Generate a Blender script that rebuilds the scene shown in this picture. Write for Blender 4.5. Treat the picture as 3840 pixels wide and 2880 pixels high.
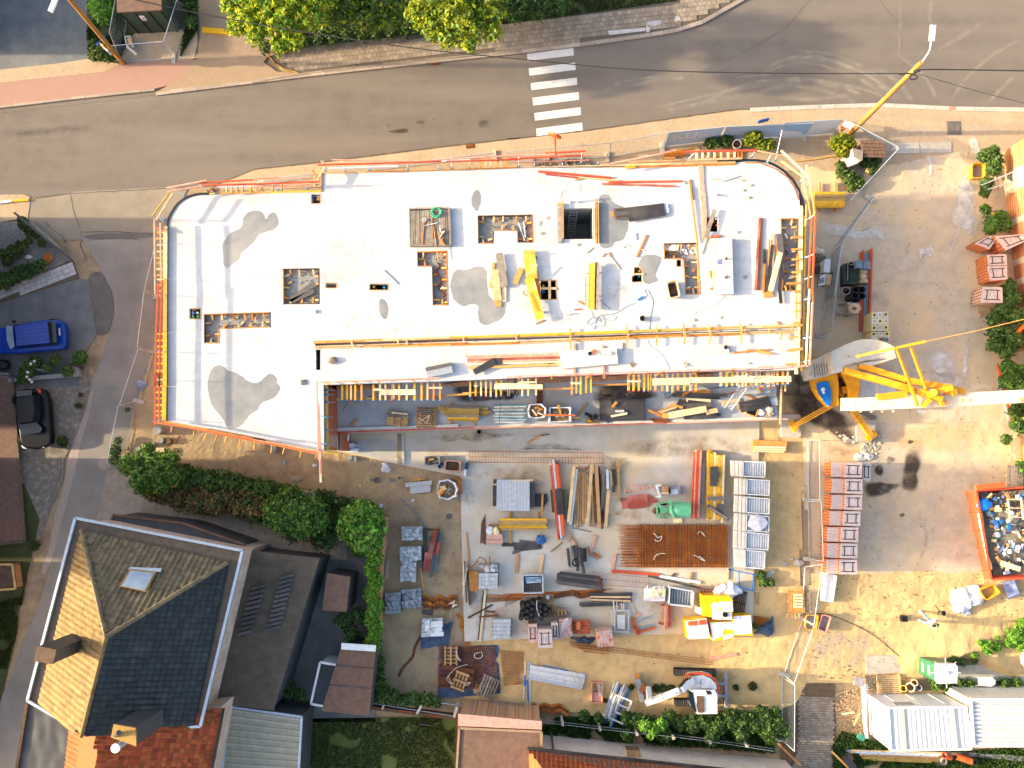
import bpy,math,random
import numpy as np
from mathutils import Vector,Matrix,noise
V=Vector
from mathutils.geometry import tessellate_polygon
for _o in list(bpy.data.objects):bpy.data.objects.remove(_o)
R=math.radians
rnd=random.Random(7)
S=bpy.context.scene
COL=S.collection
CH=49.;F=2940.0
_n=V((40/F,-280/F,-1)).normalized()
_z=-_n
_x=(V((1,0,0))-_z*_z.x).normalized()
_y=_z.cross(_x)
RC=Matrix((_x,_y,_z))
def W(px,py,z=.0):
 d=RC@V(((px-1920)/F,-(py-1440)/F,-1))
 t=(z-CH)/d.z
 return V((d.x*t,d.y*t,z))
cd=bpy.data.cameras.new('camera');cam=bpy.data.objects.new('camera',cd);COL.objects.link(cam)
cd.sensor_width=36;cd.lens=F/3840*36;cd.clip_end=500;cd.clip_start=.5
cam.matrix_world=Matrix.Translation((0,0,CH))@RC.to_4x4()
S.camera=cam
SUN_EL,SUN_DIR=16.,V((1,-.008,0)).normalized()
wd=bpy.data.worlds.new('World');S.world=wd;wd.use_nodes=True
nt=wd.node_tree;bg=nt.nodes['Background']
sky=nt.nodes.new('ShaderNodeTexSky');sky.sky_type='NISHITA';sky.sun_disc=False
sky.sun_elevation=R(SUN_EL);sky.sun_rotation=R(-90);sky.dust_density=3.5;sky.air_density=.8
sky.ozone_density=1.
bg.inputs[1].default_value=.15
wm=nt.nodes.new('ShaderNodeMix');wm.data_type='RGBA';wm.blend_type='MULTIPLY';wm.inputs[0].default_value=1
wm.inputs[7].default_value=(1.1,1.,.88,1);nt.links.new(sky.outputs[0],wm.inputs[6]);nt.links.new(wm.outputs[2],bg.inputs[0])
sl=bpy.data.lights.new('sun','SUN');sl.energy=2.9;sl.angle=R(1.);sl.color=(1.,.80,.50)
so=bpy.data.objects.new('sun',sl);COL.objects.link(so)
_d=V((SUN_DIR.x*math.cos(R(SUN_EL)),SUN_DIR.y*math.cos(R(SUN_EL)),-math.sin(R(SUN_EL))))
so.rotation_euler=_d.to_track_quat('-Z','Y').to_euler();so.location=(-80,0,60)
S.view_settings.view_transform='Standard';S.view_settings.look='None'
S.view_settings.exposure=2.22;S.view_settings.gamma=1;S.view_settings.use_curve_mapping=False
S.cycles.max_bounces=5;S.cycles.diffuse_bounces=3;S.cycles.glossy_bounces=2;S.cycles.transparent_max_bounces=8
TILES={}
for _r,_y0 in zip('abcd',(0,700,1400,2130)):
 for _c,_x0 in zip('1234',(0,950,1900,2840)):
  TILES[_r+_c]=(_x0,_y0,2.212)
TILES['z1']=(1150,1400,4.424);TILES['z2']=(2600,1350,4.424);TILES['z3']=(550,600,4.424)
TILES['z4']=(2900,1180,4.424);TILES['y5']=(3560,500,7.9);TILES['y6']=(3040,900,4.148)
TILES['y7']=(1750,2200,4.022);TILES['y4']=(3620,1900,5.925);TILES['y2']=(3380,1420,7.373);TILES['f']=(0,0,1.)
TILES['y1']=(2460,440,7.373);TILES['d']=(0,0,.576)
def P(t,s):
 x0,y0,k=TILES[t]
 if isinstance(s,str):
  s=[tuple(map(float,q.split(',')))for q in s.split()]
 return[(x0+a/k,y0+b/k)for a,b in s]
def WP(t,s,z=.0):return[W(a,b,z)for a,b in P(t,s)]
def mw(t,w,z=.0):return w/TILES[t][2]/(F/(CH-z))
MATS={}
def srgb(h):
 c=[int(h[i:i+2],16)/255 for i in(0,2,4)]
 return tuple(v/12.92 if v<=.04045 else((v+.055)/1.055)**2.4 for v in c)
def mat(name,c1,c2=None,sc=2.,rough=.85,bump=.0,bsc=None,metal=.0,rand=.12,hue=.0,trans=.0,kind=None,c3=None,alpha=1.,spec=.3,stretch=None,brick=None,w3=.5,streak=None):
 if name in MATS:return MATS[name]
 m=bpy.data.materials.new(name);m.use_nodes=True;MATS[name]=m
 t=m.node_tree;N=t.nodes;L=t.links
 b=N['Principled BSDF'];out=N['Material Output']
 c2=c2 or tuple(v*.72 for v in c1)
 geo=N.new('ShaderNodeNewGeometry')
 if kind=='obj':
  tc=N.new('ShaderNodeTexCoord');pos=tc.outputs['Object']
 else:pos=geo.outputs['Position']
 if stretch:
  mp=N.new('ShaderNodeMapping');mp.inputs['Scale'].default_value=stretch[:3]
  if len(stretch)>3:mp.inputs['Rotation'].default_value=(0,0,R(stretch[3]))
  L.new(pos,mp.inputs['Vector']);pos2=mp.outputs[0]
 else:pos2=pos
 n1=N.new('ShaderNodeTexNoise');n1.inputs['Scale'].default_value=sc;n1.inputs['Detail'].default_value=8
 n1.inputs['Roughness'].default_value=.62;L.new(pos2,n1.inputs['Vector'])
 rp=N.new('ShaderNodeMapRange');rp.inputs[1].default_value=.33;rp.inputs[2].default_value=.67
 L.new(n1.outputs[0],rp.inputs[0])
 mx=N.new('ShaderNodeMix');mx.data_type='RGBA';mx.inputs[6].default_value=(*c1,1);mx.inputs[7].default_value=(*c2,1)
 L.new(rp.outputs[0],mx.inputs[0]);col=mx.outputs[2]
 if c3:
  n3=N.new('ShaderNodeTexNoise');n3.inputs['Scale'].default_value=(streak[3]if streak else sc*.22);n3.inputs['Detail'].default_value=5
  if streak:
   m3=N.new('ShaderNodeMapping');m3.inputs['Scale'].default_value=streak[:3];L.new(pos,m3.inputs['Vector']);L.new(m3.outputs[0],n3.inputs['Vector'])
  else:L.new(pos,n3.inputs['Vector'])
  r3=N.new('ShaderNodeMapRange');r3.inputs[1].default_value=1-w3-.14;r3.inputs[2].default_value=1-w3+.16
  L.new(n3.outputs[0],r3.inputs[0])
  m3x=N.new('ShaderNodeMix');m3x.data_type='RGBA';m3x.inputs[7].default_value=(*c3,1)
  L.new(r3.outputs[0],m3x.inputs[0]);L.new(col,m3x.inputs[6]);col=m3x.outputs[2]
 if brick:
  bw,bh,mo,rot,mc,cc2=brick
  bt=N.new('ShaderNodeTexBrick');bt.inputs['Scale'].default_value=1;bt.inputs['Brick Width'].default_value=bw
  bt.inputs['Row Height'].default_value=bh;bt.inputs['Mortar Size'].default_value=mo;bt.inputs['Bias'].default_value=0
  bt.inputs['Mortar Smooth'].default_value=.4
  mb=N.new('ShaderNodeMapping');L.new(pos,mb.inputs['Vector'])
  mb.inputs['Rotation'].default_value=rot if isinstance(rot,tuple)else(0,0,R(rot))
  L.new(mb.outputs[0],bt.inputs['Vector'])
  L.new(col,bt.inputs['Color1']);bt.inputs['Color2'].default_value=(*cc2,1);bt.inputs['Mortar'].default_value=(*mc,1)
  col=bt.outputs[0]
 if rand or hue:
  oi=N.new('ShaderNodeObjectInfo');ad=N.new('ShaderNodeMath');ad.operation='ADD'
  L.new(oi.outputs['Random'],ad.inputs[0]);L.new(geo.outputs['Random Per Island'],ad.inputs[1])
  fr=N.new('ShaderNodeMath');fr.operation='FRACT';L.new(ad.outputs[0],fr.inputs[0])
  hs=N.new('ShaderNodeHueSaturation')
  mr=N.new('ShaderNodeMapRange');mr.inputs[3].default_value=1-rand*1.3;mr.inputs[4].default_value=1+rand
  L.new(fr.outputs[0],mr.inputs[0]);L.new(mr.outputs[0],hs.inputs['Value'])
  if hue:
   m2=N.new('ShaderNodeMath');m2.operation='MULTIPLY';m2.inputs[1].default_value=7.31;L.new(fr.outputs[0],m2.inputs[0])
   f2=N.new('ShaderNodeMath');f2.operation='FRACT';L.new(m2.outputs[0],f2.inputs[0])
   mh=N.new('ShaderNodeMapRange');mh.inputs[3].default_value=.5-hue;mh.inputs[4].default_value=.5+hue
   L.new(f2.outputs[0],mh.inputs[0]);L.new(mh.outputs[0],hs.inputs['Hue'])
  L.new(col,hs.inputs['Color']);col=hs.outputs[0]
 L.new(col,b.inputs['Base Color'])
 b.inputs['Roughness'].default_value=rough;b.inputs['Metallic'].default_value=metal;b.inputs['Specular IOR Level'].default_value=spec
 b.inputs['Alpha'].default_value=alpha
 if bump:
  n2=N.new('ShaderNodeTexNoise');n2.inputs['Scale'].default_value=bsc or sc*6;n2.inputs['Detail'].default_value=6
  L.new(pos2,n2.inputs['Vector'])
  bp=N.new('ShaderNodeBump');bp.inputs['Strength'].default_value=min(1,bump*10);bp.inputs['Distance'].default_value=bump
  L.new(n2.outputs[0],bp.inputs['Height']);L.new(bp.outputs[0],b.inputs['Normal'])
 if trans:
  tr=N.new('ShaderNodeBsdfTranslucent');L.new(col,tr.inputs[0]);ms=N.new('ShaderNodeMixShader');ms.inputs[0].default_value=trans
  L.new(b.outputs[0],ms.inputs[1]);L.new(tr.outputs[0],ms.inputs[2]);L.new(ms.outputs[0],out.inputs[0])
 return m
H=srgb
def M(name):
 name=ALIAS.get(name,name)
 if name in MATS:return MATS[name]
 c,kw=PAL[name]
 c=H(c)
 kw=dict(kw)
 for k in('c2','c3'):
  if k in kw:kw[k]=H(kw[k])
 return mat(name,c,**kw)
PAL={'wood':('b39166',dict(c2='94734b',sc=3,stretch=(1,1,1),rand=.22,hue=.012)),'wood_light':('cdb088',dict(c2='b3956b',sc=3,rand=.14,hue=.01)),'wood_fresh':('c99452',dict(c2='b07a3a',sc=4,rand=.16,hue=.012)),'wood_orange':('c27a2c',dict(c2='a5611d',sc=4,rand=.14)),'wood_grey':('8f857a',dict(c2='6f655b',sc=4,rand=.22)),'wood_dark':('5c4937',dict(c2='42342a',sc=4,rand=.2)),'wood_cream':('d8c6a4',dict(c2='c4af8a',sc=3,rand=.1)),'yellow_board':('d9a52a',dict(c2='b98f35',sc=5,c3='c9b68c',w3=.35,rand=.12)),'yellow_beam':('dba62a',dict(c2='b58a2c',sc=5,rand=.14)),'yellow_dull':('a98f4a',dict(c2='8d763c',sc=5,rand=.16)),'red_paint':('c8502e',dict(c2='a8402a',sc=4,rand=.12)),'red_old':('9c4a3c',dict(c2='7d3a30',sc=4,c3='b98278',w3=.4,rand=.14)),'pink_wood':('d39a86',dict(c2='c07c66',sc=4,rand=.12)),'black_ply':('35302f',dict(c2='26292e',sc=3,c3='5e564e',w3=.35,rough=.45,rand=.2,spec=.5)),'grey_ply':('5b5652',dict(c2='47474a',sc=3,rough=.6,rand=.2)),'black_plastic':('17181b',dict(rough=.45,rand=.2)),'grey_metal':('8e969c',dict(c2='737a82',sc=6,rough=.4,rand=.1)),'galv':('b4bac0',dict(c2='9aa1a8',sc=6,rough=.42,rand=.1)),'galv_white':('ced1d3',dict(c2='b6bcc2',sc=6,rough=.5,rand=.08)),'alu':('c3c5c6',dict(c2='a2a6a8',sc=5,rough=.45,rand=.08)),'blue_steel':('3f7a9e',dict(c2='5f8ea6',sc=5,rough=.5,rand=.2)),'blue_paint':('2e6dad',dict(c2='24588f',sc=5,rough=.5)),'blue_tarp':('43566e',dict(c2='2c3c50',sc=3,rough=.6,c3='6a7482',w3=.3)),'blue_bright':('1575c9',dict(c2='0f5fae',sc=4,rough=.45)),'rust':('a35a24',dict(c2='834519',sc=9,c3='bd7a30',w3=.4,rough=.9,rand=.2)),'rust_dark':('6e432a',dict(c2='55331f',sc=9,rough=.9,rand=.2)),'brick_pack':('c97a50',dict(c2='b3683f',sc=8,rough=.9,rand=.1)),'brick_pack_wrap':('cfa998',dict(c2='b98c78',sc=5,rough=.3,rand=.1)),'brick_top':('ab5535',dict(c2='8c4429',sc=8,rand=.25)),'film':('ddd6d4',dict(c2='c4b8b8',sc=7,rough=.25,alpha=.45,spec=.6,rand=0)),'film_white':('d8d8dd',dict(c2='bcbcc8',sc=6,rough=.3,bump=.02,bsc=9)),'block_grey':('8f979e',dict(c2='7d858d',sc=10,rand=.14)),'block_light':('b4b9bc',dict(c2='9fa5a9',sc=10,rand=.12)),'concrete_grey':('8f8f8c',dict(c2='7a7a77',sc=5,rand=.1,bump=.004)),'concrete_light':('b3ada1',dict(c2='9d978c',sc=5,rand=.06,bump=.004)),'concrete_white':('c8c6c2',dict(c2='aeb0ae',sc=4,rand=.06,bump=.004)),'white_panel':('d9d3c4',dict(c2='cbc3b1',sc=3,rand=.04)),'white_paint':('d8d9da',dict(c2='c4c6c8',sc=3,rough=.45,rand=.04)),'white_bag':('d5d6dc',dict(c2='b4b6c2',sc=5,bump=.03,bsc=7,rough=.7)),'yellow_wrap':('e5b614',dict(c2='cf9f0e',sc=5,rough=.4,bump=.02,bsc=8,rand=.05)),'white_block':('d9dbe0',dict(c2='c8cbd2',sc=5,rand=.06)),'cloth_yellow':('e0c420',dict(c2='d8d5c8',sc=9,rand=.1)),'crane_yellow':('e09c14',dict(c2='c9860f',sc=3,rough=.45,rand=.03,spec=.5)),'crane_cream':('d9cdb4',dict(c2='c6b89b',sc=3,rough=.5,rand=.03)),'ballast':('bab4aa',dict(c2='a59e94',sc=3,bump=.01,rand=.03,c3='c0b49f',w3=.4)),'orange_plastic':('cf6434',dict(c2='b9562c',sc=4,rough=.5,rand=.08)),'orange_pipe':('c2582b',dict(c2='ab4b24',sc=4,rough=.5,rand=.08)),'grey_pipe':('76828e',dict(c2='66727e',sc=4,rough=.45,rand=.08)),'tub_beige':('c8aa84',dict(c2='a98c6c',sc=4,rough=.6)),'tub_pink':('c48f80',dict(c2='a67a6e',sc=4,rough=.6)),'tub_yellow':('dba52c',dict(c2='c79030',sc=4,rough=.5)),'tub_grey':('9c9498',dict(c2='827b80',sc=4,rough=.6)),'tub_blue':('5a6598',dict(c2='9aa2b8',sc=3,rough=.5)),'mud':('6b5b48',dict(c2='50432f',sc=6,bump=.02)),'rubble':('8d8378',dict(c2='6b6259',sc=7,rand=.35,hue=.02)),'green_paint':('5fae84',dict(c2='4c9a72',sc=4,rough=.45,c3='7fc29b',w3=.35)),'green_dark':('3c4a3a',dict(c2='323e32',sc=3,rough=.6)),'green_box':('2f6e50',dict(c2='285f45',sc=3,rough=.5)),'teal':('3f8f78',dict(c2='2f7a66',sc=4,rough=.5)),'roof_brown':('73594b',dict(c2='5f493e',sc=3,bump=.01)),'roof_shaded':('33383a',dict(c2='282e31',sc=4,rough=.7,rand=.2,c3='4a4a44',w3=.3)),'roof_half_lit':('766851',dict(c2='5c513f',sc=5,rough=.75,rand=.22)),'roof_sunlit':('7f6a45',dict(c2='685432',sc=5,rough=.85,rand=.2)),'roof_orange':('a5532c',dict(c2='8a4526',sc=5,rough=.8,rand=.3,hue=.01)),'roof_orange2':('a8572e',dict(c2='8c4727',sc=5,rough=.85,rand=.15)),'zinc':('b9c4cf',dict(c2='a0acb8',sc=5,rough=.4)),'bitumen':('4a4d50',dict(c2='393c40',sc=2,rough=.6,bump=.02,bsc=3)),'bitumen_brown':('66594c',dict(c2='51473d',sc=2,rough=.8,bump=.01,bsc=5)),'slate_side':('4a4a4c',dict(c2='38393c',sc=5,rough=.6,brick=(.3,.12,.006,(1.5708,0,0),(.02,.02,.02),(.06,.06,.065)))),'glass':('8d9aa8',dict(c2='6f7d8c',sc=2,rough=.12,spec=.8)),'glass_dark':('1d2930',dict(c2='121b20',sc=1,rough=.1,spec=.4,rand=0)),'car_blue':('0a3a92',dict(c2='09327e',sc=1,rough=.3,spec=.3,rand=0)),'car_black':('0c1114',dict(c2='080d10',sc=1,rough=.3,spec=.25,rand=0)),'rubber':('1c1c1d',dict(rough=.8)),'hose_green':('3fae86',dict(c2='2e9a74',sc=3)),'hose_grey':('8b9aa0',dict(c2='76858b',sc=3)),'rope':('cfc7b6',dict(c2='b3aa98',sc=6)),'cable':('2a2c2e',dict(rough=.6)),'skin':('b98564',dict(c2='a87556',sc=3)),'jeans':('3f5c86',dict(c2='7791b2',sc=5)),'hair':('3a2a20',dict(c2='2a1e17',sc=20)),'hivis':('b6e86a',dict(c2='8fd98a',sc=5)),'cardboard':('b48a58',dict(c2='9c7547',sc=5,rand=.15)),'asphalt':('69625b',dict(c2='5f5852',sc=.9,c3='706860',w3=.45,rough=.9,bump=.004,bsc=60,rand=0,streak=(.12,1.1,1,.6))),'asphalt_old':('857f78',dict(c2='736d67',sc=.7,c3='90887d',w3=.4,rough=.9,bump=.006,bsc=40,rand=0)),'asphalt_blue':('6d6e6d',dict(c2='5b5d5f',sc=1.2,c3='827e76',w3=.35,rough=.9,bump=.012,bsc=14,rand=0)),'asphalt_patch':('66625e',dict(c2='57544f',sc=1.2,rough=.9,bump=.004,bsc=40,rand=0)),'dust':('8d8474',dict(c2='8b8276',sc=3,rough=.95,rand=0)),'kerb':('9c8e80',dict(c2='93867a',sc=4,rand=.14)),'paint_white':('c9c8c6',dict(c2='b4b3b0',sc=5,c3='8d8a86',w3=.3,rand=.02,stretch=(3,.6,1))),'apron':('857c6e',dict(c2='787064',sc=1,c3='8f8472',w3=.4,rough=.9,bump=.004,bsc=30,rand=0)),'paint_yellow':('e0a81a',dict(c2='c8941a',sc=5)),'path_red':('a57a6c',dict(c2='977062',sc=3,c3='93705c',w3=.4,rand=0,brick=(.22,.11,.01,7,(.22,.17,.14),(.30,.18,.13)))),'path_tan':('a08668',dict(c2='8e775c',sc=3,rand=0,brick=(.22,.11,.012,97,(.17,.13,.1),(.3,.215,.14)))),'path_dusty':('a99275',dict(c2='968164',sc=3,c3='b5a288',w3=.4,rand=0,brick=(.22,.11,.01,95,(.26,.2,.14),(.42,.31,.2)))),'paver':('8d8070',dict(c2='7c7063',sc=3,rand=.16)),'paver_grey':('93877a',dict(c2='7d7266',sc=3,rand=.16)),'tile_white':('b3afad',dict(c2='a09b99',sc=3,rand=.08)),'joint':('5f564b',dict(c2='4e463d',sc=5)),'dirt':('9a866b',dict(c2='7f6c56',sc=1.6,c3='a6936f',w3=.42,rough=1,bump=.05,bsc=5,rand=0)),'sand':('c2a677',dict(c2='ab9065',sc=1.8,c3='cdae76',w3=.4,rough=1,bump=.03,bsc=6,rand=0)),'yard':('bcae98',dict(c2='ab9b84',sc=1.3,c3='ccb187',w3=.42,rough=1,bump=.02,bsc=9,rand=0)),'gravel':('7d766c',dict(c2='5c564f',sc=14,rough=1,bump=.03,bsc=25,rand=0,c3='93897b',w3=.4)),'gravel_white':('8d8781',dict(c2='5a5650',sc=12,rough=1,bump=.03,bsc=20,rand=0)),'slab':('b5b8bc',dict(c2='a6a8ab',sc=1.6,c3='a5a29d',w3=.36,rough=.9,bump=.002,bsc=20,rand=0)),'slab_floor':('a5aaae',dict(c2='90969c',sc=1.6,c3='a9a59c',w3=.38,rough=.8,bump=.003,bsc=14,rand=0)),'terrace':('bbb7ae',dict(c2='a8a297',sc=1.1,c3='b8a37f',w3=.42,rough=.9,bump=.003,bsc=14,rand=0)),'terrace_cool':('a3a7a7',dict(c2='8f9392',sc=1.3,c3='aa9f8d',w3=.38,rough=.9,bump=.003,bsc=14,rand=0)),'wet_slab':('7e8082',dict(c2='6c6f72',sc=1.4,c3='95928c',w3=.4,rough=.55,rand=0)),'brick_wall':('a9583a',dict(c2='95492e',sc=5,rand=0,brick=(.3,.14,.01,(1.5708,0,1.5708),(.35,.2,.14),(.3,.09,.04)))),'brick_house':('a8907e',dict(c2='8c6a56',sc=6,rand=0,c3='c4b7aa',w3=.45,brick=(.22,.08,.008,(1.5708,0,0),(.45,.4,.35),(.42,.3,.24)))),'brick_pale':('c9bcae',dict(c2='b09a8a',sc=4,rand=0,c3='d6cec4',w3=.5,brick=(.24,.09,.008,(1.5708,0,0),(.6,.55,.5),(.5,.38,.32)))),'brick_flat':('a5603c',dict(c2='8c4d30',sc=5,rand=.1,brick=(.22,.08,.012,(0,0,R(50)),(.42,.35,.26),(.5,.26,.1)))),'brick_right':('a8683c',dict(c2='9c5a30',sc=5,rand=0,brick=(.22,.075,.014,(1.5708,0,1.5708),(.5,.42,.3),(.45,.2,.08)))),'ivy':('6f9a2c',dict(c2='4a7a24',sc=3,rand=.35,hue=.02,trans=.3,rough=.6)),'leaf_yellow':('b3b324',dict(c2='74901f',sc=1.2,rand=.35,hue=.025,trans=.45,rough=.6)),'leaf_green':('5f7d38',dict(c2='44612b',sc=1.2,rand=.35,hue=.02,trans=.3,rough=.6)),'leaf_dark':('4a682f',dict(c2='344f26',sc=1.2,rand=.35,hue=.02,trans=.25,rough=.6)),'leaf_bright':('74a238',dict(c2='55842c',sc=1.2,rand=.3,hue=.02,trans=.3,rough=.55)),'leaf_brown':('8f784c',dict(c2='6e5c3b',sc=2,rand=.35,hue=.02,trans=.2)),'grass':('4c5c2a',dict(c2='3c4a24',sc=2,rand=.35,hue=.02,trans=.2)),'lawn':('5c6636',dict(c2='4b5629',sc=.8,c3='6d6f3e',w3=.4,rough=1,bump=.05,bsc=9,rand=0)),'grass_ground':('434d2c',dict(c2='3a3a26',sc=1.5,rough=1,bump=.05,bsc=7,rand=0)),'bark':('5a4a3a',dict(c2='463a2d',sc=5)),'pole_wood':('a5773c',dict(c2='8a6230',sc=3,stretch=(1,1,.3),rand=0)),'sign_blue':('16458f',dict(rough=.4)),'sign_mesh':('a4c6ee',dict(c2='94b8e2',sc=8,rough=.8,alpha=.93)),'ochre':('a07f45',dict(c2='8c6d3a',sc=4)),'membrane':('1d2227',dict(rough=.5)),'white_flower':('dcdcd6',dict(rand=.05)),'fibre_cement':('a8a08c',dict(c2='968f7c',sc=2,rough=.9,rand=.06)),'black_void':('101012',dict(rand=0)),'wire':('7f8890',dict(rough=.5,metal=.4)),}
def UP(z):return V((0,0,z))
ALIAS=dict(e.split("=")for e in "wa=wood_fresh wb=wood_light wc=white_paint we=wood_cream wf=wood_orange wg=black_ply wh=pink_wood wi=red_paint wj=orange_plastic wk=black_plastic wn=wood_grey wo=wood_dark wp=yellow_beam wq=grey_ply ws=concrete_light wt=rust_dark wu=yellow_dull wv=galv_white ww=white_block wx=leaf_green wy=grey_metal wz=blue_steel w4=blue_bright w5=block_light w6=tub_grey w7=blue_paint w8=orange_pipe w9=green_paint pa=leaf_dark pc=tub_yellow pd=red_old pe=concrete_grey pf=concrete_white pg=leaf_bright pj=crane_yellow pk=white_bag pm=white_panel pn=roof_brown po=green_dark pp=cloth_yellow pq=glass_dark ps=brick_flat pt=asphalt_patch pu=paint_yellow pz=tub_blue p4=leaf_yellow p5=brick_top p6=grey_pipe p7=yellow_board p8=block_grey p9=roof_orange2 ma=slate_side mf=grass_ground mg=brick_pack_wrap mi=tub_beige mj=bitumen_brown mk=path_dusty ml=black_void mn=car_blue mq=asphalt_blue".split())
class MB:
 def __init__(s):s.v=[];s.f=[]
 def add(s,vs,fs):
  n=len(s.v);s.v+=[tuple(v)for v in vs];s.f+=[tuple(i+n for i in f)for f in fs];return s
 def pr(s,top,h,bot=None):
  """prism: top polygon, dropped by h (or to bot polygon)"""
  n=len(top);bot=bot or[V((p[0],p[1],p[2]-h))for p in top]
  a=sum(top[i][0]*top[(i+1)%n][1]-top[(i+1)%n][0]*top[i][1]for i in range(n))
  if a<0:top=top[::-1];bot=bot[::-1]
  return s.add(list(top)+list(bot),[tuple(range(n)),tuple(range(2*n-1,n-1,-1))]+[(i,i+n,(i+1)%n+n,(i+1)%n)for i in range(n)])
 def bx(s,c,sz,rz=.0):
  x,y,z=sz[0]/2,sz[1]/2,sz[2];ca,sa=math.cos(rz),math.sin(rz)
  vs=[]
  for k in(0,z):
   for a,b in((-x,-y),(x,-y),(x,y),(-x,y)):
    vs.append((c[0]+a*ca-b*sa,c[1]+a*sa+b*ca,c[2]+k))
  return s.add(vs,[(3,2,1,0),(4,5,6,7),(0,1,5,4),(1,2,6,5),(2,3,7,6),(3,0,4,7)])
 def bm(s,p,q,w,h):
  """beam with its underside running p to q"""
  p=V(p);q=V(q);d=(q-p).normalized()
  u=d.cross(UP(1))
  u=u.normalized()if u.length>1e-4 else V((1,0,0))
  n=u.cross(d).normalized()
  vs=[p-u*w/2,p+u*w/2,p+u*w/2+n*h,p-u*w/2+n*h,q-u*w/2,q+u*w/2,q+u*w/2+n*h,q-u*w/2+n*h]
  return s.add(vs,[(0,3,2,1),(4,5,6,7),(0,1,5,4),(1,2,6,5),(2,3,7,6),(3,0,4,7)])
 def cy(s,p,q,r,n=8,r2=None,cap=True):
  p=V(p);q=V(q);d=(q-p).normalized();r2=r if r2 is None else r2
  u=d.orthogonal().normalized();v=d.cross(u)
  vs=[p+(u*math.cos(a)+v*math.sin(a))*r for a in[2*math.pi*i/n for i in range(n)]]
  vs+=[q+(u*math.cos(a)+v*math.sin(a))*r2 for a in[2*math.pi*i/n for i in range(n)]]
  fs=[(i,(i+1)%n,(i+1)%n+n,i+n)for i in range(n)]
  if cap:fs+=[tuple(range(n-1,-1,-1)),tuple(range(n,2*n))]
  return s.add(vs,fs)
 def pipe(s,p,q,r,n=12,t=.12):
  """hollow pipe"""
  s.cy(p,q,r,n,cap=False)
  m=MB();m.cy(p,q,r*(1-t),n,cap=False);b=len(s.v)-2*n
  s.add(m.v,[f[::-1]for f in m.f]);c=b+2*n
  for k in(0,n):
   for i in range(n):
    j=(i+1)%n
    f=(b+k+i,c+k+i,c+k+j,b+k+j)
    s.f.append(f if k==0 else f[::-1])
  return s
 def tb(s,path,r,n=5):
  path=[V(p)for p in path];rings=[];u=None
  for i,p in enumerate(path):
   d=(path[min(i+1,len(path)-1)]-path[max(i-1,0)])
   d=d.normalized()if d.length>1e-6 else V((1,0,0))
   u=d.orthogonal().normalized()if u is None else(u-d*u.dot(d)).normalized()
   v=d.cross(u)
   rings.append([p+(u*math.cos(2*math.pi*k/n)+v*math.sin(2*math.pi*k/n))*r for k in range(n)])
  vs=[x for g in rings for x in g]
  fs=[(i*n+k,i*n+(k+1)%n,(i+1)*n+(k+1)%n,(i+1)*n+k)for i in range(len(path)-1)for k in range(n)]
  fs+=[tuple(range(n-1,-1,-1)),tuple(range(len(vs)-n,len(vs)))]
  return s.add(vs,fs)
 def lathe(s,c,prof,n=16,sx=1.,sy=1.,rz=.0):
  ca,sa=math.cos(rz),math.sin(rz);vs=[]
  for r,z in prof:
   for k in range(n):
    a=2*math.pi*k/n;x=r*math.cos(a)*sx;y=r*math.sin(a)*sy
    vs.append((c[0]+x*ca-y*sa,c[1]+x*sa+y*ca,c[2]+z))
  m=len(prof)
  fs=[(i*n+k,i*n+(k+1)%n,(i+1)*n+(k+1)%n,(i+1)*n+k)for i in range(m-1)for k in range(n)]
  fs+=[tuple(range(n-1,-1,-1)),tuple(range((m-1)*n,m*n))]
  return s.add(vs,fs)
 def blob(s,c,rad,seed=0,amp=.25,fr=1.6,sub=2,flat=False):
  import bmesh
  b=bmesh.new();bmesh.ops.create_icosphere(b,subdivisions=sub,radius=1)
  vs=[]
  for v in b.verts:
   k=1+amp*noise.noise(v.co*fr+V((seed*3.7,seed,1)))
   z=v.co.z*k
   if flat:z=max(z,-.15)
   vs.append((c[0]+v.co.x*k*rad[0],c[1]+v.co.y*k*rad[1],c[2]+z*rad[2]))
  fs=[tuple(v.index for v in f.verts)for f in b.faces];b.free()
  return s.add(vs,fs)
 def cr(s,top,h,nx=6,ny=4,amp=.05,seed=0,slump=.3):
  """crumpled sheet over a quad"""
  a,b,c,d=[V(q)for q in top];vs=[]
  for j in range(ny+1):
   for i in range(nx+1):
    u,v=i/nx,j/ny
    p=(a*(1-u)+b*u)*(1-v)+(d*(1-u)+c*u)*v
    e=min(u,1-u,v,1-v);q=noise.noise(V((u*5+seed,v*5,seed)))
    q2=noise.noise(V((u*5,v*5+seed,seed+9)))
    vs.append(p+V((q2*amp*2,q*amp*2,q*amp+h*min(1,e/slump))))
  fs=[(j*(nx+1)+i,j*(nx+1)+i+1,(j+1)*(nx+1)+i+1,(j+1)*(nx+1)+i)for j in range(ny)for i in range(nx)]
  A=(b-a).cross(d-a).z
  if A<0:fs=[f[::-1]for f in fs]
  return s.add(vs,fs)
for _t in "a1 a2 a3 a4 b1 b2 b3 b4 c1 c2 c3 c4 d1 d2 d3 d4 z1 z2 y6 y7".split():globals()[_t.upper()+"_"]=(lambda s,z=.0,t=_t:WP(t,s,z))
Pr,Bm,Bx,Cy,Bl,La,Tb,Cr=[(lambda*a,f=f,**k:getattr(MB(),f)(*a,**k))for f in("pr","bm","bx","cy","blob","lathe","tb","cr")]
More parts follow.
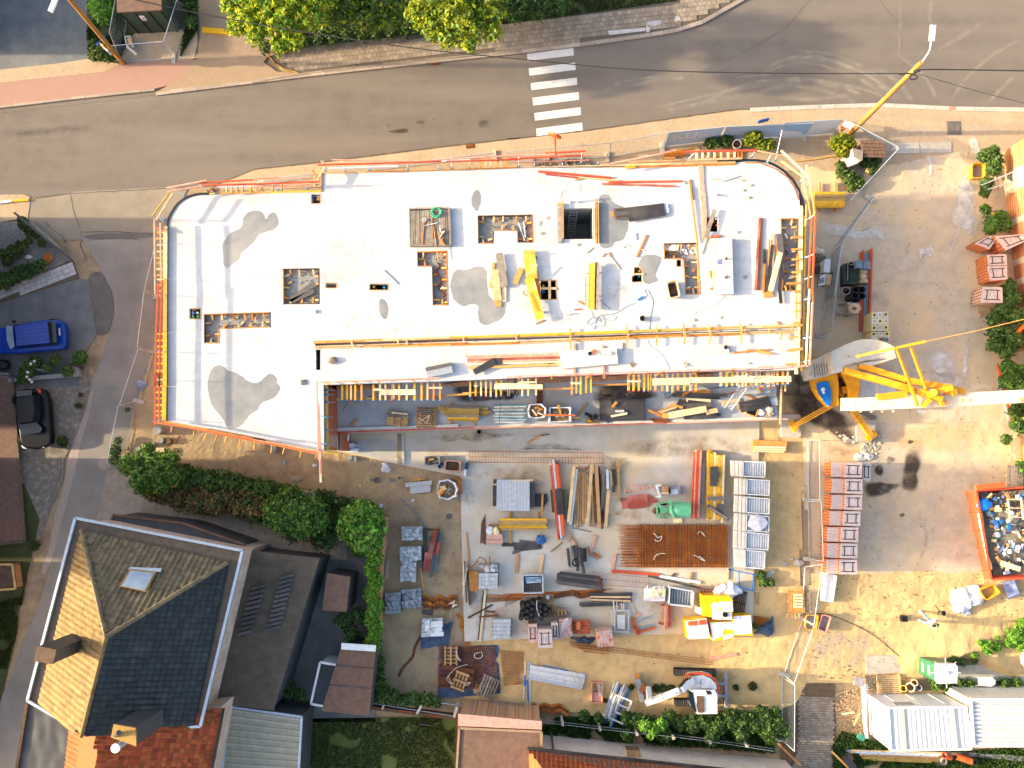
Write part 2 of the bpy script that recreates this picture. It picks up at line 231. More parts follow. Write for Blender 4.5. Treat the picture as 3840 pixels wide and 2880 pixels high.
def OB(name,mb,m,parent=None,label=None,origin=None,smooth=False,kind=None,loc=None):
 """one mesh object from world-space geometry; under a parent Empty its vertices are stored relative to it"""
 me=bpy.data.meshes.new(name)
 o0=UP(0)
 if parent is not None:o0=V(parent['_o'])
 elif origin is not None:o0=V(origin)
 elif loc=='auto' and mb.v:
  a=np.array([tuple(v)for v in mb.v]);o0=V(((a[:,0].min()+a[:,0].max())/2,(a[:,1].min()+a[:,1].max())/2,a[:,2].min()))
 me.from_pydata([(v[0]-o0.x,v[1]-o0.y,v[2]-o0.z)for v in mb.v],[],mb.f)
 mm=M(m)if isinstance(m,str)else m
 me.materials.append(mm)
 if smooth:
  me.polygons.foreach_set('use_smooth',[True]*len(me.polygons))
  try:me.set_sharp_from_angle(angle=R(40))
  except Exception:pass
 o=bpy.data.objects.new(name,me);COL.objects.link(o)
 if parent is not None:o.parent=parent
 else:o.location=o0
 o['_o']=list(o0)
 if label:o['label']=label
 if kind:o['kind']=kind
 return o
def tag(o,label,cat,group=None):
 o['label']=label;o['category']=cat
 if group:o['group']=group
 return o
def th(name,label,cat,c,group=None):
 o=bpy.data.objects.new(name,None);COL.objects.link(o);o.empty_display_size=.2
 o.location=c;o['_o']=list(c)
 return tag(o,label,cat,group)
def SO(name,label,cat,mb,m,group=None,smooth=False):
 return tag(OB(name,mb,m,loc='auto',smooth=smooth),label,cat,group)
def st_(name,mb,m,smooth=False,kind='structure'):
 o=OB(name,mb,m,smooth=smooth);o['kind']=kind;return o
def dup(root,loc,rz=.0,label=None,group=None,sc=None):
 r=root.copy();COL.objects.link(r);r.location=loc;r.rotation_euler=(0,0,rz)
 if sc:r.scale=sc
 if label:r['label']=label
 if group:r['group']=group
 for ch in list(root.children):
  c=ch.copy();COL.objects.link(c);c.parent=r
  for g in ch.children:
   d=g.copy();COL.objects.link(d);d.parent=c
 return r
def inst(name,me,parent,loc,rz=.0,rot=None,sc=None):
 o=bpy.data.objects.new(name,me);COL.objects.link(o);o.parent=parent
 l=V(loc)
 if parent is not None:l=l-V(parent['_o'])
 o.location=l;o.rotation_euler=rot if rot is not None else(0,0,rz)
 if sc:o.scale=sc
 return o
def bolt(o):return o
def seg(t,s,z=.0):
 a,b=WP(t,s,z);return a,b
ZJ=[0]
def pk(parent,t,rows,z,m,h=.04,name='plank',dz=.0):
 """rows: 'x1,y1 x2,y2 width' each in tile pixels; one mesh object each; dz lifts each next one"""
 out=[]
 for i,row in enumerate(rows):
  ZJ[0]=(ZJ[0]+1)%11;q=row.split();zz=z+i*dz;mm=m;hh=h
  for e in q[3:]:
   if e[0]=='z' and e[1]in '.0123456789':zz=float(e[1:])
   elif e[0]=='h' and e[1]in '.0123456789':hh=float(e[1:])
   else:mm=e
  zz+=ZJ[0]*.0013;a,b=WP(t,q[0]+' '+q[1],zz)
  out.append(OB(name,Bm(a,b,mw(t,float(q[2]),zz),hh),mm,parent))
 return out
def p1(label,t,row,z,m,h=.04,name='plank',cat='plank',group=None):
 ZJ[0]=(ZJ[0]+1)%11;z+=ZJ[0]*.0013;q=row.split();a,b=WP(t,q[0]+' '+q[1],z)
 return SO(name,label,cat,Bm(a,b,mw(t,float(q[2]),z),h),m,group)
def pile(name,label,cat,t,c,z,rows,m,h=.05,part='plank',dz=.0,group=None):
 r=th(name,label,cat,WP(t,c,z)[0],group);pk(r,t,rows,z,m,h,part,dz);return r
def inpoly(x,y,poly):
 c=False;n=len(poly);j=n-1
 for i in range(n):
  xi,yi=poly[i][0],poly[i][1];xj,yj=poly[j][0],poly[j][1]
  if(yi>y)!=(yj>y)and x<(xj-xi)*(y-yi)/(yj-yi+1e-12)+xi:c=not c
  j=i
 return c
def slab_mb(outer,holes,z1,z0):
 mb=MB();loops=[outer]+holes
 def area(l):return sum(l[i][0]*l[(i+1)%len(l)][1]-l[(i+1)%len(l)][0]*l[i][1]for i in range(len(l)))
 loops=[l if(area(l)>0)==(k==0)else l[::-1]for k,l in enumerate(loops)]
 tris=tessellate_polygon([[V((p[0],p[1],0))for p in l]for l in loops])
 flat=[p for l in loops for p in l];n=len(flat)
 vs=[(p[0],p[1],z1)for p in flat]+[(p[0],p[1],z0)for p in flat];fs=[]
 for a,b,c in tris:
  A,B,C=flat[a],flat[b],flat[c]
  s=(B[0]-A[0])*(C[1]-A[1])-(B[1]-A[1])*(C[0]-A[0])
  if abs(s)<1e-9:continue
  if s<0:b,c=c,b
  fs.append((a,b,c));fs.append((c+n,b+n,a+n))
 k=0
 for l in loops:
  m=len(l)
  for i in range(m):
   j=(i+1)%m;fs.append((k+i,k+i+n,k+j+n,k+j))
  k+=m
 mb.v=vs;mb.f=fs;return mb
def sheet(pts,z,thick=.0):
 """flat polygon lying at z"""
 if thick:return slab_mb(pts,[],z,z-thick)
 mb=MB();tris=tessellate_polygon([[V((p[0],p[1],0))for p in pts]])
 mb.v=[(p[0],p[1],z)for p in pts]
 for a,b,c in tris:
  A,B,C=pts[a],pts[b],pts[c]
  if(B[0]-A[0])*(C[1]-A[1])-(B[1]-A[1])*(C[0]-A[0])<0:b,c=c,b
  mb.f.append((a,b,c))
 return mb
def blot(pts,z,amp=.12,seed=0,step=.18):
 """polygon with a ragged natural outline"""
 out=[];n=len(pts)
 for _ in range(2):
  q=[]
  for i in range(len(pts)):
   a,b=V(pts[i]),V(pts[(i+1)%len(pts)]);q+=[a*.75+b*.25,a*.25+b*.75]
  pts=q
 n=len(pts)
 for i in range(n):
  a,b=pts[i],pts[(i+1)%n];L=(b-a).length;k=max(1,int(L/step))
  for j in range(k):
   p=a+(b-a)*(j/k)
   w=V((noise.noise(V((p.x*1.7,p.y*1.7,seed))),noise.noise(V((p.x*1.7,p.y*1.7,seed+5))),0))*amp
   w+=V((noise.noise(V((p.x*6,p.y*6,seed))),noise.noise(V((p.x*6,p.y*6,seed+5))),0))*amp*.4
   out.append(V((p.x+w.x,p.y+w.y,z)))
 return sheet(out,z)
def tr_(pts,z,cell=.25,amp=.05,fr=.9,seed=0,extra=None,edge=.5):
 """uneven ground inside a polygon"""
 xs=[p[0]for p in pts];ys=[p[1]for p in pts];x0,y0=min(xs),min(ys)
 nx=int((max(xs)-x0)/cell)+1;ny=int((max(ys)-y0)/cell)+1
 P2=np.array([(p[0],p[1])for p in pts]);Q2=np.roll(P2,-1,axis=0);D=Q2-P2;DD=(D**2).sum(1)+1e-12
 idx={};mb=MB();fs=[]
 ins=[[inpoly(x0+(i+.5)*cell,y0+(j+.5)*cell,pts)for i in range(nx)]for j in range(ny)]
 def vert(i,j):
  k=(i,j)
  if k in idx:return idx[k]
  x,y=x0+i*cell,y0+j*cell
  v=np.array((x,y))-P2;t=np.clip((v*D).sum(1)/DD,0,1);d=math.sqrt(((v-D*t[:,None])**2).sum(1).min())
  e=min(1,d/edge)
  h=noise.noise(V((x*fr,y*fr,seed)))+.5*noise.noise(V((x*fr*3,y*fr*3,seed)))+.3*noise.noise(V((x*fr*8,y*fr*8,seed)))
  zz=z+e*amp*(.6+h)
  if extra:zz+=e*extra(x,y)
  idx[k]=len(mb.v);mb.v.append((x,y,max(z,zz)));return idx[k]
 for j in range(ny):
  for i in range(nx):
   if ins[j][i]:mb.f.append((vert(i,j),vert(i+1,j),vert(i+1,j+1),vert(i,j+1)))
 return mb
def leaves_mb(lobes,n,size,seed=0,shell=.55):
 """numpy: n leaf quads spread through ellipsoid lobes [(c, (rx, ry, rz))]; returns verts, faces"""
 g=np.random.default_rng(seed)
 vol=np.array([l[1][0]*l[1][1]*l[1][2]for l in lobes])**.7;pick=g.choice(len(lobes),n,p=vol/vol.sum())
 C=np.array([tuple(l[0])for l in lobes])[pick];Rr=np.array([l[1]for l in lobes])[pick]
 d=g.normal(size=(n,3));d/=np.linalg.norm(d,axis=1)[:,None]
 d[:,2]=np.where(d[:,2]<-.4,-d[:,2],d[:,2])
 rr=shell+(1-shell)*g.random(n)**.5
 ph=g.random(3)*9
 wob=1+.4*np.sin(d[:,0]*7+ph[0]+pick)*np.sin(d[:,1]*8+ph[1]+pick*2)*np.sin(d[:,2]*6+ph[2])+.08*g.normal(size=n)
 p=C+d*Rr*(rr*wob)[:,None]
 nr=d+g.normal(size=(n,3))*.7;nr/=np.linalg.norm(nr,axis=1)[:,None]
 a=np.cross(nr,g.normal(size=(n,3)));a/=np.linalg.norm(a,axis=1)[:,None];b=np.cross(nr,a)
 s=size*(.5+1.3*g.random(n)**2)[:,None]
 a=a*s;b=b*s*.55
 v=np.stack([p-a,p-b,p+a,p+b],axis=1).reshape(-1,3)
 return v
def leafobj(name,v,m,parent=None,kind=None):
 o0=np.array(parent['_o'])if parent is not None else np.zeros(3)
 n=len(v)//4;me=bpy.data.meshes.new(name)
 me.vertices.add(4*n);me.vertices.foreach_set('co',(v-o0).astype(np.float32).ravel())
 me.loops.add(4*n);me.loops.foreach_set('vertex_index',np.arange(4*n,dtype=np.int32))
 me.polygons.add(n);me.polygons.foreach_set('loop_start',np.arange(0,4*n,4,dtype=np.int32))
 me.polygons.foreach_set('loop_total',np.full(n,4,dtype=np.int32));me.update(calc_edges=True);me.validate()
 me.materials.append(M(m));o=bpy.data.objects.new(name,me);COL.objects.link(o)
 if parent is not None:o.parent=parent
 o['_o']=list(o0)
 if kind:o['kind']=kind
 return o
def plant(name,label,cat,base,lobes,n,size,m,trunk=None,seed=0,group=None,m2=None,shell=.5):
 r=th(name,label,cat,base,group)
 if trunk:
  tr=MB();b=V(base);top=b+UP(trunk[1])
  tr.cy(b,top,trunk[0],8,r2=trunk[0]*.6)
  for c,rr in lobes[:7]:tr.cy(top-UP(trunk[1]*.2),V(c),trunk[0]*.4,5,r2=trunk[0]*.12)
  OB('trunk',tr,'bark',r)
 v=leaves_mb(lobes,n,size,seed,shell)
 if m2:
  k=int(n*.3)*4;leafobj('foliage',v[k:],m,r);leafobj('foliage',v[:k],m2,r)
 else:leafobj('crown' if trunk else 'foliage',v,m,r)
 return r
def lpx(t,s,zspec):
 """'x,y,r ...' in tile pixels at height z, r in pixels"""
 out=[]
 for q in s.split():
  a=[float(k)for k in q.split(',')];z=a[3]if len(a)>3 else zspec
  c=WP(t,[(a[0],a[1])],z)[0];r=mw(t,a[2],z);out.append((c,(r,r,r*.8)))
 return out
def text_mb(txt,size,origin,xdir,ydir,ext=.004):
 cu=bpy.data.curves.new('lettering','FONT');cu.body=txt;cu.size=size;cu.align_x='CENTER';cu.align_y='CENTER'
 o=bpy.data.objects.new('lettering',cu);me=o.to_mesh()
 mb=MB();xd=V(xdir).normalized();yd=V(ydir);yd=(yd-xd*yd.dot(xd)).normalized();zd=xd.cross(yd);o_=V(origin)
 mb.add([o_+xd*v.co.x+yd*v.co.y+zd*ext for v in me.vertices],[tuple(p.vertices)for p in me.polygons])
 o.to_mesh_clear();bpy.data.objects.remove(o);bpy.data.curves.remove(cu);return mb
# === SETTING: ground, roads, pavements
def softmat(name,c,dens=.5,sc=1.5,stretch=(1,1,1)):
 """thin layer (dust, damp, tone) that breaks up into the surface under it"""
 m=bpy.data.materials.new(name);m.use_nodes=True;MATS[name]=m;t=m.node_tree;N=t.nodes;L=t.links
 b=N['Principled BSDF'];b.inputs['Base Color'].default_value=(*H(c),1);b.inputs['Roughness'].default_value=.95
 g=N.new('ShaderNodeNewGeometry');mp=N.new('ShaderNodeMapping');mp.inputs['Scale'].default_value=stretch
 L.new(g.outputs['Position'],mp.inputs[0]);n=N.new('ShaderNodeTexNoise');n.inputs['Scale'].default_value=sc;n.inputs['Detail'].default_value=9
 n.inputs['Roughness'].default_value=.7
 L.new(mp.outputs[0],n.inputs[0]);r=N.new('ShaderNodeMapRange');r.inputs[1].default_value=.62-dens*.5;r.inputs[2].default_value=.95-dens*.4
 r.inputs[4].default_value=min(1,dens*1.3)
 L.new(n.outputs[0],r.inputs[0])
 a=N.new('ShaderNodeAttribute');a.attribute_name='rim';mu=N.new('ShaderNodeMath');mu.operation='MULTIPLY';mu.use_clamp=True
 L.new(r.outputs[0],mu.inputs[0]);L.new(a.outputs['Fac'],mu.inputs[1]);L.new(mu.outputs[0],b.inputs['Alpha'])
 return m
softmat('dust_soft','b5aa9b',.55,1.1);softmat('dust_white','d0cdc8',.75,1.6);softmat('damp','3d342b',.85,1.3)
softmat('golden_soft','d6b47c',.55,1.2);softmat('dark_soft','38342f',.5,1.5);softmat('mud_soft','8a6a45',.45,1.6)
softmat('rust_soft','a5703c',.45,1.4);softmat('tyre_dust','a0978a',.55,1.2)
def soft(name,pts,z,m,amp=.2,seed=0,rim=.8):
 """blot with inner ring full strength and an outer ring fading to nothing"""
 q=[V(p)for p in pts]
 for _ in range(2):
  q=[a*f+b*(1-f)for a,b in zip(q,q[1:]+q[:1])for f in(.75,.25)]
 c=sum(q,V())/len(q);q2=[]
 for p in q:
  w=V((noise.noise(V((p.x*1.3,p.y*1.3,seed))),noise.noise(V((p.x*1.3,p.y*1.3,seed+4))),0))*amp;q2.append(p+w)
 me=bpy.data.meshes.new(name);n=len(q2)
 vs=[(c.x,c.y,z)]+[tuple((c*(1-rim*.55)+p*rim*.55).xy)+(z,)for p in q2]+[tuple(p.xy)+(z,)for p in q2]
 fs=[(0,1+i,1+(i+1)%n)for i in range(n)]+[(1+i,1+n+i,1+n+(i+1)%n,1+(i+1)%n)for i in range(n)]
 ar=sum(q2[i].x*q2[(i+1)%n].y-q2[(i+1)%n].x*q2[i].y for i in range(n))
 if ar<0:fs=[f[::-1]for f in fs]
 me.from_pydata(vs,[],fs);at=me.attributes.new('rim','FLOAT','POINT');at.data.foreach_set('value',[1.]*(n+1)+[.0]*n)
 me.materials.append(M(m)if m in PAL else MATS[m]);o=bpy.data.objects.new(name,me);COL.objects.link(o);o['kind']='structure';return o
def streak(name,path,w,z,m):
 path=[V(p)for p in path]
 for _ in range(2):
  q=[path[0]]
  for a,b in zip(path,path[1:]):q+=[a*.75+b*.25,a*.25+b*.75]
  path=q+[path[-1]]
 vs,rim,fs=[],[],[];n=len(path)
 for i,p in enumerate(path):
  d=(path[min(i+1,n-1)]-path[max(i-1,0)]).normalized();u=V((-d.y,d.x,0))
  e=min(1,i/(n*.2),(n-1-i)/(n*.2))
  for k,f in((-1,0),(0,1),(1,0)):vs.append((p.x+u.x*w*k,p.y+u.y*w*k,z));rim.append(f*e)
 for i in range(n-1):
  for k in(0,1):a=i*3+k;fs.append((a,a+3,a+4,a+1)[::-1])
 me=bpy.data.meshes.new(name);me.from_pydata(vs,[],fs);at=me.attributes.new('rim','FLOAT','POINT');at.data.foreach_set('value',rim)
 me.materials.append(MATS[m]);o=bpy.data.objects.new(name,me);COL.objects.link(o);o['kind']='structure';return o
def pave(parent,poly,z,ang,lx,ly,gap,m,h,name,cap=300,bond=.5,seed=1,tilt=.004,keep=None):
 g=random.Random(seed);ca,sa=math.cos(R(ang)),math.sin(R(ang))
 loc=[(p[0]*ca+p[1]*sa,-p[0]*sa+p[1]*ca)for p in poly]
 x0,x1=min(p[0]for p in loc),max(p[0]for p in loc);y0,y1=min(p[1]for p in loc),max(p[1]for p in loc)
 unit=Bx((0,0,0),(lx-gap,ly-gap,h));me=bpy.data.meshes.new(name);me.from_pydata(unit.v,[],unit.f);me.materials.append(M(m))
 cells=[]
 j=0
 while y0+j*ly<y1:
  i=0;off=(j%2)*bond*lx
  while x0+i*lx-off<x1:
   u=x0+(i+.5)*lx-off;v=y0+(j+.5)*ly
   if all(inpoly(u+a*lx*.46,v+b*ly*.46,loc)for a,b in((1,1),(1,-1),(-1,1),(-1,-1))):
    X,Y=u*ca-v*sa,u*sa+v*ca
    if keep is None or keep(X,Y):cells.append((X,Y))
   i+=1
  j+=1
 cells.sort(key=lambda c:c[0]**2+c[1]**2)
 for X,Y in cells[:cap]:
  inst(name,me,parent,(X,Y,z+g.uniform(-tilt,tilt)),rot=(g.uniform(-.012,.012),g.uniform(-.012,.012),R(ang)+g.uniform(-.012,.012)))
 rest=MB()
 for X,Y in cells[cap:]:rest.bx((X,Y,z+g.uniform(-tilt,tilt)),(lx-gap,ly-gap,h),R(ang)+g.uniform(-.01,.01))
 if rest.v:OB(name+'_field',rest,m,parent,kind='stuff')
def root_struct(name,c):
 o=bpy.data.objects.new(name,None);COL.objects.link(o);o.location=c;o['_o']=list(c);o['kind']='structure';return o
st_('ground',MB().add([(-180,-180,-.03),(180,-180,-.03),(180,180,-.03),(-180,180,-.03)],[(0,1,2,3)]),'dirt')
kt=P('f','-900,520 -300,440 0,402 271,371 583,340 950,312 1167,283 1601,235 1950,199 2180,170 2397,140 2533,120 2632,86 2790,0 2960,-110 3300,-420')
kb=P('f','-900,830 -300,770 0,737 90,728 131,741 271,723 633,703 803,700 839,679 950,636 1203,606 1628,551 1950,515 2194,488 2479,448 2759,409 3021,402 3292,393 3590,407 3840,409 4400,420')
road=[W(*p)for p in kt]+[W(4400,-420)]+[W(*p)for p in kb[::-1]]
st_('road',sheet(road,.0),'asphalt')
street=WP('f','271,720 640,700 660,860 640,1100 592,1200 560,1400 535,1500 500,1640 470,1700 395,1845 371,1947 330,2200 250,2880 200,3300 -700,3300 -300,2880 0,2623 45,2537 86,2401 136,2300 181,2150 253,1852 280,1716 335,1445 371,1369 411,1251 425,1134 384,1016 303,894')
st_('side_street',sheet(street,.004),'asphalt_old')
st_('junction_apron',sheet(A1_('120,1655 290,1648 600,1606 1400,1560 1560,1560 1400,1900 1270,1960 620,1990 240,1990 230,1760',),.008),'apron')
st_('asphalt_repair',blot(B1_('730,730 830,700 880,760 940,900 945,1060 910,1220 780,1240 790,1060 760,940 725,840'),.010,.05,3),'pt')
st_('asphalt_repair',blot(B1_('755,760 800,745 835,790 825,860 780,850 760,810'),.014,.03,4),'asphalt')
st_('asphalt_repair',blot(B1_('690,390 1280,375 1290,430 700,440'),.010,.04,5),'pt')
st_('street_margin',blot(C1_('760,120 700,320 640,500 560,700 540,900 450,1200 400,1500 330,1659 400,1659 520,1200 600,900 690,500 780,200'),.009,.08,6),M('kerb'))
def crack(t,s,w=.03,z=.013,m='joint',jit=.03,name='road_joint'):
 path=WP(t,s,z);out=[]
 for a,b in zip(path,path[1:]):
  k=max(1,int((b-a).length/.3))
  for i in range(k):
   p=a+(b-a)*i/k;out.append(p+V((rnd.uniform(-jit,jit),rnd.uniform(-jit,jit),0)))
 out.append(path[-1]);mb=MB();vs=[]
 for i,p in enumerate(out):
  d=(out[min(i+1,len(out)-1)]-out[max(i-1,0)]).normalized();u=V((-d.y,d.x,0))*w*rnd.uniform(.3,.7)
  vs+=[p-u,p+u]
 mb.add(vs,[(2*i,2*i+2,2*i+3,2*i+1)[::-1]for i in range(len(out)-1)]);st_(name,mb,m)
crack('b1','585,60 610,190 660,330 680,440 660,480 720,600',.05,.013)
crack('b1','370,290 430,350 520,420 550,470',.05,.013);crack('b1','680,380 900,372 1290,385',.05,.016);crack('b1','730,440 1100,430 1150,440',.04,.016)
crack('b1','860,760 920,870 944,960 944,1060 905,1200',.05,.016);crack('c1','505,690 500,830 480,900',.05,.016)
crack('a1','0,1632 200,1612 235,1640 300,1648 590,1606 1400,1562',.06,.009);crack('a1','0,940 520,880 1290,790',.03,.005)
crack('a2','0,1402 560,1345 1500,1228 2212,1142',.06,.005);crack('a3','0,1155 650,1082 1280,992 1900,908 2212,900',.06,.005)
crack('c1','900,840 860,960 850,1060 820,1210',.09,.010,'dirt');crack('a4','1010,0 1180,200 1200,430',.03,.005);crack('a4','0,390 250,220 430,0',.03,.005)
crack('a3','1640,580 1860,490 2212,290',.03,.005)
for i,s in enumerate(('0,690 300,640 620,680 900,740 1100,830','0,620 250,470 500,480 780,560 1000,660 1200,860','0,760 300,700 600,760 830,860','400,440 700,520 950,640 1150,800','900,560 1050,600 1200,700 1300,860','1600,860 1700,680 1820,560 2000,420 2212,320','1150,440 1300,560 1450,700 1500,860','850,650 1000,720 1150,760','200,820 500,830 800,780','1180,0 1190,200 1180,440','1440,0 1430,200','1900,870 2000,760 2150,620','0,650 280,510 560,540 860,660 1050,790','120,700 420,660 700,720 900,800','300,420 600,440 900,560 1100,720','1240,480 1400,640 1480,830','1500,420 1700,300 1900,180')):
 streak('tyre_mark',A4_(s),(.16,.3,.22)[i%3],.006+i*.0007,'tyre_dust')
for i,s in enumerate(('880,690 1200,640 1480,600','900,740 1250,660 1500,640','1150,920 1500,830 1900,740 2212,700','1150,960 1500,880 1900,800 2212,760','1900,640 2212,620','770,780 850,740 960,690','1600,860 1950,700 2212,660')):
 streak('tyre_mark',A3_(s),(.16,.28)[i%2],.006+i*.0007,'tyre_dust')
streak('tyre_mark',A1_('0,1120 300,1090 800,1060'),.35,.006,'dark_soft')
for t,s,m in(('a2','1100,1020 1145,1020 1145,1060 1100,1060','dark_soft'),('a2','1100,1085 1240,1065 1290,1065 1290,1105 1230,1110 1110,1100','damp'),('a2','1850,990 1960,990 1970,1060 1860,1070','dark_soft'),('a2','1340,1000 1430,995 1440,1030 1340,1030','dark_soft'),('a2','1480,980 1520,980 1520,1000 1480,1005','dark_soft')):
 soft('oil_stain',WP(t,s),.010,m,.05,rim=1)
zb=root_struct('zebra_crossing',W(2080,350,.006))
for s in('168,447 553,398 557,460 175,505','183,568 567,519 574,580 190,628','199,690 582,643 586,703 205,748','213,811 596,764 602,827 220,876','229,938 612,889 616,954 235,1001','244,1067 626,1017 631,1081 249,1130'):
 OB('stripe',sheet(A3_(s),.006),'paint_white',zb)
st_('parking_asphalt',sheet(A1_('-1400,-800 730,-800 725,300 735,490 480,530 0,580 -1400,700'),.024,.02),'mq')
st_('pavement_strip',sheet(A1_('-1400,700 0,580 480,530 735,490 1020,530 860,600 480,640 0,690 -1400,850'),.045,.05),'mk')
st_('cycle_path',sheet(A1_('-1400,850 0,690 480,640 860,600 1020,530 1640,500 1590,560 1490,670 1400,712 1290,742 600,820 0,888 -1400,1020'),.10,.1),'path_red')
st_('driveway_paving',sheet(A1_('1640,500 1660,300 1640,-200 2500,-200 2400,420 2220,480 2190,520 2300,600 2600,620 2212,664 1300,776 1400,712 1490,670 1590,560'),.104,.1),'path_tan')
st_('utility_plot',sheet(A1_('725,300 725,-800 1640,-200 1655,300 1630,470 1500,540 1020,535 735,495'),.052,.05),'mf')
st_('utility_paving',sheet(A1_('950,380 1130,280 1340,270 1640,230 1640,480 1500,530 1030,530 940,480'),.062,.05),'mk')
crack('a1','1640,0 1655,300 1620,470',.09,.115,'pt',.01)
pv=root_struct('pavement',W(1500,200,.1))
plist=P('a2','80,450 170,440 500,372 870,337 1400,292 2212,190')+P('a3','700,112 1100,58 1400,14 1560,-120 1900,-500')+P('a3','2500,-330 1950,-20 1600,175 1390,245 1090,295 610,360 0,432')+P('a2','1440,498 480,605 390,612 230,560 130,470')
pw=[W(a,b)for a,b in plist]
OB('bedding',sheet(pw,.085,.1),'joint',pv)
pave(pv,pw,.07,6.5,.31,.31,.018,'paver',.05,'paving_slab',seed=3)
for s,n in(('1165,180 1275,163 1283,198 1170,222',1),('1395,135 1432,130 1440,165 1402,172',1),('1155,215 1188,210 1190,262 1158,265',1),('840,255 1150,230 1150,255 850,290',1)):
 OB('new_paving_slab',Pr(A3_(s,.130),.05),'tile_white',pv)
def kerb(name,ptsxy,w,h,m,z=.0,L=.95,side=1):
 r=root_struct(name,W(*ptsxy[0],z));pts=[W(a,b,z)for a,b in ptsxy];k=0
 for a,b in zip(pts,pts[1:]):
  d=(b-a);n=max(1,round(d.length/L))
  for i in range(n):
   p,q=a+d*(i/n),a+d*((i+1)/n);g=d.normalized()*.008
   jit=V((0,0,rnd.uniform(-.006,.006)))
   OB('kerbstone',Bm(p+g+jit,q-g+jit,w,h),m,r)
 return r
kerb('kerb',P('a1','-400,930 0,893 600,822 1290,748'),.16,.12,'kerb')
kerb('kerb',P('a1','1300,780 2212,668')+P('a2','480,622 1440,517')+P('a3','0,445 610,375 1100,308 1400,258 1620,188 1960,-5 2400,-300'),.26,.105,'kerb')
kerb('kerb',P('a2','0,690 450,612 1450,500 2212,430'),.09,.135,'paver',L=1.)
kerb('kerb',P('a2','130,468 180,530 260,580 380,612'),.07,.13,'ochre',L=.5)
st_('kerb_base',sheet(B1_('0,68 200,66 245,85 250,140 230,270 0,300 -400,330 -400,60'),.03,.03),'mk')
kerb('kerb',P('b1','-200,148 0,135 105,122'),.14,.1,'wc',.03);kerb('kerb',P('b1','112,120 242,112'),.14,.1,'pu',.03)
tag(OB('kerb_block',Bm(A1_('1683,252',.11)[0],A1_('1905,272',.11)[0],.34,.14),'pu',loc='auto'),'bright yellow kerb block laid beside the big yellow-green tree','kerb block')
def drain(label,t,s,z,rz,w=.55,d=.3,n=8):
 c=WP(t,s,z)[0];r=th('drain_grate',label,'drain grate',c)
 OB('frame',Bx(c,(w,d,.012),R(rz)),'wt',r)
 OB('opening',Bx(c+UP(.0125),(w-.08,d-.08,.004),R(rz)),'ml',r)
 u=V((math.cos(R(rz)),math.sin(R(rz)),0));v=V((-u.y,u.x,0))
 for i in range(n):
  p=c+u*((i+.5)/n-.5)*(w-.1)+UP(.012);OB('bar',Bm(p-v*(d/2-.03),p+v*(d/2-.03),.028,.02),'rust',r)
drain('rusty drain grate in the kerb under the right-hand tree','a2','1505,522',.02,6)
drain('rusty drain grate at the road edge left of the zebra crossing','a2','1800,1212',.02,5)
drain('rusty drain grate by the junction kerb right of the lamp pole','a4','1617,900',.02,-1)
drain('small dark grate at the rounded slab corner over the pavement','b1','1750,35',.05,20,.5,.3,6)
def mnh(label,t,s,z,r0,m='wy',sq=None):
 c=WP(t,s,z)[0];r=th('manhole_cover',label,'manhole cover',c)
 if sq:OB('frame',Bx(c,(sq,sq,.012)),'pt',r)
 else:OB('frame',La(c,[(r0*1.12,0),(r0*1.12,.014),(r0,.016)],20),'kerb',r)
 OB('lid',La(c+UP(.013),[(r0*.95,0),(r0*.95,.012),(r0*.7,.014),(r0*.68,.009),(r0*.3,.009),(r0*.28,.014)],20),m,r)
mnh('round manhole cover in a square frame on the pavement right of the lamp pole','a4','1632,1062',.02,.4,'pt',.9)
mnh('pale round manhole cover at the lower end of the left mesh fence','c1','868,745',.012,.36,'kerb')
st_('pavement_dusty',sheet(WP('f','950,640 1203,612 1628,558 1950,521 2194,494 2479,455 2759,415 3021,408 3292,399 3590,413 3840,415 4300,425 4300,650 3750,640 3000,640 2700,655 2300,665 1950,680 1240,700 870,715 820,705 850,685'),.02,.02),'mk')
kerb('kerb',P('a4','-60,915 400,892 1000,874 1660,904 2212,912 2600,918'),.28,.05,'ws')
soft('dust_tone_patch',A4_('900,1060 1500,1010 2212,1020 2300,1100 1700,1120 1100,1140'),.026,'dust_soft',.3,3)
left_dirt=WP('f','575,860 900,870 1000,1500 1730,1560 1745,2000 1760,2620 1395,2600 1360,2350 1430,1950 1230,1910 900,1880 690,1810 470,1740 505,1530 545,1400 590,1150')
st_('dirt_ground',tr_(left_dirt,.012,.22,.045,.8,1),'dirt')
sand=WP('f','1735,1560 3020,1480 3010,1900 3000,2150 3060,2500 2990,2640 2840,2730 2000,2660 1740,2620')
st_('sandy_ground',tr_(sand,.02,.22,.05,.8,2),'sand')
def mound(x,y):
 p=W(3620,2440);d=math.hypot((x-p.x)/5.,(y-p.y)/2.6)
 p2=W(3800,1720);d2=math.hypot((x-p2.x)/1.2,(y-p2.y)/7)
 return .55*max(0,1-d)**1.3*(1+.5*noise.noise(V((x,y,0))))+.25*max(0,1-d2)
yard=WP('f','3000,560 3100,640 3600,560 4200,560 4200,2160 3050,2160 2990,1600 3010,1000')
st_('yard_ground',tr_(yard,.010,.25,.03,.7,3),'yard')
sand2=WP('f','3040,2150 4200,2130 4200,2560 3800,2560 3620,2470 3440,2540 3220,2560 3010,2560')
st_('sand_patch',tr_(sand2,.016,.18,.045,1.1,4,mound),'sand')
st_('concrete_patch',sheet(D4_('893,725 1320,715 1330,860 900,876'),.075,.08),'ws')
st_('concrete_strip',sheet(D4_('1500,805 2400,795 2400,940 1640,950 1480,960'),.070,.08),'ws')
st_('cobble_bed',sheet(D4_('200,960 640,960 640,1100 660,1500 600,1900 180,1900 200,1400'),.028),'mud')
cb=root_struct('cobbled_lane',W(3050,2750,.03))
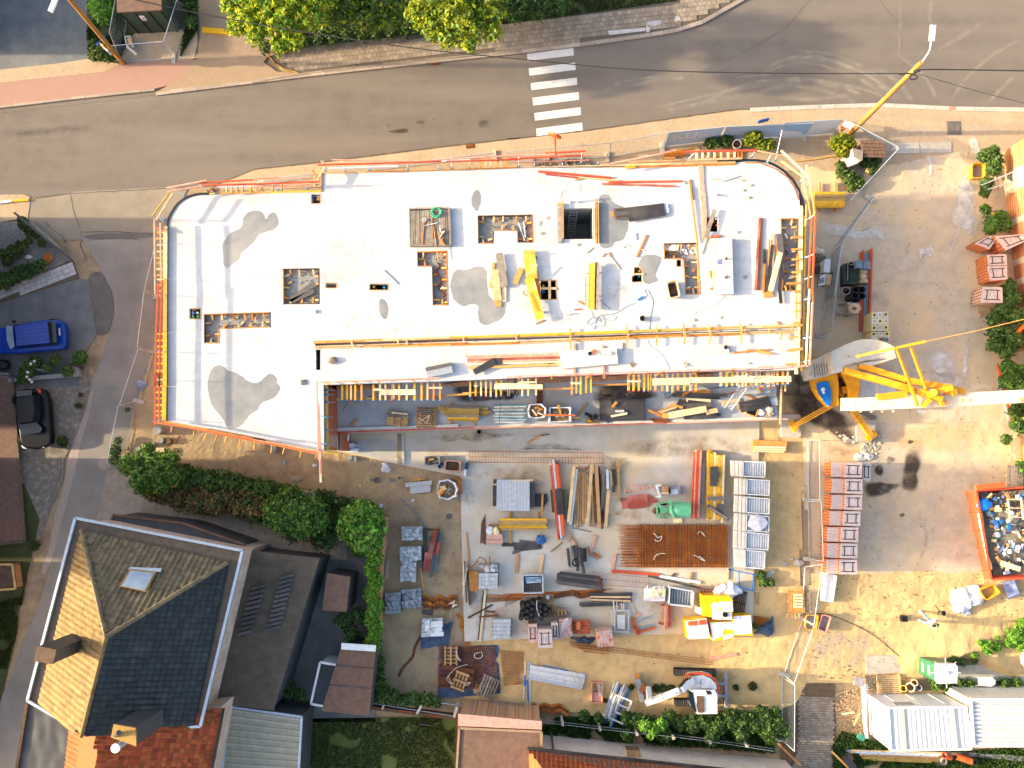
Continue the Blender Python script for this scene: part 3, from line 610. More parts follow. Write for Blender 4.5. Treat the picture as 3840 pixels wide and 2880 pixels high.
pave(cb,D4_('330,1060 640,1050 650,1300 640,1659 600,1900 200,1900 320,1500'),.015,-2,.19,.14,.022,'paver_grey',.05,'cobblestone',seed=9,tilt=.008)
for s in('1100,1190 1340,1185 1345,1272 1110,1275','1350,1185 1605,1180 1608,1268 1352,1272'):
 o=st_('entrance_slab',sheet(A4_(s),.055,.05),'ws')
for t,s,m in(('b4','1640,0 1800,0 1830,200 1840,440 1750,430 1700,300 1640,460 1590,580 1590,500 1690,340 1600,330 1640,150','dust_white'),('b4','490,310 700,310 880,380 1000,330 1170,420 1100,470 940,440 700,450 500,370','dust_white'),('b4','1330,500 1480,460 1470,640 1370,560 1330,640','dust_white'),('b4','1210,460 1270,460 1260,560 1210,560','dust_soft'),('b4','1340,1400 1500,1300 1640,1420 1690,1659 1560,1659','dust_white'),('b4','860,1500 1300,1560 1250,1659 860,1659','dust_white'),('c4','860,30 1000,60 1200,120 1000,190 860,200','dust_white'),('c4','1400,0 1700,0 1700,130 1500,100','dust_white'),('b4','1700,1300 1740,1330 1740,1600 1700,1590','dust_white'),('a4','1630,1480 1750,1440 1840,1659 1640,1659','dust_white'),('a4','1390,1290 1470,1290 1440,1520 1400,1500','dust_white'),('a4','1740,1150 1850,1150 1840,1300 1780,1290','dust_white'),('c4','980,480 1400,420 1900,300 2060,640 1400,680 1050,600','golden_soft'),('c4','900,950 1400,900 1800,1100 1700,1500 1000,1550','dust_soft'),('c4','540,560 860,640 840,700 540,690','mud_soft'),('d4','400,500 1000,460 1100,800 500,900 350,700','dust_soft'),('c4','1290,280 1420,280 1420,325 1290,330','dust_white'),('b4','940,860 1100,850 1100,1000 960,1000','dust_soft')):  # one entry lays a wide golden tone across the yard
 soft('dust_tone_patch',WP(t,s),.075 if t in 'c4b4' else .06,m,.35,rnd.random()*50,1.1)
for i,(t,s)in enumerate((('c4','1240,620 1360,640 1330,800 1310,860 1340,930 1310,980 1200,970 1170,900 1210,800'),('c4','880,880 1000,900 1180,900 1180,960 1060,1020 880,1040'),('c4','1060,670 1150,700 1120,740 1070,760'),('c4','960,760 1040,760 1040,850 960,860'),('c4','1160,1160 1210,1160 1200,1200 1160,1195'),('c4','200,130 440,60 560,150 640,300 820,420 860,600 760,640 560,480 400,420 250,320'),('b4','280,1540 460,1560 480,1659 290,1659'),('c4','1240,540 1290,540 1290,580 1240,590'))):
 soft('damp_patch',WP(t,s),.082,'damp',.25,i*3,1.2)
for s in('1300,0 1320,120 1290,260','1350,0 1330,200 1360,300','1480,60 1400,180 1370,300','1580,0 1590,300 1600,460','1200,100 1260,220','1240,420 1500,420 1850,430','1540,300 1650,300','1150,400 1250,400'):
 streak('wheel_rut',D4_(s,.09),.12,.10,'mud_soft')
for s in('1330,1180 1420,1350 1340,1560','1480,1100 1450,1350','1250,120 1270,380','1780,330 1790,500','1830,420 1900,600'):
 streak('wheel_rut',C4_(s,.06),.14,.085,'mud_soft')
def scatter(name,poly,n,r0,r1,m,z=.03,seed=0):
 g=random.Random(seed);mb=MB();xs=[p[0]for p in poly];ys=[p[1]for p in poly];k=0
 while k<n:
  x,y=g.uniform(min(xs),max(xs)),g.uniform(min(ys),max(ys))
  if inpoly(x,y,poly):
   r=g.uniform(r0,r1)*g.uniform(.5,1);a=g.uniform(0,6)
   mb.cy((x,y,z-r*.3),(x+g.uniform(-r,r)*.3,y+g.uniform(-r,r)*.3,z+r*.7),r,5,r*.5);k+=1
 o=OB(name,mb,m);o['kind']='stuff';return o
scatter('loose_stones',left_dirt,1300,.02,.06,'rubble',.03,1);scatter('loose_stones',sand,1100,.02,.06,'rubble',.04,2)
scatter('loose_stones',yard,1500,.02,.055,'rubble',.03,3);scatter('loose_stones',sand2,700,.02,.07,'rubble',.06,4)
scatter('gravel_chips',C4_('0,520 100,420 110,700 60,1000 0,1000'),350,.02,.05,'rubble',.03,5)
scatter('gravel_chips',C4_('860,560 1020,470 1040,560 960,720 860,700'),260,.03,.1,'ws',.05,6)
scatter('gravel_chips',D4_('640,1040 830,1000 880,1380 760,1420 650,1300'),500,.02,.06,'mi',.05,8)
scatter('gravel_chips',D4_('890,890 1020,880 1020,1040 900,1030'),400,.02,.05,'rubble',.05,9)
# === BUILDING UNDER CONSTRUCTION
ZS,ZP,ZT=5.7,2.8,.15
bld=th('concrete_building','long white concrete upper floor slab with rounded corners and open holes, filling the middle','building',(0,0,0))
OUT=P('f','630,851 632,826 647,794 668,765 704,740 744,727 786,725 1205,719 1208,650 1950,628 2352,629 2759,609 2840,602 2880,608 2908,619 2935,632 2957,648 2975,670 2987,695 2995,722 2999,752 2994,1000 2986,1387 2600,1394 2200,1405 1650,1430 1213,1443 1215,1692 920,1632 628,1579')
OUTW=[W(a,b,ZS)for a,b in OUT]
deep=['f 1168,729 1200,729 1200,762 1168,762','f 1221,1062 1261,1062 1261,1079 1221,1079','b2 965,808 1115,808 1115,855 965,855','b3 478,182 714,175 716,434 462,436 462,200','b3 282,780 408,775 412,932 286,936','b3 1060,670 1123,668 1125,788 1042,790 1040,742 1060,740','b3 1412,606 1448,605 1450,660 1412,662','b3 1662,252 1755,250 1755,375 1668,372','b1 1572,1012 1660,1012 1660,1094 1572,1094','b2 517,1352 556,1352 556,1520 518,1520']
shal=['b2 243,680 546,676 549,974 245,977','b2 1359,538 1606,530 1618,984 1488,985 1480,664 1361,663','f 1791,808 1997,804 1999,910 1940,910 1938,866 1852,866 1850,914 1793,914','b3 1299,470 1582,463 1610,893 1482,895 1462,600 1304,600','b4 190,262 342,263 335,500 325,865 205,866 215,560 192,400','b1 1691,1056 2244,1040 2244,1168 1823,1182 1820,1300 1692,1300','f 1182,1290 1600,1277 2200,1259 2820,1240 2980,1236 2980,1243 2200,1266 1600,1284 1182,1297']
def hp(s):t,r=s.split(' ',1);return WP(t,r,ZS)
dh=[hp(s)for s in deep];sh=[hp(s)for s in shal]
OB('upper_slab',slab_mb(OUTW,dh+sh,ZS,ZS-.2),'slab',bld)
OB('precast_floor_plate',slab_mb([W(a,b,ZS)for a,b in OUT],dh,ZS-.203,ZS-.32),'pe',bld)
def inset(pts,d):
 c=sum((V(p)for p in pts),V())/len(pts);out=[]
 for i,p in enumerate(pts):
  a=(V(pts[i])-V(pts[i-1])).normalized();b=(V(pts[(i+1)%len(pts)])-V(pts[i])).normalized()
  n=V((a.y+b.y,-a.x-b.x,0)).normalized();ar=1
  out.append(V(p)+n*d)
 return out
ar=sum(OUTW[i].x*OUTW[(i+1)%len(OUTW)].y-OUTW[(i+1)%len(OUTW)].x*OUTW[i].y for i in range(len(OUTW)))
ins=inset(OUTW,-.3 if ar>0 else .3);ins2=inset(OUTW,-.55 if ar>0 else .55)
OB('outer_wall',slab_mb(ins,[ins2],ZS-.33,.0),'ps',bld)
OB('lower_floor',slab_mb(ins2,[],ZP-.05,ZP-.3),'pe',bld)
bx0=W(1215,1445,ZS);bx1=W(1215,1690,ZS)
OB('brick_facade',Pr([bx0+V((-.02,0,-.34)),bx0+V((.06,0,-.34)),bx1+V((.06,.06,-.34)),bx1+V((-.02,.06,-.34))],ZS-.34-.05),'brick_wall',bld)
fm=MB()
for a,b in zip(C2_('583,95 590,640',ZS),C2_('583,95 590,640',ZS)[1:]):fm.bm(a+V((.1,0,-.3)),b+V((.1,0,-.3)),.16,.2)
OB('edge_board',fm,'wu',bld)
for i,s in enumerate(('b1 2212,280 2170,215 2120,195 2060,215 2015,260 2005,340 1900,385 1850,460 1838,590 1890,690 1990,600 2020,520 2100,480 2130,400 2212,370 2290,350 2320,290 2290,220 2240,210','b1 1840,1480 1760,1500 1715,1600 1740,1800 1850,1920 1880,2010 2000,1990 2040,1920 2120,1880 2160,1790 2240,1780 2330,1700 2330,1640 2200,1600 2100,1640 2000,1560 1900,1530','b2 130,1550 80,1590 60,1630 90,1680 150,1690 200,1640 190,1570','b2 1635,690 1800,690 1850,665 1920,668 1940,760 1930,880 1990,960 2095,980 2080,1080 2000,1140 1900,1150 1865,1080 1870,990 1800,970 1740,1000 1640,930','b2 1850,20 1815,50 1812,130 1830,180 1850,210 1870,190 1885,100 1870,30','b2 1040,930 1095,932 1120,980 1105,1060 1090,1100 1060,1080 1040,1000','b3 760,85 800,62 850,70 870,120 980,165 1000,230 998,380 960,440 890,470 880,510 820,522 760,490 765,300','b3 1100,620 1130,570 1290,565 1285,620 1240,680 1230,730 1265,770 1250,790 1140,820 1130,700 1085,670','b3 265,320 290,280 315,300 290,330','b3 330,265 360,242 370,262 345,282','b3 1950,740 1990,728 2010,750 1980,780')):
 t,r=s.split(' ',1);OB('wet_patch',blot(WP(t,r,ZS),ZS+.003+i*.0006,.10,i*3.1),'wet_slab',bld)
softmat('slab_stain','969797',.35,1.3)
for i,s in enumerate(('b2 100,700 900,300 1200,500 600,1000','b2 700,1000 1400,1100 1300,1250 600,1240','b3 0,900 500,1000 900,1150 100,1180','b3 700,560 1000,600 1050,1000 800,960','b4 -400,1200 300,1250 300,1450 -500,1420','a3 100,1420 900,1560 1400,1650 200,1650')):
 t,r=s.split(' ',1);soft('slab_stain',WP(t,r,ZS),ZS+.0015+i*.0001,'slab_stain',.6,i,1.2)
for s in('b1 1590,780 2212,770','b1 1600,340 1600,1659','b1 1700,265 2212,262','b2 1470,985 1475,1300','b2 0,1240 500,1230','b2 595,420 600,780','b3 0,1140 900,1120','b2 1045,260 1045,460'):
 t,r=s.split(' ',1);a,b=WP(t,r,ZS);u=(b-a).normalized();u=V((-u.y,u.x,0))*.008
 OB('slab_joint',MB().add([a-u+UP(.002),b-u+UP(.002),b+u+UP(.002),a+u+UP(.002)],[(0,1,2,3)]),'ws',bld)
def recess(s,boards=True,nw=16,seed=0,m='wf'):
 poly=hp(s);g=random.Random(seed);n=len(poly);ar=sum(poly[i].x*poly[(i+1)%n].y-poly[(i+1)%n].x*poly[i].y for i in range(n))
 if ar<0:poly=poly[::-1]
 zf=ZS-.2
 for i in range(n):
  a,b=poly[i],poly[(i+1)%n];d=(b-a).normalized();nn=V((-d.y,d.x,0));L=(b-a).length
  if L<.15:continue
  p,q=a+nn*.03+d*.01,b+nn*.03-d*.01
  OB('formwork_board',Bm(V((p.x,p.y,zf+.01)),V((q.x,q.y,zf+.01)),.04,.205),g.choice(['wf','wo','wa']),bld)
  k=int(L/.62)
  for j in range(k):
   t=(j+.5+g.uniform(-.2,.2))/k;c=a+(b-a)*t+nn*.055
   e=c+nn*g.uniform(.22,.36)+d*g.uniform(-.05,.05)
   OB('brace_block',Bm(V((c.x,c.y,zf+.12)),V((e.x,e.y,zf+.02)),.09,.05),g.choice([m,'wa','wb']),bld)
 xs=[p.x for p in poly];ys=[p.y for p in poly];mb=MB();c=0
 while c<nw*6:
  x,y=g.uniform(min(xs),max(xs)),g.uniform(min(ys),max(ys));c+=1
  if inpoly(x,y,poly):r=g.uniform(.015,.06);mb.cy((x,y,zf),(x+.01,y,zf+r),r,5,r*.6)
 if mb.v:OB('rubble',mb,'rubble',bld,kind='stuff')
 for k in range(nw//3):
  x,y=g.uniform(min(xs)+.3,max(xs)-.3),g.uniform(min(ys)+.2,max(ys)-.2)
  if inpoly(x,y,poly):
   a=g.uniform(0,3.1);l=g.uniform(.15,.4);dd=V((math.cos(a),math.sin(a),0))*l/2
   OB('offcut',Bm(V((x,y,zf+.05))-dd,V((x,y,zf+.07))+dd,g.uniform(.05,.1),.03),g.choice(['wa','wb','pm','wo','wf']),bld)
for i,s in enumerate(shal[:6]):recess(s,seed=i,nw=(20,14,16,22,16,20)[i])
for t,r,m in(('b2','300,945 515,800 45','wq'),('b2','300,960 505,865 40','wq'),('b3','95,295 150,450 9','alu'),('b3','140,290 155,420 9','alu'),('b3','1590,560 1590,885 18','wood'),('b3','1305,545 1440,560 30','wo')):
 q=r.split();a,b=WP(t,q[0]+' '+q[1],ZS-.1);OB('loose_board',Bm(a,b,mw(t,float(q[2]),ZS),.03),m,bld)
OB('liner_sheet',Cr(B3_('1308,478 1440,475 1420,530 1312,535',ZS-.12),.03,amp=.02),'pm',bld)
mb=MB();g=random.Random(4)
for k in range(70):p=B3_([(g.uniform(1440,1580),g.uniform(470,560))],ZS-.2)[0];mb.blob(p,[g.uniform(.03,.07)]*3,k,sub=1)
OB('broken_concrete',mb,'ww',bld,kind='stuff')
def zig(path,w,h,z):mb=MB();mb.tb(path,w,5);return mb
OB('corrugated_former',Tb(B2_('1528,630 1545,660 1518,700 1540,745 1560,790 1530,835 1560,870 1580,890 1570,920',ZS-.15),.05,6),'wt',bld)
def risers(lst,label,c,t='b3'):
 r=th('pipe_riser_group',label,'pipes',WP(t,c,ZS-2.8)[0])
 for x,y,rad,m,cm in lst:
  p=WP(t,[(x,y)],ZS-.15)[0];OB('riser_pipe',Cy(p-UP(2.6),p,rad*.9,12),m,r)
  OB('cap',La(p,[(rad,0),(rad,.03),(rad*.8,.045)],14),cm,r)
risers([(500,78,.075,'mn','w4'),(538,103,.07,'wc','pc'),(520,90,.06,'mn','mn')],'blue and white drain pipes with caps in the small hole at the top left','517,100','b2')
risers([(1000,832,.075,'ochre','pc'),(1086,836,.08,'wz','w4')],'yellow capped and blue capped pipes in the narrow slot in mid slab','1040,832','b2')
risers([(305,823,.07,'ochre','pc'),(303,870,.085,'teal','w4')],'yellow capped and blue capped pipes in the hole with a timber cross','305,845')
risers([(1100,702,.075,'teal','pc'),(1098,742,.07,'teal','w4'),(1075,690,.05,'teal','teal')],'green pipes with yellow and blue caps in the small stepped hole','1090,720')
risers([(1735,268,.05,'wj','wc'),(1718,290,.06,'wj','wj'),(1740,320,.05,'wj','wj')],'orange and white capped pipes in the hole beside the grey plank','1730,300')
risers([(1603,1047,.085,'w9','w4'),(1637,1047,.075,'w9','wc'),(1602,1078,.07,'w9','w9'),(1640,1078,.07,'w9','w9'),(1617,1025,.05,'wj','wj')],'green pipes with blue and white caps in the left-hand hole','1615,1050','b1')
def htr(s,m='wa',w=.035,h=.06,z=ZS+.002):
 poly=hp(s);n=len(poly);ar=sum(poly[i].x*poly[(i+1)%n].y-poly[(i+1)%n].x*poly[i].y for i in range(n))
 if ar>0:poly=poly[::-1]
 for i in range(n):
  a,b=poly[i],poly[(i+1)%n];d=(b-a).normalized();nn=V((-d.y,d.x,0));p=a+nn*w*.6;q=b+nn*w*.6
  OB('hole_trim',Bm(p+UP(.002-.05),q+UP(.002-.05),w,h),m,bld)
for i in(0,1,2,4,5,6,8):htr(deep[i])
pk(bld,'b3',['355,778 357,934 22','284,845 412,845 20','1053,727 1140,727 16'],ZS+.0,'wb',.05,'cross_timber')
pk(bld,'b2',['520,1385 555,1385 8','520,1420 555,1420 8','520,1460 555,1460 8','520,1495 555,1495 8'],ZS-.3,'wo',.05,'cross_timber')
pk(bld,'b3',['437,140 440,468 38','744,132 748,470 26'],ZS,'wn',.12,'shutter_panel')
pk(bld,'b3',['466,112 468,430 10','742,100 745,470 8','722,180 718,430 8','758,132 762,470 8','425,150 475,148 14'],ZS+.12,'wa',.05,'shutter_board')
OB('stair_shaft_wall',slab_mb([W(*p,ZS)+UP(0)for p in P('b3','440,150 745,145 748,470 435,472')],[hp(deep[3])],ZS-.325,.1),'pe',bld)
def ladder(label,p,q,w,m,n,group=None,rail=.03):
 p=V(p);q=V(q);d=(q-p);u=V((-d.y,d.x,0)).normalized()*w/2;r=th('ladder',label,'ladder',p,group)
 if d.xy.length<.1:u=V((w/2,0,0))
 for s in(-1,1):OB('rail',Bm(p+u*s,q+u*s,rail,.06),m,r)
 for i in range(n):c=p+d*((i+.5)/n);OB('rung',Cy(c-u,c+u,.016,6),m,r)
 return r
ladder('aluminium ladder rising out of the dark stair opening',B3_('533,425',2.9)[0],B3_('565,62',6.3)[0],.42,'alu',16)
ladder('bent pale aluminium ladder leaning from the courtyard floor to the slab edge',Z2_('575,805',ZP+.1)[0],Z2_('960,245',ZS-.1)[0],.42,'alu',15)
sl_=th('shuttering_line','long timber shuttering channel with cross battens running across the lower slab','shuttering',B2_('1200,1290',ZS)[0])
chain=P('b2','500,1300 2212,1245')+P('b3','1460,1195')+P('b4','380,1160')
ch2=P('b2','510,1338 2212,1295')+P('b3','1460,1235')+P('b4','350,1205')
def line_boards(ch,off,w,z,h,ms,L=2.6):
 pts=[W(a,b+off,z)for a,b in ch];k=0
 for a,b in zip(pts,pts[1:]):
  n=max(1,round((b-a).length/L))
  for i in range(n):
   OB('edge_board',Bm(a+(b-a)*(i/n),a+(b-a)*((i+.985)/n),w,h),ms[k%len(ms)],sl_);k+=1
line_boards(chain,0,.05,ZS,.16,['wa','wb','wa','wu','wp','wp','wu'])
line_boards(chain,-5,.10,ZS+.02,.10,['wa','wb','wp','wp','wp','wa'],3.3)
line_boards(ch2,-4,.05,ZS,.14,['wb','wa','wf','wb'])
line_boards(ch2,2,.09,ZS,.05,['wb','wa','wf'],3.9)
rb=MB();a,b=B2_('520,1320',ZS-.08)[0],B4_('330,1183',ZS-.08)[0]
for k in range(2):rb.cy(a+V((0,.03*k,0)),b+V((0,.03*k,0)),.012,4)
for i in range(120):c=a+(b-a)*i/120;rb.cy(c+V((0,-.08,0)),c+V((0,.08,0)),.008,4)
OB('rebar',rb,'wt',sl_,kind='stuff')
pk(sl_,'b2',['812,1275 825,1330 14','1197,1262 1200,1308 12','1271,1265 1273,1310 14','1742,1248 1745,1298 10','2180,1240 2182,1285 10'],ZS+.17,'wb',.04,'cross_batten')
pk(sl_,'b3',['78,1238 80,1290 10','527,1175 530,1352 14','992,1145 1008,1230 12','1010,1225 995,1328 13','1237,1147 1248,1205 10','1248,1238 1242,1318 14','1463,1135 1480,1245 14','1478,1240 1470,1310 14','1670,1135 1690,1215 12','1690,1222 1683,1302 14','1925,1128 1955,1180 12','1950,1185 1942,1295 16','1975,1175 1975,1210 10','2178,1170 2180,1210 10'],ZS+.16,'wa',.04,'cross_batten')
pk(sl_,'b4',['100,1170 100,1205 12','293,1158 294,1195 12','330,1155 375,1150 14','205,1210 188,1272 14'],ZS+.16,'wa',.04,'cross_batten')
fw=th('edge_formwork','timber edge boards and projecting joists all round the upper slab edge','formwork',(0,0,0))
def edge(t,s,w=.1,h=.28,z=ZS-.24,ms=('wa',),L=3.,out=.0,name='edge_board'):
 pts=WP(t,s,ZS);k=0
 for a,b in zip(pts,pts[1:]):
  a,b=V((a.x,a.y,z)),V((b.x,b.y,z));n=max(1,round((b-a).length/L))
  for i in range(n):
   OB(name,Bm(a+(b-a)*(i/n),a+(b-a)*((i+.99)/n),w,h),ms[k%len(ms)],fw);k+=1
edge('b1','1380,335 1375,1659',.22,.2,ZS-.06,('wb','wu','wp','wu','wp'))
edge('c1','1373,112 1368,395',.22,.2,ZS-.06,('wp',))
edge('b1','1396,335 1392,1659',.03,.1,ZS-.02,('wo',));edge('c1','1390,112 1386,400',.03,.1,ZS-.02,('wo',))
mem=MB();cp=WP('z3','345,1105 350,1060 360,1000 385,930 430,850 500,745 590,665 700,605 800,578 900,562 1045,560',ZS)
for a,b in zip(cp,cp[1:]):mem.bm(a+UP(-.25),b+UP(-.25),.12,.29)
OB('curved_membrane',mem,'membrane',fw)
mem=MB();cp=A4_('-330,1335 -100,1330 0,1332 80,1345 150,1375 220,1420 290,1490 340,1570 375,1659 392,1790',ZS)
for a,b in zip(cp,cp[1:]):mem.bm(a+UP(-.25),b+UP(-.25),.12,.32)
OB('curved_membrane',mem,'membrane',fw)
cw=A4_('-100,1350 20,1350 150,1400 250,1470 310,1560 345,1659',ZS)
for a,b in zip(cw,cw[1:]):OB('curved_board',Bm(a+UP(-.04),b+UP(-.04),.06,.06),'rust',fw)
edge('z3','1045,562 1200,560 2900,520',.08,.2,ZS-.16,('wp','wa'))
edge('a2','565,1590 570,1435 1300,1420 2212,1390',.06,.25,ZS-.2,('wf','wa'))
edge('a3','0,1388 1000,1372',.05,.2,ZS-.16,('wb',));edge('a3','1020,1352 1950,1320',.1,.12,ZS+.05,('wood','wb'))
edge('a3','1000,1372 1900,1350',.12,.1,ZS-.02,('wb','wood'));edge('a3','1000,1390 1900,1365',.08,.08,ZS-.04,('wf',))
pk(fw,'a3',['985,1388 1070,1382 26 wp'],ZS+.04,'wp',.05)
edge('b4','362,160 358,700 350,1100',.20,.05,ZS+.02,('we','wb'));edge('b4','330,560 325,1100',.12,.05,ZS+.02,('wa','we'))
edge('b4','345,700 335,1480',.14,.06,ZS+.06,('we',));edge('b4','378,170 372,900 362,1450',.09,.03,ZS-.05,('wo',));edge('b4','398,160 388,800 372,1530',.10,.12,ZS-.1,('wp','wa'))
pk(fw,'b4',['285,423 372,420 17','283,522 368,517 17','285,606 365,600 18','287,712 360,708 18','240,805 350,800 18','238,860 228,820 10','305,875 355,868 18','305,1032 360,1030 18','298,1130 355,1128 18','262,1250 335,1248 18','245,1362 375,1345 22','232,1475 325,1475 18','310,965 355,962 14','335,1148 372,1148 18'],ZS+.12,'wa',.05,'spacer_board')
pk(fw,'b4',['325,1200 322,1555 26','345,1150 340,1500 18'],ZS+.10,'we',.05,'spacer_board')
def joists(t,xs,y0,y1,w,z,ms,caps=None,vertical=True,seed=0,h=.18,jit=0):
 g=random.Random(seed)
 for i,x in enumerate(xs):
  m=ms[g.randrange(len(ms))]if len(ms)>1 else ms[0];a,b=(WP(t,[(x,y0)],z)[0],WP(t,[(x,y1+g.uniform(-jit,jit))],z)[0])if vertical else(WP(t,[(y0,x)],z)[0],WP(t,[(y1+g.uniform(-jit,jit),x)],z)[0])
  j=OB('joist',Bm(a,b,mw(t,w,z),h),m,fw)
  if caps:
   d=(b-a).normalized();OB('end_cap',Bm(b,b+d*.05,mw(t,w,z)+.01,h+.01),g.choice(caps),j if False else fw)
YW=['wb','wp','wb','wa']
joists('b1',[385,437,490,545,598,640,690,740,775,822,870,905],1400,1312,13,5.2,['wa','wb'],jit=6,vertical=False,seed=1)
joists('b1',[1225,1280,1330,1382,1412,1470,1530,1560],1400,1306,13,5.2,['wa','wp'],jit=4,vertical=False,seed=2)
joists('c1',[10,55,110,160,210,265,315,350],1385,1300,14,5.2,['wp','wa'],vertical=False,seed=3)
joists('z3',[1340,1425,1512,1600,1738,1825,1935],560,425,28,5.2,['wb','wp','wb'],seed=4)
joists('a2',[10,80,165,240],1592,1520,12,5.2,['wb'],seed=4)
joists('a2',[1797,1850,1890,1928,1966,2010,2052,2096],1400,1342,13,5.2,['wb','wp','wb'],['w7','wb'],seed=5)
joists('a3',[1572,1620,1668,1720,1775,1832,1885],1330,1262,17,5.2,['we','wb'],['w7','we'],seed=6)
joists('b4',[920,960,1018,1075,1125,1180,1225],372,415,20,5.2,['wp','wb'],vertical=False,seed=7)
joists('c2',[742,782,815,850,902,1000,1055,1100,1153,1168,1213,1275,1340,1398,1447,1498,1550],60,224,15,5.15,YW,['w7','w7','wi'],seed=8,jit=7)
joists('c2',[1800,1845,1890,1930,1970,2015,2055,2120,2172],40,190,15,5.15,YW,['w7','w7','wi'],seed=9,jit=7)
joists('c3',[15,70,128,178,243],30,188,15,5.15,YW,['w7'],seed=10,jit=7);joists('c3',[540,577,612,657,697],10,170,14,5.15,YW,['w7','wi'],seed=11,jit=7)
joists('c3',[1010,1050,1093,1137,1175,1185,1230,1287,1328,1372,1418,1470,1520,1565],5,146,16,5.15,YW,['w7','wi'],seed=12,jit=8)
joists('c3',[1775,1820,1865,1908,1952,1975,2020,2062,2110,2165,2205],-10,110,16,5.15,YW,['w7','wi'],seed=13,jit=5);joists('c4',[30,75,118,160,205,245],-30,92,16,5.15,YW,['w7'],seed=14,jit=5)
pk(fw,'c2',['1062,156 1345,156 46','1000,135 1062,135 16','1455,120 1568,120 14','1998,112 2400,112 40','1830,105 1860,105 14','2010,88 2212,88 10'],5.36,'we',.03,'walk_board')
pk(fw,'c3',['95,76 250,74 14','-60,106 190,106 40','530,83 620,83 16','1000,67 1112,67 14','1208,72 1520,64 58','1520,47 1885,42 24','1520,68 1885,66 22','1885,48 2212,48 56'],5.36,'we',.03,'walk_board')
pk(fw,'c4',['-60,50 280,46 48'],5.36,'we',.03,'walk_board')
pk(fw,'c2',['690,218 1180,205 14 wu','1180,205 1560,185 12','1740,165 2000,150 12','1560,186 1790,172 14'],4.95,'wa',.1,'ledger_beam')
pk(fw,'c3',['250,135 560,125 14','700,98 1020,92 14','0,142 250,130 10'],4.95,'wa',.1,'ledger_beam')
for t,xs,y in(('c2',(965,1240,1500,1790,2070),190),('c3',(90,600,1040,1400,1900,2180),150)):
 for i,x in enumerate(xs):
  p=WP(t,[(x,y)],4.95)[0];OB('prop',Cy((p.x,p.y,ZP),p,.035,8),'wz' if i%2 else 'wt',fw)
  OB('prop_foot',Bx((p.x,p.y,ZP+.002),(.15,.15,.012)),'wy',fw)
pk(fw,'c4',['200,80 188,425 15','232,80 230,150 12'],4.6,'wb',.05,'ledger_beam')
pk(fw,'z1',['240,142 420,190 18','715,108 890,180 22','1150,115 1250,172 18','1730,100 1820,150 20'],ZS+.22,'wa',.04,'diagonal_brace')
pk(fw,'b3',['112,1570 100,1600 12','385,1555 370,1595 13','715,1550 665,1585 14','1060,1530 1010,1570 12','1310,1530 1240,1560 14','1610,1518 1540,1552 14','1900,1508 1840,1540 14'],ZS+.22,'wa',.04,'diagonal_brace')
def rails(label,runs,posts,loc,group='guard rails round the slab edge'):
 r=th('guard_rail',label,'guard rail',loc,group)
 for t,s,z,w,m in runs:
  pts=WP(t,s,z)
  for a,b in zip(pts,pts[1:]):OB('rail',Bm(a,b,w,.09),m,r)
 for t,s,z0,z1 in posts:
  for q in s.split(' '):
   x,y,x2,y2=map(float,q.split(','));a=WP(t,[(x,y)],z0)[0];b=WP(t,[(x2,y2)],z1)[0]
   OB('post',Cy(a,b,.022,6),'wv',r);OB('bracket',Bx(a+UP(-.02),(.12,.1,.12)),'wz',r)
 return r
rails('red and pink timber rails along the left slab edge',[('b1','1285,270 1290,895',6.7,.07,'wh'),('b1','1333,305 1342,800',6.2,.07,'wh'),('b1','1316,805 1300,1200 1292,1659',6.7,.07,'wi'),('b1','1350,780 1332,1250 1325,1659',6.2,.07,'wi'),('c1','1288,0 1292,430',6.7,.07,'wi'),('c1','1325,0 1325,405',6.2,.07,'wi'),('b1','1270,322 1362,375',5.9,.06,'wj')],[('b1','1385,460,1300,470 1385,900,1292,895 1382,1370,1288,1365 1360,290,1300,240',5.6,6.7),('c1','1375,60,1290,55 1372,380,1290,400',5.6,6.7)],W(590,1200,ZS))
rails('long double red rails along the upper left slab edge by the road',[('z3','860,388 2212,305',6.7,.07,'wi'),('z3','910,428 2212,390',6.25,.07,'wi'),('z3','340,468 1000,345',6.8,.06,'wh'),('z3','335,540 950,430',6.4,.05,'wh'),('z3','1170,450 2212,438',6.,.05,'wv'),('a2','0,1497 440,1475',6.8,.05,'wh'),('a2','0,1530 550,1508',6.4,.07,'wi'),('a2','0,1555 550,1535',6.1,.05,'wh')],[('z3','1150,560,850,385 640,590,430,455 300,985,170,915',5.7,6.7),('a2','205,1580,150,1500 450,1570,385,1490',5.7,6.6)],W(800,700,ZS))
rails('two ochre timber rails angled round the rounded left corner',[('z3','370,555 95,935',6.7,.07,'wu'),('z3','440,560 165,1000',6.3,.07,'wb')],[],W(590,760,ZS))
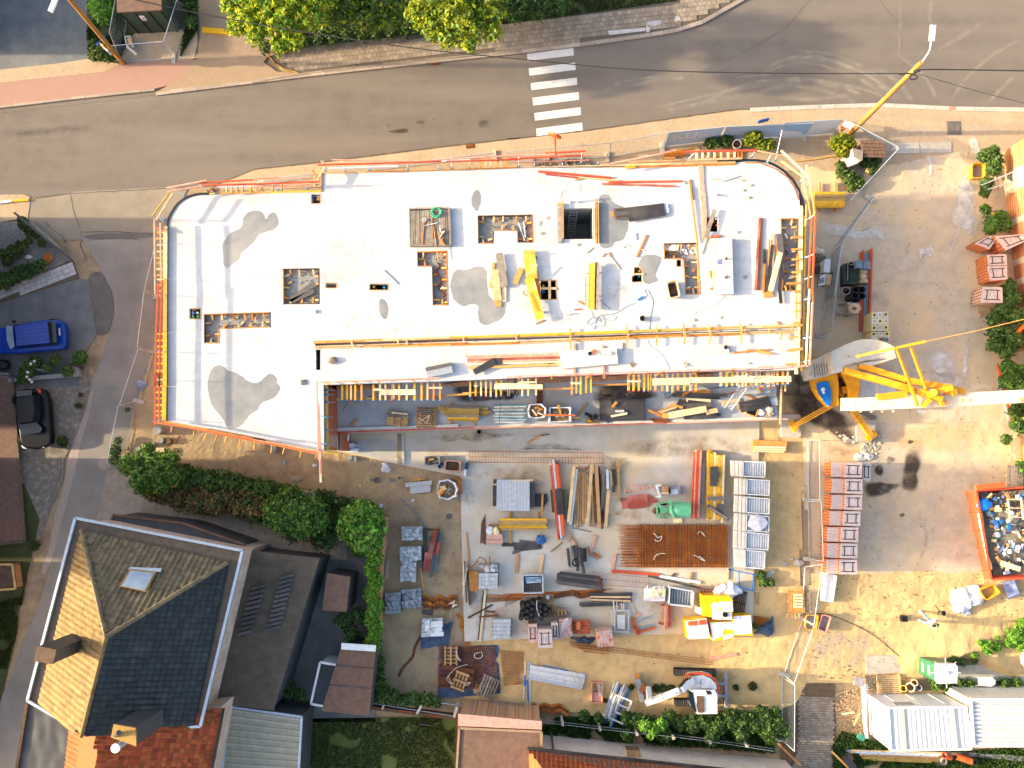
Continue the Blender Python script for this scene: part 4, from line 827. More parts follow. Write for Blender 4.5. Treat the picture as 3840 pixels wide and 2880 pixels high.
rails('red and white rails on the upper slab edge facing the zebra crossing',[('a2','537,1370 1150,1355 1560,1340',6.7,.07,'wi'),('a2','650,1328 1300,1340 2212,1290',6.9,.05,'wh'),('a2','1600,1342 2212,1325',6.5,.07,'wi'),('a2','600,1400 1200,1380',6.1,.05,'wv'),('a2','1210,1355 1800,1330',6.1,.05,'wc'),('a3','320,1275 655,1255',6.8,.08,'wi'),('a3','0,1300 400,1280',6.8,.05,'wh'),('a3','0,1322 640,1290',6.4,.07,'wi'),('a3','30,1352 680,1330',6.1,.05,'wh'),('a3','780,1375 1200,1295 1405,1247',6.4,.07,'wh'),('a3','640,1297 690,1290',6.2,.05,'wh')],[('a2','600,1420,560,1330 765,1420,725,1335 965,1412,960,1395 1285,1405,1265,1330 1545,1400,1530,1380 1650,1395,1638,1310 2200,1385,2205,1290',5.7,6.8),('a3','98,1380,100,1290 228,1375,230,1355 465,1370,463,1350 612,1360,625,1265 757,1360,758,1345',5.7,6.8)],W(1700,600,ZS))
pk(fw,'a2',['585,1335 485,1520 14 wood','590,1385 500,1545 12 wb','490,1408 530,1470 14 wf'],6.2,'wood',.05,'diagonal_brace')
rails('long orange-red rail over the joists at the upper right edge',[('a3','1455,1262 2075,1250',6.6,.09,'wi')],[('a3','1500,1325,1555,1270 1660,1315,1690,1260 2030,1300,2060,1255',5.7,6.6)],W(2700,580,ZS))
rails('pale timber rails and posts angled round the rounded right corner',[('a4','195,1250 415,1460',6.4,.09,'we'),('a4','200,1340 390,1480',6.1,.07,'wb'),('a4','405,1372 460,1659',6.6,.09,'wb'),('a4','385,1480 410,1659',6.2,.07,'wh'),('a4','0,1255 250,1300',6.,.05,'wb')],[('a4','350,1510,415,1455 80,1350,110,1285 150,1330,205,1080',5.7,6.5)],W(2960,640,ZS))
rails('orange and yellow rails along the right slab edge',[('b4','480,225 455,850 462,960',6.8,.07,'w8'),('b4','452,225 420,840',6.3,.07,'w8'),('b4','430,850 400,1480',6.4,.08,'we'),('b4','455,960 432,1480',6.9,.08,'wh'),('b4','405,150 402,230 395,330',6.,.07,'wa'),('b4','448,0 475,240',6.7,.08,'wa'),('b4','405,20 440,250',6.3,.06,'wa')],[('b4','400,280,475,235 395,590,465,560 390,770,460,740 375,1260,450,1245 375,1455,435,1440 385,940,440,925',5.7,6.7)],W(3030,1000,ZS))
rails('thin pink rails on the slab edge above the courtyard joists',[('z1','160,150 1200,112 2212,75',6.5,.05,'wh'),('z1','270,150 1200,125 2212,95',6.2,.035,'wh'),('z1','170,150 190,600 200,1440',6.4,.06,'wh'),('z1','200,520 230,1300 240,1659',6.1,.09,'wh'),('b3','0,1575 700,1550 1300,1528 2212,1502',6.5,.05,'wh'),('b3','0,1590 1400,1540 2212,1515',6.2,.04,'pd'),('b4','0,1495 420,1490',6.4,.05,'wh'),('b4','20,1520 250,1505 400,1480',6.2,.05,'wh')],[('z1','330,730,180,700 330,1175,190,1155',5.6,6.4)],W(1900,1430,ZS))
OB('rail',Bm(C2_('556,650',6.1)[0],C2_('560,905',6.)[0],.12,.06),'we',fw)
rails('bright orange rail along the slanted lower left slab edge',[('c1','1275,405 1600,455 2212,570',6.2,.08,'wj'),('c1','1600,460 2212,580',5.9,.06,'wi'),('c2','0,555 545,668',6.,.1,'wj'),('c2','0,548 300,600 545,650',6.3,.05,'wh'),('c2','580,650 700,678',5.9,.07,'wp'),('c1','1370,400 2212,555',5.6,.12,'wa'),('c2','0,540 545,642',5.6,.1,'wb')],[],W(950,1660,ZS))
for t,s in(('c1','1430,440 1425,485'),('c1','1615,480 1610,520'),('c1','1720,495 1692,555'),('c1','1805,505 1787,565'),('c1','1888,518 1865,578'),('c1','2000,540 1987,598'),('c1','2122,565 2112,628'),('c2','160,592 150,658'),('c2','262,615 248,665'),('c2','402,640 390,695'),('c2','530,665 522,705'),('c2','18,565 8,625')):
 a,b=P(t,s);OB('brace_strut',Bm(W(*a,5.5),W(*b,3.6),.05,.05),'wa',fw)
for s in('605,140','605,178','605,240','597,363','600,470','600,585'):
 p=C2_(s,ZS-.2)[0];OB('clamp',Bx(p,(.28,.12,.1)).cy(p+V((.1,0,.05)),p+V((.45,0,.0)),.015,5),'wz',fw)
pod=th('courtyard_slab','grey lower concrete deck with a white edge strip below the upper slab','floor slab',(0,0,0))
PODP=Z1_('330,60 480,940',ZP)[:0]+WP('f','1262,1400 2911,1380 2913,1573 2400,1590 1720,1609 1262,1621',ZP)
OB('deck',slab_mb(PODP,[],ZP,ZP-.3),'slab_floor',pod)
wall_pts=WP('f','1264,1618 1720,1606 2400,1585 2912,1570',ZP-.3)
wl=MB();wpts=WP('f','1266,1614 1720,1602 2400,1581 2908,1566',ZP-.3)
for a,b in zip(wpts,wpts[1:]):wl.bm(V((a.x,a.y,0)),V((b.x,b.y,0)),.25,ZP-.303)
OB('brick_wall',wl,'brick_house',pod)
for s,m,z,w in(('1262,1612 1560,1603','pf',.12,.2),('1560,1603 1720,1598','pf',.12,.22),('1720,1604 2150,1590','pf',.08,.16),('2150,1590 2911,1568','pf',.07,.15)):
 a,b=WP('f',s,ZP);OB('parapet_strip',Bm(a,b,w,z),m,pod)
for s,m in(('1264,1622 1530,1612','wi'),('1530,1612 1780,1604','wi'),('1780,1606 2150,1596','wh'),('2150,1597 2500,1586','pd'),('2500,1588 2950,1572','wh')):
 a,b=WP('f',s,ZP);OB('edge_rail',Bm(a+UP(.1),b+UP(.1),.07,.1),m,pod)
OB('brick_return',Pr([W(1271,1622,ZP)+UP(-.1),W(1279,1622,ZP)+UP(-.1),W(1279,1690,ZP)+UP(-.1),W(1271,1690,ZP)+UP(-.1)],ZP-.1),'brick_wall',pod)
pk(pod,'c2',['697,500 700,640 12','792,505 788,560 10'],ZP-.1,'zinc',.1,'coping')
pk(pod,'z1',['490,250 500,1200 16'],ZP+.0,'ma',.04,'wall_foot_strip')
for i,s in enumerate(('c2 1640,95 1800,80 1990,120 2212,150 2212,215 2000,240 1700,260 1640,200','c3 740,90 1000,70 1180,120 1300,190 1180,215 960,200 850,230 780,300 740,260 715,190','c3 0,150 120,170 60,210 0,210')):
 t,r=s.split(' ',1);soft('wet_floor_patch',WP(t,r,ZP),ZP+.004,'damp',.15,i,1.3)
for s in('c2 690,100 820,96 1010,100 1010,122 690,128','c2 1570,95 1800,60 1805,95 1610,105','c3 200,40 520,30 510,60 250,78','c3 700,30 1000,15 990,45 720,65','c3 1575,15 1770,-10 1700,30 1580,45','c3 0,45 20,45 20,60 0,60'):
 t,r=s.split(' ',1);p=WP(t,r,3.6);OB('brick_pier',Pr(p,3.6-ZP),'ps',pod)
ter=root_struct('terrace',W(2200,1900,0))
TER=WP('f','1268,1640 1266,1692 1500,1742 1727,1786 1731,2000 1737,2250 1742,2406 1900,2398 2564,2377 2822,2371 2829,2135 2840,1900 2845,1725 2849,1560 2000,1560 1400,1590',ZT)
OB('slab',slab_mb(TER,[],ZT,-.05),'terrace',ter)
OB('slab_overlay',blot(WP('f','1300,1650 1500,1640 1510,1735 1300,1695',ZT),ZT+.004,.02),'terrace_cool',ter)
st_('trench_strip',sheet(C2_('1195,500 1230,498 1250,765 1195,745',ZT),ZT+.005),'dirt')
OB('curb_upstand',Bm(C2_('1240,515',ZT)[0],C2_('1247,760',ZT)[0],.13,.12),'w5',ter)
for i,s in enumerate(('c3 900,560 1500,500 2090,560 2080,680 1500,700 900,720','c3 0,770 330,760 340,900 200,1150 0,1160','d2 1760,130 1880,150 1900,400 1800,420','d3 1180,250 1400,230 1420,450 1180,420','d3 130,420 180,420 190,560 140,560','d2 1760,500 2000,300 2212,260 2212,320 1900,560','d3 250,250 480,200 420,330 280,330','c3 850,1100 1240,1020 1230,1230 950,1240','c2 1760,960 1840,960 1830,1150 1780,1150','c2 1800,820 2212,760 2212,880 1900,900')):
 t,r=s.split(' ',1);soft('rust_stain',WP(t,r,ZT),ZT+.008+i*.0006,'rust_soft' if i>1 else 'mud_soft',.3,i,1.2)
for i,s in enumerate(('c3 20,620 400,560 700,640 600,640 200,640','c2 1480,500 2212,480 2212,540 1700,560 1400,560','c3 700,700 1000,680 1050,800 850,860','c2 1180,640 1230,640 1230,760 1190,740')):
 t,r=s.split(' ',1);soft('mud_stain',WP(t,r,ZT),ZT+.016+i*.0006,'dark_soft',.3,i,1.2)
# === THINGS ON THE UPPER SLAB
def coil(c,r,n,wr,h,seed=0,wob=.12,pts=22):
 g=random.Random(seed);path=[]
 for i in range(n*pts):
  a=2*math.pi*i/pts;k=i/(n*pts)
  rr=r*(1+wob*math.sin(a*.37+seed)+.08*g.uniform(-1,1));path.append(V((c[0]+rr*math.cos(a)+.03*math.sin(k*9),c[1]+rr*math.sin(a)+.03*math.cos(k*7),c[2]+wr+h*k)))
 return Tb(path,wr,5)
def curve(pts,n=6):
 pts=[V(p)for p in pts];out=[]
 for i in range(len(pts)-1):
  p0,p1,p2,p3=pts[max(i-1,0)],pts[i],pts[i+1],pts[min(i+2,len(pts)-1)]
  for k in range(n):
   t=k/n;out.append(.5*((2*p1)+(p2-p0)*t+(2*p0-5*p1+4*p2-p3)*t*t+(3*p1-p0-3*p2+p3)*t**3))
 return out+[pts[-1]]
def hose(label,t,s,z,r,m,cat='hose',name='hose'):
 return SO(name,label,cat,Tb(curve(WP(t,s,z+r)),r,5),m)
def qb(label,name,cat,t,s,z,h,m,group=None):
 return SO(name,label,cat,Pr(WP(t,s,z+h),h),m,group)
hc=th('hatch_cover','square grey wooden platform of narrow boards with a green hose coil on it','platform',B2_('1465,345',ZS)[0])
a,b,c,d=B2_('1300,200 1612,196 1618,478 1306,482',ZS+.2)
for i in range(16):
 f0,f1=(i+.04)/16,(i+.94)/16
 top=[a+(b-a)*f0,a+(b-a)*f1,d+(c-d)*f1,d+(c-d)*f0];OB('board',Pr([p+V((0,0,rnd.uniform(-.01,.01)))for p in top],.05),'wn',hc)
pk(hc,'b2',['1293,190 1630,184 12','1303,494 1640,492 18 wn','1298,185 1305,500 10','1625,185 1636,500 20 wn'],ZS,'wn',.2,'frame_board')
pk(hc,'b2',['1418,280 1400,480 8','1480,255 1485,430 8 wa','1495,330 1530,600 5 wb','1420,325 1530,300 5 zinc'],ZS+.21,'wf',.03,'loose_batten')
SO('hose_coil','mint green hose coiled on the wooden platform','hose',coil(B2_('1518,215',ZS+.2)[0],.27,7,.014,.08,3),'hose_green')
h_=th('harness','orange webbing straps heaped on the wooden platform','straps',B2_('1565,430',ZS+.2)[0])
for s,m in(('1530,370 1545,400 1540,420 1560,440 1585,480','wj'),('1550,345 1560,380 1585,370 1560,400 1545,430','rope'),('1575,430 1560,455 1595,485','wf')):
 OB('strap',Tb(curve(B2_(s,ZS+.26)),.035,5),m,h_)
SO('plastic_bucket','tiny pale bucket on the wooden platform','bucket',La(B2_('1420,280',ZS+.2)[0],[(.09,0),(.11,.12),(.09,.12),(.08,.03)],12),'wc')
pile('beam_pair','long red-painted beam beside a faded one near the top slab edge','beams','a3','560,1450',ZS,['262,1425 870,1478 16 wi','320,1448 600,1478 10 pd','600,1475 925,1500 10 wb'],'wi',.09)
p1('short ochre board against the red beam at the top of the slab','a3','565,1492 655,1473 14',ZS+.02,'wu')
pile('beam_pair','upper and lower red beams lying close together right of the long red beam','beams','a3','1120,1520',ZS,['845,1514 1455,1506 14 wi','790,1527 1400,1547 14 pd'],'wi',.09)
p1('long narrow orange-brown batten standing out on the slab down to the L-shaped recess','a3','1518,1490 1542,1659 15',ZS,'wf',.06)
p1('long lower orange-brown batten ending at the corner of the L-shaped recess','b3','1522,0 1582,470 15',ZS+.07,'wa',.05)
sc_=th('screed_strip','wide pale pink strip of boards running down from the top slab edge','boards',W(2635,750,ZS))
pk(sc_,'a3',['1610,1370 1625,1659 40'],ZS,'wh',.05);pk(sc_,'b3',['1625,20 1640,240 38','1640,240 1635,430 34'],ZS,'wh',.05)
p1('grey weathered plank leaning across the hole with orange pipe caps','b3','1725,190 1650,425 34',ZS+.12,'wn',.05)
p1('thin cream batten below the grey weathered plank','b3','1655,430 1615,560 8',ZS,'we',.05)
def pst(label,t,s,z,hs,ms,cat='panels',off=(.012,-.01)):
 pts=WP(t,s,z);r=th('panel_stack',label,cat,pts[0]);zz=z
 for i,(h,m)in enumerate(zip(hs,ms)):
  o=V((rnd.uniform(-off[0],off[0])*3,rnd.uniform(off[1],-off[1])*3,0));top=[V((p.x+o.x,p.y+o.y,zz+h))for p in WP(t,s,zz+h)]
  OB('panel',Pr(top,h),m,r);zz+=h+.003
 return r
r=pst('tall stack of cream panels at the right of the slab with small tools on top','b3','1735,430 1868,428 1880,888 1738,892',ZS,[.08]*4,['pm']*4)
pk(r,'b3',['1700,432 1722,890 9 we','1714,432 1734,890 8 pm','1728,432 1744,890 6 we'],ZS+.2,'we',.12,'edge_panel')
pk(r,'b3',['1690,425 1768,408 20 wj','1685,700 1700,760 14','1690,850 1710,840 16'],ZS,'wf',.08,'bearer')
r=pst('wide stack of cream panels on bearers below the shuttering line','b3','445,1375 915,1338 928,1468 462,1510',ZS,[.09]*3,['pm']*3)
pk(r,'b3',['565,1300 563,1575 16','797,1318 808,1590 18','960,1295 962,1360 8 wy'],ZS,'wh',.06,'bearer')
for lab,t,xy,sz,m,z in(('small black box on the wide cream panel stack','b3','688,1385',(.18,.18,.12),'wk',.28),('orange box on the wide cream panel stack','b3','720,1368',(.2,.17,.12),'wj',.28),('pale blue sheet of insulation on the tall cream stack','b3','1765,620',(.25,.35,.01),'pz',.34),('dark little box on the tall cream stack','b3','1820,750',(.2,.12,.06),'wq',.34),('tiny brown cup on the tall cream stack','b3','1818,598',(.16,.1,.1),'wt',.34)):
 SO('small_box',lab,'box',Bx(WP(t,xy,ZS+z)[0],sz,rnd.uniform(0,.8)),m)
bm_=MB();a,b=B3_('770,1385 890,1408',ZS+.3);bm_.cy(a,b,.02,5);bm_.bm(B3_('862,1385',ZS+.3)[0],B3_('880,1375',ZS+.3)[0],.2,.04)
SO('hammer','long-handled hammer lying on the wide cream panel stack','tool',bm_,'wy')
pile('black_panel_pair','overlapping black plywood sheets right of the stair opening','panels','b3','1100,210',ZS,['1315,155 1345,205 40 galv','865,232 890,228 46 wa'],'wg')
r=bpy.data.objects['black_panel_pair']
OB('panel',Pr(B3_('890,180 1010,172 1012,268 900,274',ZS+.1),.03),'wq',r);OB('panel',Pr(B3_('995,174 1303,136 1320,240 1015,291',ZS+.14),.03),'wg',r)
OB('panel',Pr(B3_('1290,142 1335,136 1348,213 1305,222',ZS+.1),.03),'galv',r);pk(r,'b3',['900,200 1300,165 20','910,255 1300,215 20'],ZS,'wo',.1,'bearer')
r=pile('yellow_panel_group','two long splashed yellow formwork boards laid end to end over the timber-cross hole','boards','b3','200,800',ZS,[],'p7')
OB('board',Pr(B3_('135,528 230,520 258,760 165,775',ZS+.24),.05),'p7',r);OB('board',Pr(B3_('152,768 228,755 315,1085 245,1108',ZS+.31),.05),'p7',r)
OB('board',Pr(B3_('215,700 258,690 290,930 250,960',ZS+.18),.05),'wa',r);pk(r,'b3',['255,648 160,740 12','165,880 225,1030 8 wb','140,545 200,540 10'],ZS+.37,'wb',.04)
pk(r,'b3',['140,600 250,590 14','170,820 260,810 14','230,1050 300,1040 12'],ZS,'wo',.12,'bearer')
p1('orange stick under the foot of the yellow boards','b3','240,1140 308,1108 10',ZS,'wf')
p1('stubby light board left of the yellow boards','b3','68,805 122,675 42',ZS+.08,'wa',.05)
pile('plank_group','loose light planks overlapping left of the stubby board on the wet patch','planks','b2','2040,780',ZS,['2038,552 2082,832 62 wn h.06 z5.83','1998,690 2030,945 64 wb z5.76','2082,700 2080,955 38 we','1996,632 1968,840 20 wa','2030,945 2032,996 54 wa z5.72'],'wb',.05)
r=pile('beam_stack','yellow and grey-wood formwork beams stacked upright near the middle of the slab','beams','b3','730,830',ZS,['712,635 706,1020 38 wp z5.95','742,630 735,1020 14 wo z5.9','758,632 748,1022 18 wn z5.95','690,650 684,1010 8 wf z5.9'],'wa',.1)
pk(r,'b3',['655,750 650,990 10','675,750 670,990 14 we','650,752 690,748 6 wz','652,818 690,815 6 wz','652,878 690,875 6 wz','652,940 690,938 6 wz','640,720 790,716 5','640,910 790,908 5'],ZS+.05,'wh',.07,'bracket')
for lab,s,m in(('short orange offcut below the beam stack, upper of two','592,948 643,978 10','wf'),('short red offcut below the beam stack, lower of two','560,1022 625,1016 9','wi'),('thin grey rod on the slab below the beam stack','522,1058 592,1050 4','wy'),('long orange lath between the stair opening and the right wet patch','1165,400 1080,585 16','wf'),('pale stick with a dark tip under the stair opening','715,505 660,552 8','wb'),('short orange peg below the stair opening','820,553 795,582 9','wf'),('bent orange and cream lath under the stair opening','848,545 862,585 12','wf'),('long faded lath pointing to the stepped hole','862,585 935,685 9','we'),('white painted lath near the black panels','1065,385 1068,440 14','wc'),('thin brown lath above the curved right edge','1690,-60 1830,-56 4','wh'),('tiny wooden peg left of the orange sticks on the lower slab','1765,1095 1785,1075 10','wb')):
 p1(lab,'b3',s,ZS,m,.04)
p1('steel angle bar beside the right slab corner, lower one','a3','1690,1458 1820,1472 9',ZS,'galv');p1('steel angle bar beside the right slab corner, tilted one','a3','1785,1505 1925,1460 9',ZS+.02,'galv')
pile('steel_bracket','grey steel bracket leaning by the capped slot in mid slab','bracket','b2','1140,750',ZS,['1075,695 1195,808 12','1082,725 1100,728 12','1115,760 1135,765 12'],'galv',.05)
pile('crossed_battens','two orange battens crossed at the lower right of the slab','battens','b3','2030,1360',ZS,['1880,1378 2190,1352 12 wf','1990,1352 2205,1390 12 wa z5.75'],'wf',.05)
pile('crossed_battens','two small orange sticks near the right rail below the shuttering line','battens','b4','60,1370',ZS,['0,1358 105,1352 10','0,1362 130,1388 12 wa z5.75'],'wf',.05)
p1('short orange wedge near the end of the shuttering line','b4','165,1118 190,1162 12',ZS,'wf',.05)
pile('red_board_pair','long dark red and brown boards lying parallel near the right slab edge','boards','b3','2085,560',ZS,['2098,262 2060,860 18 pd','2112,262 2090,860 14 wt'],'pd',.08)
pile('plank_heap','heap of black, orange and pale formwork planks beside the right-hand recess','planks','b4','130,680',ZS,['60,520 58,870 24 wg','100,440 92,860 12 wf z5.8','122,392 110,880 10 wa z5.75','125,485 80,860 28 wg z5.85','165,450 150,640 16 wf z5.8','180,392 195,560 50 wq z5.9','190,545 108,865 42 we z5.97','205,560 185,860 30 wq z5.8','182,830 195,970 26 wg z5.78','85,870 92,918 80 wa z5.72','60,640 50,880 16 wf z5.75','150,690 235,760 30 wq z5.75'],'wa',.05)
def tub(label,t,corners,z,h,m,inner='mud',fill=.4,group=None,wall=.06):
 top=WP(t,corners,z+h);c=sum(top,V())/4;r=th('mortar_tub',label,'tub',V((c.x,c.y,z)),group)
 def q(f,zz,sh=1.):return[V((c.x+(p.x-c.x)*f*sh,c.y+(p.y-c.y)*f*sh,zz))for p in top]
 def rd(pts,k=.16):
  out=[];n=len(pts)
  for i in range(n):a,b,d=pts[i-1],pts[i],pts[(i+1)%n];out+=[b+(a-b)*k,b+((a-b)+(d-b))*k*.3,b+(d-b)*k]
  return out
 o_,i_,ib,ob=rd(q(1,z+h)),rd(q(.87,z+h)),rd(q(.74,z+.04)),rd(q(.82,z));n=len(o_)
 mb=MB();mb.add(o_+i_+ib+ob,[(i,(i+1)%n,n+(i+1)%n,n+i)for i in range(n)]+[(n+i,n+(i+1)%n,2*n+(i+1)%n,2*n+i)for i in range(n)]+[(3*n+i,3*n+(i+1)%n,(i+1)%n,i)for i in range(n)]+[tuple(2*n+i for i in range(n))])
 OB('basin',mb,m,r)
 if inner:OB('contents',sheet([V((p.x,p.y,0))for p in rd(q(.80,0))],z+.05+(h-.1)*fill),inner,r)
 return r
tub('beige tub with dirty water and two cups standing on the upper slab','b3','1325,787 1414,771 1445,912 1352,930',ZS,.32,'mi','wo',.15)
for i,s in enumerate(('1371,822','1378,908','1408,898')):SO('cup',('small grey cup floating at the top of the beige slab tub','black cup at the foot of the beige slab tub','second black cup at the foot of the beige slab tub')[i],'cup',La(B3_(s,ZS+.1)[0],[(.05,0),(.06,.08),(.04,.08),(.035,.02)],10),'wk')
SO('bucket','dark bucket on the slab right of the blue hose tangle','bucket',La(B3_('1122,1098',ZS)[0],[(.12,0),(.16,.26),(.14,.26),(.11,.03)],16),'wq',smooth=True)
SO('bucket','dark grey bucket near the small orange sticks','bucket',La(B3_('1815,1335',ZS)[0],[(.1,0),(.12,.15),(.1,.15),(.08,.03)],12),'wq')
SO('bottle','white plastic bottle lying beside the dark grey bucket','bottle',Cy(B3_('1833,1350',ZS+.07)[0],B3_('1838,1372',ZS+.07)[0],.07,10),'wc')
SO('roofing_block','long grey mineral wool block on the lower left slab','block',Pr(B2_('1425,1500 1640,1457 1655,1542 1445,1585',ZS+.25),.25),'p8')
SO('rubber_mat','black strip folded on top of the long grey block','mat',Pr(B2_('1424,1500 1636,1458 1642,1485 1432,1530',ZS+.27),.015),'wq')
SO('rubble_sack','small tipped grey sack on the slab near the slot hole','sack',Bl(B2_('655,1440',ZS+.08)[0],(.28,.22,.12),4,.4),'wn')
SO('rubber_mat','small square black mat near the brick courtyard corner','mat',Pr(B2_('392,1604 434,1598 440,1640 398,1645',ZS+.06),.06),'wq')
SO('insulation_offcut','tiny pale block left on the slab below the square recess','offcut',Pr(B2_('492,1018 515,1018 515,1050 492,1050',ZS+.1),.1),'wc')
pb=pile('red_board_stack','stack of pinkish-red shuttering boards on the lower slab','boards','b2','2000,1430',ZS,[],'wh')
pk(pb,'b2',['1758,1408 2620,1385 14','1775,1425 2700,1395 15 wh','1775,1442 2725,1412 15 pd','1775,1458 2725,1430 15 wh','1775,1474 2730,1448 14 we'],ZS+.02,'wh',.10,'board')
pk(pb,'b2',['1785,1503 2500,1478 18 wa','2500,1478 2640,1470 18 wb'],ZS+.1,'wa',.05,'board')
OB('sheet',Pr(B2_('1818,1518 1992,1418 2020,1475 1842,1562',ZS+.18),.02),'wg',pb);OB('sheet',Pr(B2_('1985,1425 2050,1420 2068,1472 2020,1478',ZS+.15),.02),'wg',pb)
hose('blue air hose winding from its blue connector across the shuttering line','b3','1090,935 1130,915 1165,900 1145,870 1165,852 1190,900 1212,960 1195,1060 1180,1190',ZS,.014,'hose_grey')
hose('continuation of the thin grey cable across the lower slab','b3','1170,1270 1190,1320 1260,1370 1320,1440 1352,1520',ZS,.01,'hose_grey','cable','cable')
SO('connector','blue cable connector at the end of the blue air hose','connector',Bm(B3_('1088,940',ZS)[0],B3_('1128,915',ZS)[0],.09,.07),'w4')
hose('thin brownish cable running from the beam stack to the tall cream stack','b3','780,1075 860,1055 980,1070 1120,1078 1250,1060 1350,1040 1440,1010 1520,1000 1575,1030 1560,1060 1580,1035 1700,990 1800,920 1812,830',ZS,.009,'rope','cable','cable')
mb=MB()
for s in('700,1035 715,1080 740,1110 720,1180 760,1150 800,1160 810,1110 760,1090 700,1090 665,1130 690,1145 740,1110','740,1110 790,1060 860,1060 905,1080 880,1110 820,1100 800,1070 900,1050 1000,990 1065,968','720,1080 750,1100 780,1120 760,1085 730,1120 750,1075'):
 mb.tb(curve(B3_(s,ZS+.02)),.011,5)
SO('hose_tangle','tangle of pale blue-green hose loops on the slab','hose',mb,'hose_grey')
hose('thin yellow string crossing the slab above the stair opening','a3','590,1375 540,1460 480,1560 430,1659',ZS,.008,'we','string','string')
hose('thin string by the left shutter of the stair opening','b3','490,0 440,80 415,150 470,165',ZS+.05,.008,'we','string','string')
hose('small pile of grey straps beside the long orange lath','b3','960,510 1000,480 1020,500 980,470 1090,505 1150,540 1130,520',ZS,.02,'rope','strap','strap')
hose('knotted pale strap left of the yellow boards','b3','165,885 130,900 140,860 180,880 125,875 160,910',ZS,.02,'rope','strap','strap')
hose('thin dark wire beside the beam stack','b3','770,938 820,980 860,1015',ZS,.008,'cable','wire','wire')
for i,(t,x,y)in enumerate((('a3',1945,1497),('a3',2020,1537),('a3',1958,1580),('a3',2005,1640),('a3',1468,1520),('b3',285,388),('b3',585,482),('b3',1910,378),('b3',1550,1105),('b3',2000,1465))):
 SO('timber_offcut','small timber offcut lying loose on the white slab','offcut',Bx(WP(t,[(x,y)],ZS)[0],(.13,.1,.07),i*.7),'wb','small offcuts scattered on the white slab')
for lab,s,r_,m in(('knot of dark twisted steel on the slab right of the red board stack','350,1455',.3,'wt'),('small heap of rope on the slab below the wide cream stack','1040,1485',.17,'ochre'),('heap of wire ties on the slab toward the right, below the shuttering line','1475,1475',.17,'rope')):
 c=B3_(s,ZS)[0];mb=MB();g=random.Random(int(c.x*10))
 for k in range(14):a_=g.uniform(0,6.3);p=c+V((math.cos(a_),math.sin(a_),0))*g.uniform(0,r_)+UP(.03);q=c+V((g.uniform(-r_,r_),g.uniform(-r_,r_),g.uniform(.02,.1)));mb.cy(p,q,.016,4)
 SO('wire_heap',lab,'wire',mb,m)
SO('chalk_bottle','white and red chalk bottle on the right part of the slab','bottle',Cy(A3_('1735,1615',ZS)[0],A3_('1735,1615',ZS+.2)[0],.06,10),'wc')
# === COURTYARD (lower deck) AND TERRACE THINGS
def pal(label,c,rz=.0,flip=False,m='wood',group=None,lx=1.2,ly=.8,n=7,z=None):
 c=V(c);r=th('pallet',label,'pallet',c,group);u=V((math.cos(rz),math.sin(rz),0));v=V((-u.y,u.x,0))
 def bar(p,q,w,h,nm):OB(nm,Bm(p,q,w,h),m,r)
 zt,zb=(.0,.105)if flip else(.12,.0)
 for i in range(n):o=c+v*((i+.5)/n-.5)*(ly-.02);o=o+UP(zt);bar(o-u*lx/2,o+u*lx/2,ly/n*.62,.022,'deck_board')
 for i in(-1,0,1):
  o=c+u*i*(lx/2-.08);bar(o-v*ly/2+UP(.024),o+v*ly/2+UP(.024),.1,.078,'block_bearer')
  if not flip:bar(o-v*ly/2,o+v*ly/2,.1,.02,'bottom_board')
  else:bar(o-v*ly/2+UP(.104),o+v*ly/2+UP(.104),.1,.02,'bottom_board')
 return r
def ang(t,s,z):
 a,b=WP(t,s,z);return math.atan2(b.y-a.y,b.x-a.x)
r=pal('pallet carrying short weathered blocks at the left of the courtyard',C2_('1200,382',ZP)[0],ang('c2','1115,312 1293,330',ZP));
for i,row in enumerate(('1115,325 1290,345 26 wn','1125,345 1292,362 24 wn','1110,372 1290,388 26','1112,395 1285,410 26','1110,418 1280,434 26 wood','1150,330 1285,344 22 we')):
 q=row.split();a,b=C2_(q[0]+' '+q[1],ZP+.15)
 for k in range(3):OB('timber_block',Bm(a+(b-a)*(k/3+.01),a+(b-a)*((k+1)/3-.01),mw('c2',float(q[2]),ZP),.16+.02*(i%2)),q[3]if len(q)>3 else 'wood',r)
r=pal('stack of wooden pallets with a broken frame on top in the courtyard',C2_('1435,370',ZP)[0],R(90),ly=1.15,n=8)
for k,(m,dz)in enumerate((('wood',.15),('wood',.29))):
 for i in range(9):a,b=C2_(f'{1352 if k == 0 else 1372},{300 + i * 16.5} {1520 if k == 0 else 1478},{302 + i * 16.5}',ZP+dz);OB('deck_board',Bm(a,b,mw('c2',11,ZP),.03),'wn' if i<3 and k else m,r)
pk(r,'c2',['1372,370 1440,410 7 we','1440,410 1462,345 7 we','1462,345 1372,410 7 we','1385,330 1400,420 6 wh'],ZP+.34,'we',.04,'broken_slat')
p1('short tan board lying on the courtyard floor near the brick wall','c2','808,440 862,375 26',ZP,'wood')
p1('thin steel prop leaning on the floor under the first joists','c2','750,320 788,250 7',ZP,'galv',.03);p1('thin pale stick under the yellow joists by the brick wall','c2','790,238 905,262 6',ZP,'we',.03)
r=pile('beam_stack','stack of yellowish timber formwork beams in the courtyard beside the blue props','beams','c2','1740,340',ZP,[],'wu')
pk(r,'c2',['1530,288 1620,294 24','1550,312 1640,320 20','1585,335 1640,340 22','1870,292 1945,296 22','1870,320 1972,325 24','1880,342 1940,345 22'],ZP+.06,'wu',.16,'beam')
pk(r,'c2',['1615,284 1872,290 18 wn','1612,300 1872,306 17','1610,318 1872,324 18 wu','1612,336 1870,342 16','1610,354 1872,358 17 wn','1610,372 1868,376 17 wp','1612,390 1866,394 16 wu'],ZP+.24,'wu',.18,'beam',)
